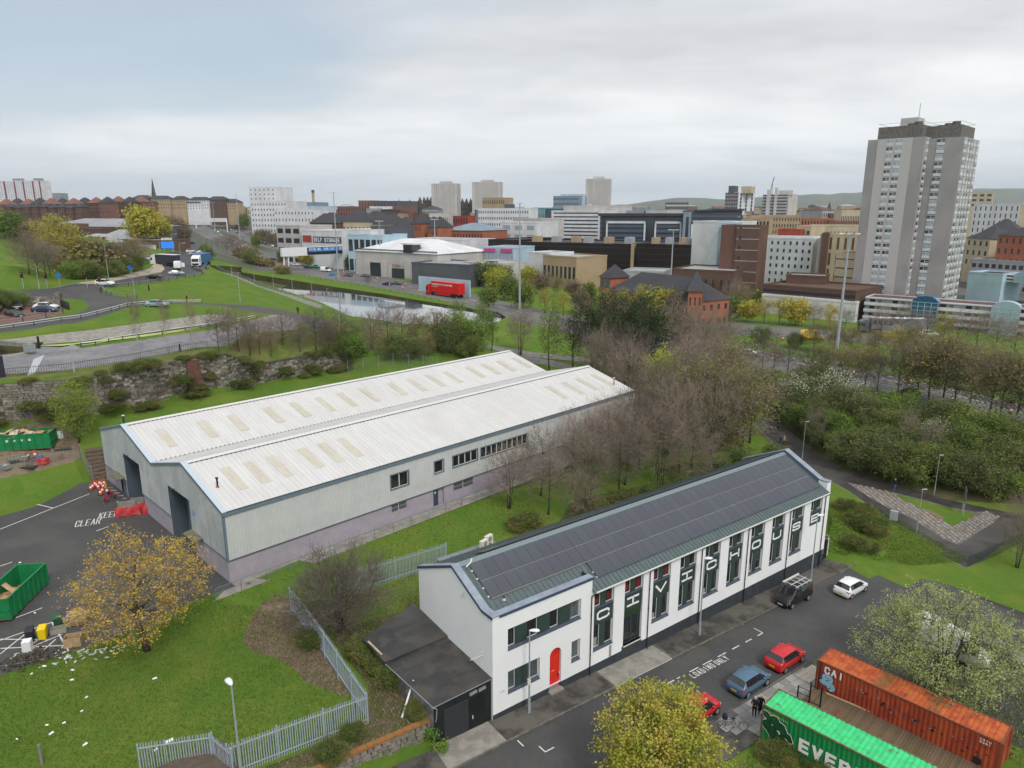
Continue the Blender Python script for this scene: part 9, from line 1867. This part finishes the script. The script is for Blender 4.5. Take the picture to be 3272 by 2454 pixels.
extra(n2,'white_frame','white',(L*.15,L*.19,-.7,0,10,zt-7),(L*.19,L*.34,-.7,0,zt-8,zt-7),(L*.46,L*.50,-.7,0,10,zt-7),(L*.50,L,-.7,0,zt-9,zt-8)); extra(n2,'blue_panel','steel',(L*.0,L*.14,-.4,0,8,zt-.2),(L*.34,L*.46,-.4,0,8,zt-8),(L*.19,L*.27,-.4,0,8,zt-8))
extra(n2,'glazed_core',m_cwin,(L*.05,L*.10,-.45,0,8,zt-3),(L*.28,L*.33,-.45,0,8,zt-3)); extra(n2,'roof_edge','slate',(L*.2,L*.5,-1,10,zt,zt+1),(L*.5,L+1,-1,10,zt+.5,zt+1.5))
blk('white stepped office with window groups',1762,520,1920,500,675,30,'white',(8,1,.9,.35,16),None,zb=6); blk('white office upper setback',1800,540,1900,525,660,20,'pale'); blk('blue grey glass office with yellow bands',1768,760,1850,750,628,30,'steel',(7,1,.98,.4,16),None,wm=m_cwinb); blk('blue glass office side wing',1850,752,1870,770,622,20,'pblue')
blk('teal glass office beside the dark panel',1706,560,1738,552,666,20,'teal',(4,4,.8,.4,16),None,wm=m_cwin2); blk('dark navy panel block beside the teal office',1742,540,1766,535,670,20,'navy'); blk('grey flat stepped offices beside the teal glass',1640,470,1730,455,700,24,'pale',(4,3,.6,.4,10)); blk('pale low office with terrace left of the dark panel',1600,440,1715,425,712,24,'white',(4,3,.6,.5,8),None,wm=m_cwin2)
blk('white block with grid of small blue windows',1527,520,1690,505,668,18,'white',(7,22,.5,.42,8),None,wm=m_cwinb,zb=6); blk('tan student block above the white grid block',1541,600,1612,592,634,18,'tan',(5,12,.4,.5,16),None); blk('tan student block far wing',1612,592,1645,605,655,16,'navy')
for xl,xr,yt,lab in ((1378,1459,588,'left'),(1508,1598,583,'middle'),(1872,1954,573,'right')):
 t = blk('pale high rise tower, %s of the three on the skyline' % lab,xl,930,xr,925,yt,22,'pale',(23,12,.45,.42,14),None,wm=M('tower_win',(0.22,0.21,0.21),rough=.4),zb=8,name='high_rise',group='three skyline towers'); L = t['L']; extra(t,'plant_room','pale',(L*.28,L*.72,6,16,t['zt'],t['zt']+3.5))
 for f in (.0,.30,.62,.93): extra(t,'rib','pale',(L*f,L*(f+.07),-.5,0,8,t['zt']))
blk('red brick student block with dark upper corner',1078,585,1270,560,662,26,'brick',(8,22,.32,.6,10),None,zb=5); blk('white end of the brick student block',1264,562,1272,575,662,20,'white'); blk('raised middle of the brick student block',1145,590,1192,585,643,22,'brick',(2,5,.35,.6,34)); blk('dark zinc top of the brick student block',1192,580,1269,566,645,24,'dgrey',(2,7,.4,.5,34))
blk('white hall of the blue and white college',794,640,878,632,600,26,'white',(7,6,.25,.3,30),None); blk('white college wing with blue strips',800,610,915,600,645,30,'white',(7,12,.3,.4,14),None); blk('blue strip of the white college wing',848,606,876,604,657,1,'blue'); blk('grey and white college wing with blue panels',876,560,1002,548,670,30,'white',(5,12,.25,.4,12),None); blk('blue panels of the white college wing',930,555,985,550,684,1,'blue',(4,5,.4,.3,14),wm=m_cwin2)
blk('low glass roofed campus building',920,900,1010,890,648,30,'steel',(2,1,.98,.4,22),None,wm=m_cwin2); blk('white campus building with strip windows',960,760,1080,750,660,30,'pblue',(3,1,.98,.3,16)); blk('brown campus building behind the white wing',918,780,980,775,664,20,'brick')
blk('pale grey office with black glazing by the motorway',882,400,958,388,722,22,'pale',(4,3,.7,.5,8),None); sf = blk('white self storage shed with signs',962,385,1092,365,738,30,'white',None,None,zb=5); tm = MB(); text_mesh(tm,'SELF STORAGE',1.3,2.0,.35,1.75,(10.5,-.1,sf['zt']-5.2),(1,0,0),(0,0,1),.03)
MB().box(9.8,32.5,-.12,-.02,sf['zt']-5.8,sf['zt']-2.6).obj('sign_board',K['navy'],sf); tm.obj('sign_lettering',m_letter,sf) if False else tm.obj('sign_lettering',m_letter,sf); MB().box(1,8.5,-.12,-.02,sf['zt']-5.8,sf['zt']-2.2).obj('sign_board',K['red'],sf)
blk('white and grey showroom right of the storage shed',1092,372,1182,360,735,24,'white',(3,8,.6,.5,6),None,wm=m_cwinb); blk('dark grey block behind the showroom',1185,372,1250,366,726,20,'dgrey',(2,1,.9,.2,10)); blk('curved roof showroom in front of the grey block',1110,355,1222,345,752,20,'pblue',(2,6,.7,.6,6),None)
for i,(x0,x1,Y,y) in enumerate(((990,1090,470,712),(1080,1180,465,708),(1150,1215,500,702),(1190,1270,455,716),(1010,1070,520,706))): blk('dark roofed housing range, %s from the left' % ORD[i] if i else 'dark roofed housing range, leftmost',x0,Y,x1,Y-8,y,14,'cream' if i % 2 else 'brown',(2,8,.3,.4,8),None,roof='slate',hip=6,name='housing_range',group='dark roofed housing')
for i,(x0,x1,Y,m) in enumerate(((1250,1312,432,'orange'),(1312,1345,418,'orange'),(1340,1400,420,'cream'),(1365,1398,412,'orange'))): blk('red and cream flats with slate roof, %s from the left' % ORD[i] if i else 'red and cream flats with slate roof, leftmost',x0,Y,x1,Y-5,726-(12 if i == 1 else 0),13,m,(4,5,.3,.45,6),None,roof='slate',hip=6,name='tenement_flats',group='red and cream flats')
blk('orange brick office with blue grey roof',1413,420,1542,405,735,26,'orange',(3,14,.35,.35,8),None,roof='steel',hip=4); blk('long white two storey office beside the stone block',1328,372,1474,355,764,18,'white',(2,18,.5,.35,6),None,wm=m_cwinb); blk('white flat roofed annex',1468,382,1532,374,766,14,'white',(2,7,.5,.35,6)); blk('white low workshop with ridge roof',1400,332,1455,326,806,18,'white',None,None,roof='roofg',hip=3)
blk('red roofed hall behind the brick office',1447,600,1495,590,692,20,'red',(3,6,.4,.6,12)); blk('white shed with red corner behind the flats',1270,640,1345,630,690,24,'white',None,None); blk('brick block behind the flats',1312,630,1345,625,686,16,'brick',(3,6,.3,.5,12))
so = blk('stone clad office with wide white hipped roof',1135,338,1398,306,800,34,'pale',(1,60,.75,.45,20),(1,14,.6,.5,18),roof='white',hip=5.5,zb=4); L,zt = so['L'],so['zt']
extra(so,'glazed_bay',m_cwin,(L*.2,L*.34,-.5,0,6,zt-5),(L*.48,L*.62,-.9,0,6,zt-7),(L*.76,L*.97,-.4,0,zt-9,zt-5.5)); extra(so,'stone_pier','pale',(L*.34,L*.39,-.8,0,4,zt-4),(L*.63,L*.68,-.9,0,4,zt-3),(L*.43,L*.47,-.8,0,4,zt-4),(L*.12,L*.19,-.6,0,4,zt-4)); extra(so,'roof_pavilion',m_cwin,(L*.62,L*.72,-.6,5,zt+.2,zt+3.6)); extra(so,'pavilion_roof','white',(L*.60,L*.74,-1,6,zt+3.6,zt+4.2))
tm = MB(); text_mesh(tm,'CUBA',1.0,1.2,.28,1.4,(L*.49,-1.0,zt-6.4),(1,0,0),(0,0,1),.05); tm.obj('sign_lettering',K['maroon'],so)
blk('long dark shed in front of the white hipped office',1315,296,1500,282,842,22,'dgrey',None,None,roof='grey',zb=4); blk('pale fence wall along the motorway right of the office',1337,268,1500,250,882,.6,'pblue',zb=4,name='screen_wall',cat='wall',par=0); blk('grey white shed beside the glass showroom',1480,300,1560,285,838,20,'pale',None,None)
sr = blk('glass showroom with magenta roof band',1545,330,1640,322,792,20,'pblue',(2,8,.85,.8,5),None,wm=m_cwin2,zb=4); extra(sr,'magenta_band',M('magenta_sign',(0.55,0.05,0.25),rough=.5),(.5,sr['L']*.4,-.5,0,sr['zt']-1.6,sr['zt']-.2),(sr['L']*.6,sr['L']-.5,-.5,0,sr['zt']-1.6,sr['zt']-.2))
for i,(x0,x1,y,Y) in enumerate(((1272,1378,664,980),(1340,1380,655,970),(1460,1508,660,975))):
 t = blk('sooty gothic school building on the skyline, %s' % ('left range','taller middle range','right range')[i],x0,Y,x1,Y-4,y,20,'stone',(3,12,.3,.5,20),None,roof='slate',hip=5,name='school_building',group='gothic school ranges'); L = t['L']
 for f in (.02,.35,.62,.9): q = MB(); q.cyl((L*f,2,t['zt']-2),(L*f,2,t['zt']+5),2.6,2.4,8); q.cyl((L*f,2,t['zt']+5),(L*f,2,t['zt']+11),2.9,.15,8); q.obj('turret',K['stone'],t)
t = blk('black and white hotel tower with yellow crown',2318,900,2360,890,618,26,'dgrey',(10,8,.4,.5,14),None,wm=K['pale']); blk('white flank of the black and white tower',2360,890,2413,900,616,22,'white',(10,3,.3,.85,14),None); extra(t,'yellow_crown','cream',(18,30,4,18,t['zt'],t['zt']+8)); extra(t,'plant','dgrey',(2,9,4,18,t['zt'],t['zt']+9))
t = blk('concrete office tower with dark glazed bands',2438,800,2520,790,624,26,'dgrey',(12,1,.98,.35,14),None,wm=K['pale']); blk('blank concrete end of the office tower',2518,790,2550,800,622,20,'pale'); extra(t,'concrete_stack','pale',(4,8,-1.5,4,10,t['zt']+6),(12,15,-1.5,4,10,t['zt']+8)); extra(t,'roof_drum','pale',(16,30,2,18,t['zt'],t['zt']+5)); MB().cyl((9,4,t['zt']),(9,4,t['zt']+16),.4,.2,6).obj('aerial',m_steel,t)
blk('dark office with pink top near the hills',2126,1100,2200,1092,648,30,'dgrey',(4,1,.95,.3,16),None,wm=K['pale']); blk('white ribbed hall behind the third tower',1952,800,2016,795,657,24,'pale',(1,16,.5,.8,16),None,wm=K['white']); blk('navy glazed office roofs mid skyline',2020,760,2075,755,664,20,'steel',(2,6,.7,.5,14)); blk('long pale office mid skyline',2000,600,2190,590,673,24,'pale',(2,1,.98,.3,14)); blk('tan and glass offices left of the brick tower',2372,520,2460,512,700,26,'tan',(3,8,.6,.5,12)); blk('brown and tan city blocks behind the flats',2400,600,2560,590,690,30,'tan',(4,18,.4,.5,12)); blk('brick city block with pale roof',2560,640,2700,632,700,30,'orange',(3,14,.4,.5,12)); blk('blue and red city block left of the tower',2650,560,2770,552,708,24,'brick',(3,10,.5,.4,12))
def spire(label,x,yt,yb,Y,w,name='church_spire'):
 b = along(x,Y,5); zt = atY(x,yt,Y).z; zm = atY(x,yb,Y).z; t = thing(name,label,'spire',(b.x,b.y,0)); MB().box(-w,w,-w,w,4,zm).obj('tower',K['stone'],t); MB().cyl((0,0,zm),(0,0,zt),w*1.1,.1,8).obj('spire',K['stone'],t)
 for a in range(4): MB().cyl((w*(1,-1,-1,1)[a],w*(1,1,-1,-1)[a],zm-2),(w*(1,-1,-1,1)[a],w*(1,1,-1,-1)[a],zm+5),.9,.1,5).obj('pinnacle',K['stone'],t)
spire('tall dark church spire on the left skyline',507,568,634,900,2.9); spire('dark stone town tower in front of the hills',2640,645,690,900,5.5,'clock_tower')
b = along(1007,1500,5); ch_ = thing('chimney','tall slim brick chimney with dark cap on the skyline','chimney',(b.x,b.y,0)); MB().cyl((0,0,0),(0,0,atY(1007,612,1500).z),3.2,2.6,12).obj('shaft',K['tan'],ch_); MB().cyl((0,0,atY(1007,616,1500).z),(0,0,atY(1007,607,1500).z),3.0,None,12).obj('cap',K['slate'],ch_)
b = along(2447,1000,5); cr_ = thing('tower_crane','slim luffing crane beside the concrete office tower','crane',(b.x,b.y,0)); MB().bar((0,0,5),(0,0,atY(2447,625,1000).z),1.6,1.6).obj('mast',K['tan'],cr_); z = atY(2447,625,1000).z; MB().bar((0,0,z),(5,0,atY(2447,565,1000).z),1.1,1.1).obj('jib',K['tan'],cr_)
t = blk('long white high rise slab with maroon stripes, far left',-60,1080,128,1060,580,18,'white',(14,26,.5,.45,44),None,wm=m_cwin2,zb=30); L = t['L']; extra(t,'maroon_stripe','maroon',*[(L*f,L*f+2.2,-.5,0,30,t['zt']) for f in (.05,.24,.38,.55,.70,.86,.975)]); extra(t,'rooftop_plant','grey',(L*.5,L*.62,4,12,t['zt'],t['zt']+4),(L*.85,L*.95,4,12,t['zt'],t['zt']+4))
blk('grey distant flats right of the striped slab',130,1400,192,1395,618,20,'grey',(6,12,.4,.4,50),None,zb=30)
r = random.Random(17)
for i in range(13):
 x = -10+i*36; Y = 640+r.uniform(-30,30); blk('new brown brick house with grey roof, %s from the left' % ORD[i] if i else 'new brown brick house with grey roof, leftmost',x,Y,x+33,Y-3,652-(6 if i > 6 else 0)+r.uniform(-2,3),10,'brown' if i % 3 else 'brick',(3,4,.3,.4,34),None,roof='slate' if i % 2 else 'brick',hip=5,zb=28,name='brick_house',group='new brick houses on the hill')
for i in range(9):
 x = 8+i*28; blk('small brown terraced house below the hill flats, %s from the left' % ORD[i] if i else 'small brown terraced house below the hill flats, leftmost',x,600,x+26,598,662+r.uniform(-1,2),8,'brown',(2,3,.3,.4,32),None,roof='slate',hip=3,zb=26,name='terraced_house',group='terraced houses on the hill')
for i,(x0,x1,y,m) in enumerate(((420,475,634,'brown'),(470,540,636,'tan'),(545,592,637,'tan'),(598,665,640,'white'),(660,720,638,'brown'),(560,640,648,'white'),(700,760,646,'tan'),(440,500,648,'brick'))): blk('tenement row on the left skyline, %s from the left' % ORD[i] if i else 'tenement row on the left skyline, leftmost',x0,880,x1,876,y,12,m,(3,9,.3,.4,38),None,roof='slate',hip=4,zb=20,name='tenement_row',group='skyline tenements')
blk('long grey roofed industrial shed on the hillside',140,400,425,372,722,30,'dgrey',None,None,roof='grey',hip=4,zb=18); blk('brown brick works with flat roof on the hillside',168,370,313,352,731,16,'brown',(1,12,.3,.4,20),None,zb=18); blk('brown stair block of the hillside works',195,372,231,366,718,8,'brown',zb=18); blk('white walled workshop below the brown works',205,335,375,312,768,20,'white',None,None,roof='roofg',hip=3,zb=17); blk('brown topped white warehouse by the billboard',375,318,490,306,768,18,'brown',None,None,zb=17); blk('white lower wall of the brown topped warehouse',374,316,491,304,784,1,'white',None,None,zb=17); blk('brick gable workshop behind the white wall',310,330,388,322,762,14,'brick',None,None,roof='roofg',hip=4,zb=17)
r = random.Random(23); fill = []
mm = ['pale','brick','tan','grey','white','brown','roofg','stone','cream','steel','orange']
for i in range(120):
 Y = r.choice([560,700,820,1000,1250,1600,2100]); x = r.uniform(620,3300); w = r.uniform(18,70); y = 674-(r.uniform(2,16) if Y > 900 else r.uniform(-14,6))
 if x < 900 and Y < 900: continue
 o = blk('x',x,Y,x+w,Y-r.uniform(-5,5),y,r.uniform(12,40),r.choice(mm),(max(1,int(r.uniform(2,4))),int(w/5),.45,.4,10),None,roof=r.choice(['slate','roofg','grey','brown']),hip=r.choice([0,0,4]),zb=3,name='city_building',group='small city buildings towards the horizon'); fill.append(o)
ordinal_labels(fill,'small city building','towards the horizon')
# --- hills
def hills(name,Y,pts,mat,amp,seed,depth=2500):
 r = random.Random(seed); mb = MB(); mb.smooth = True; n = 160; rows = 7; ph = [(r.uniform(.5,3),r.uniform(0,6.3),r.uniform(.3,1)) for _ in range(9)]
 x0,x1 = pts[0][0],pts[-1][0]
 for j in range(rows):
  f = j/(rows-1); YY = Y+depth*(1-f)*0+depth*f
  for i in range(n+1):
   x = x0+(x1-x0)*i/n; y = float(np.interp(x,[p[0] for p in pts],[p[1] for p in pts])); zt = atY(x,y,Y+depth).z; X = along(x,Y+depth,40).x*(.75+.25*f)
   z = 2+(zt-2)*(f**.8)*(1+amp*sum(a*sin(k*f*4+q+i*.13*k) for k,q,a in ph)/6*(f*(1.02-f))*2)+amp*8*sum(a*sin(i*.35*k+q) for k,q,a in ph)/6*f
   mb.v.append((X,YY,z))
 for j in range(rows-1):
  for i in range(n): a = j*(n+1)+i; mb.face(a,a+1,a+n+2,a+n+1)
 return mb.obj(name,mat,kind='structure')
m_hill = M('hillside',(0.10,0.125,0.06),(0.055,0.075,0.045),scale=.0035,rough=1,c3=(0.16,0.155,0.14),s3=.012,lo3=.56,hi3=.66)
hills('hills',6200,[(1500,672),(1900,664),(2020,651),(2110,638),(2180,632),(2250,632),(2350,640),(2440,628),(2560,622),(2640,622),(2700,616),(2760,612),(2830,616),(2950,622),(3060,608),(3130,602),(3200,601),(3300,603),(3700,612)],m_hill,1.0,4)
hills('hills',9000,[(-600,668),(200,668),(600,664),(900,667),(1300,664),(1700,664),(2100,660),(2500,650),(3300,640),(3800,650)],m_hill,.5,9)
r = random.Random(5); hh_ = MB()
for i in range(420):
 x = r.uniform(2480,2830) if i < 300 else r.uniform(3050,3300); Y = r.uniform(5000,6900); p = along(x,Y,0); z = max(3,(Y-6200)/2500*150*.9);
 s = r.uniform(6,16); hh_.box(p.x-s,p.x+s,Y-8,Y+8,z-4,z+r.uniform(8,16))
hh_.obj('hillside_suburb',K['pale'],kind='stuff',label='pale scatter of houses on the distant hillside',cat='houses')
# --- haze: one closed box of air round camera, city and hills
hz = MB().box(-12500,12500,-220,12400,-9,420).obj('haze',None,kind='stuff',label='thin pale haze over the whole city',cat='haze')
hz.data.materials.clear(); hm = bpy.data.materials.new('haze_air'); hm.use_nodes = True; nt = hm.node_tree; nt.nodes.clear(); o_ = nt.nodes.new('ShaderNodeOutputMaterial'); pv_ = nt.nodes.new('ShaderNodeVolumePrincipled')
pv_.inputs['Color'].default_value = (0.80,0.87,0.95,1); pv_.inputs['Density'].default_value = 0.00007; pv_.inputs['Anisotropy'].default_value = 0.2; nt.links.new(pv_.outputs[0],o_.inputs['Volume']); hz.data.materials.append(hm)
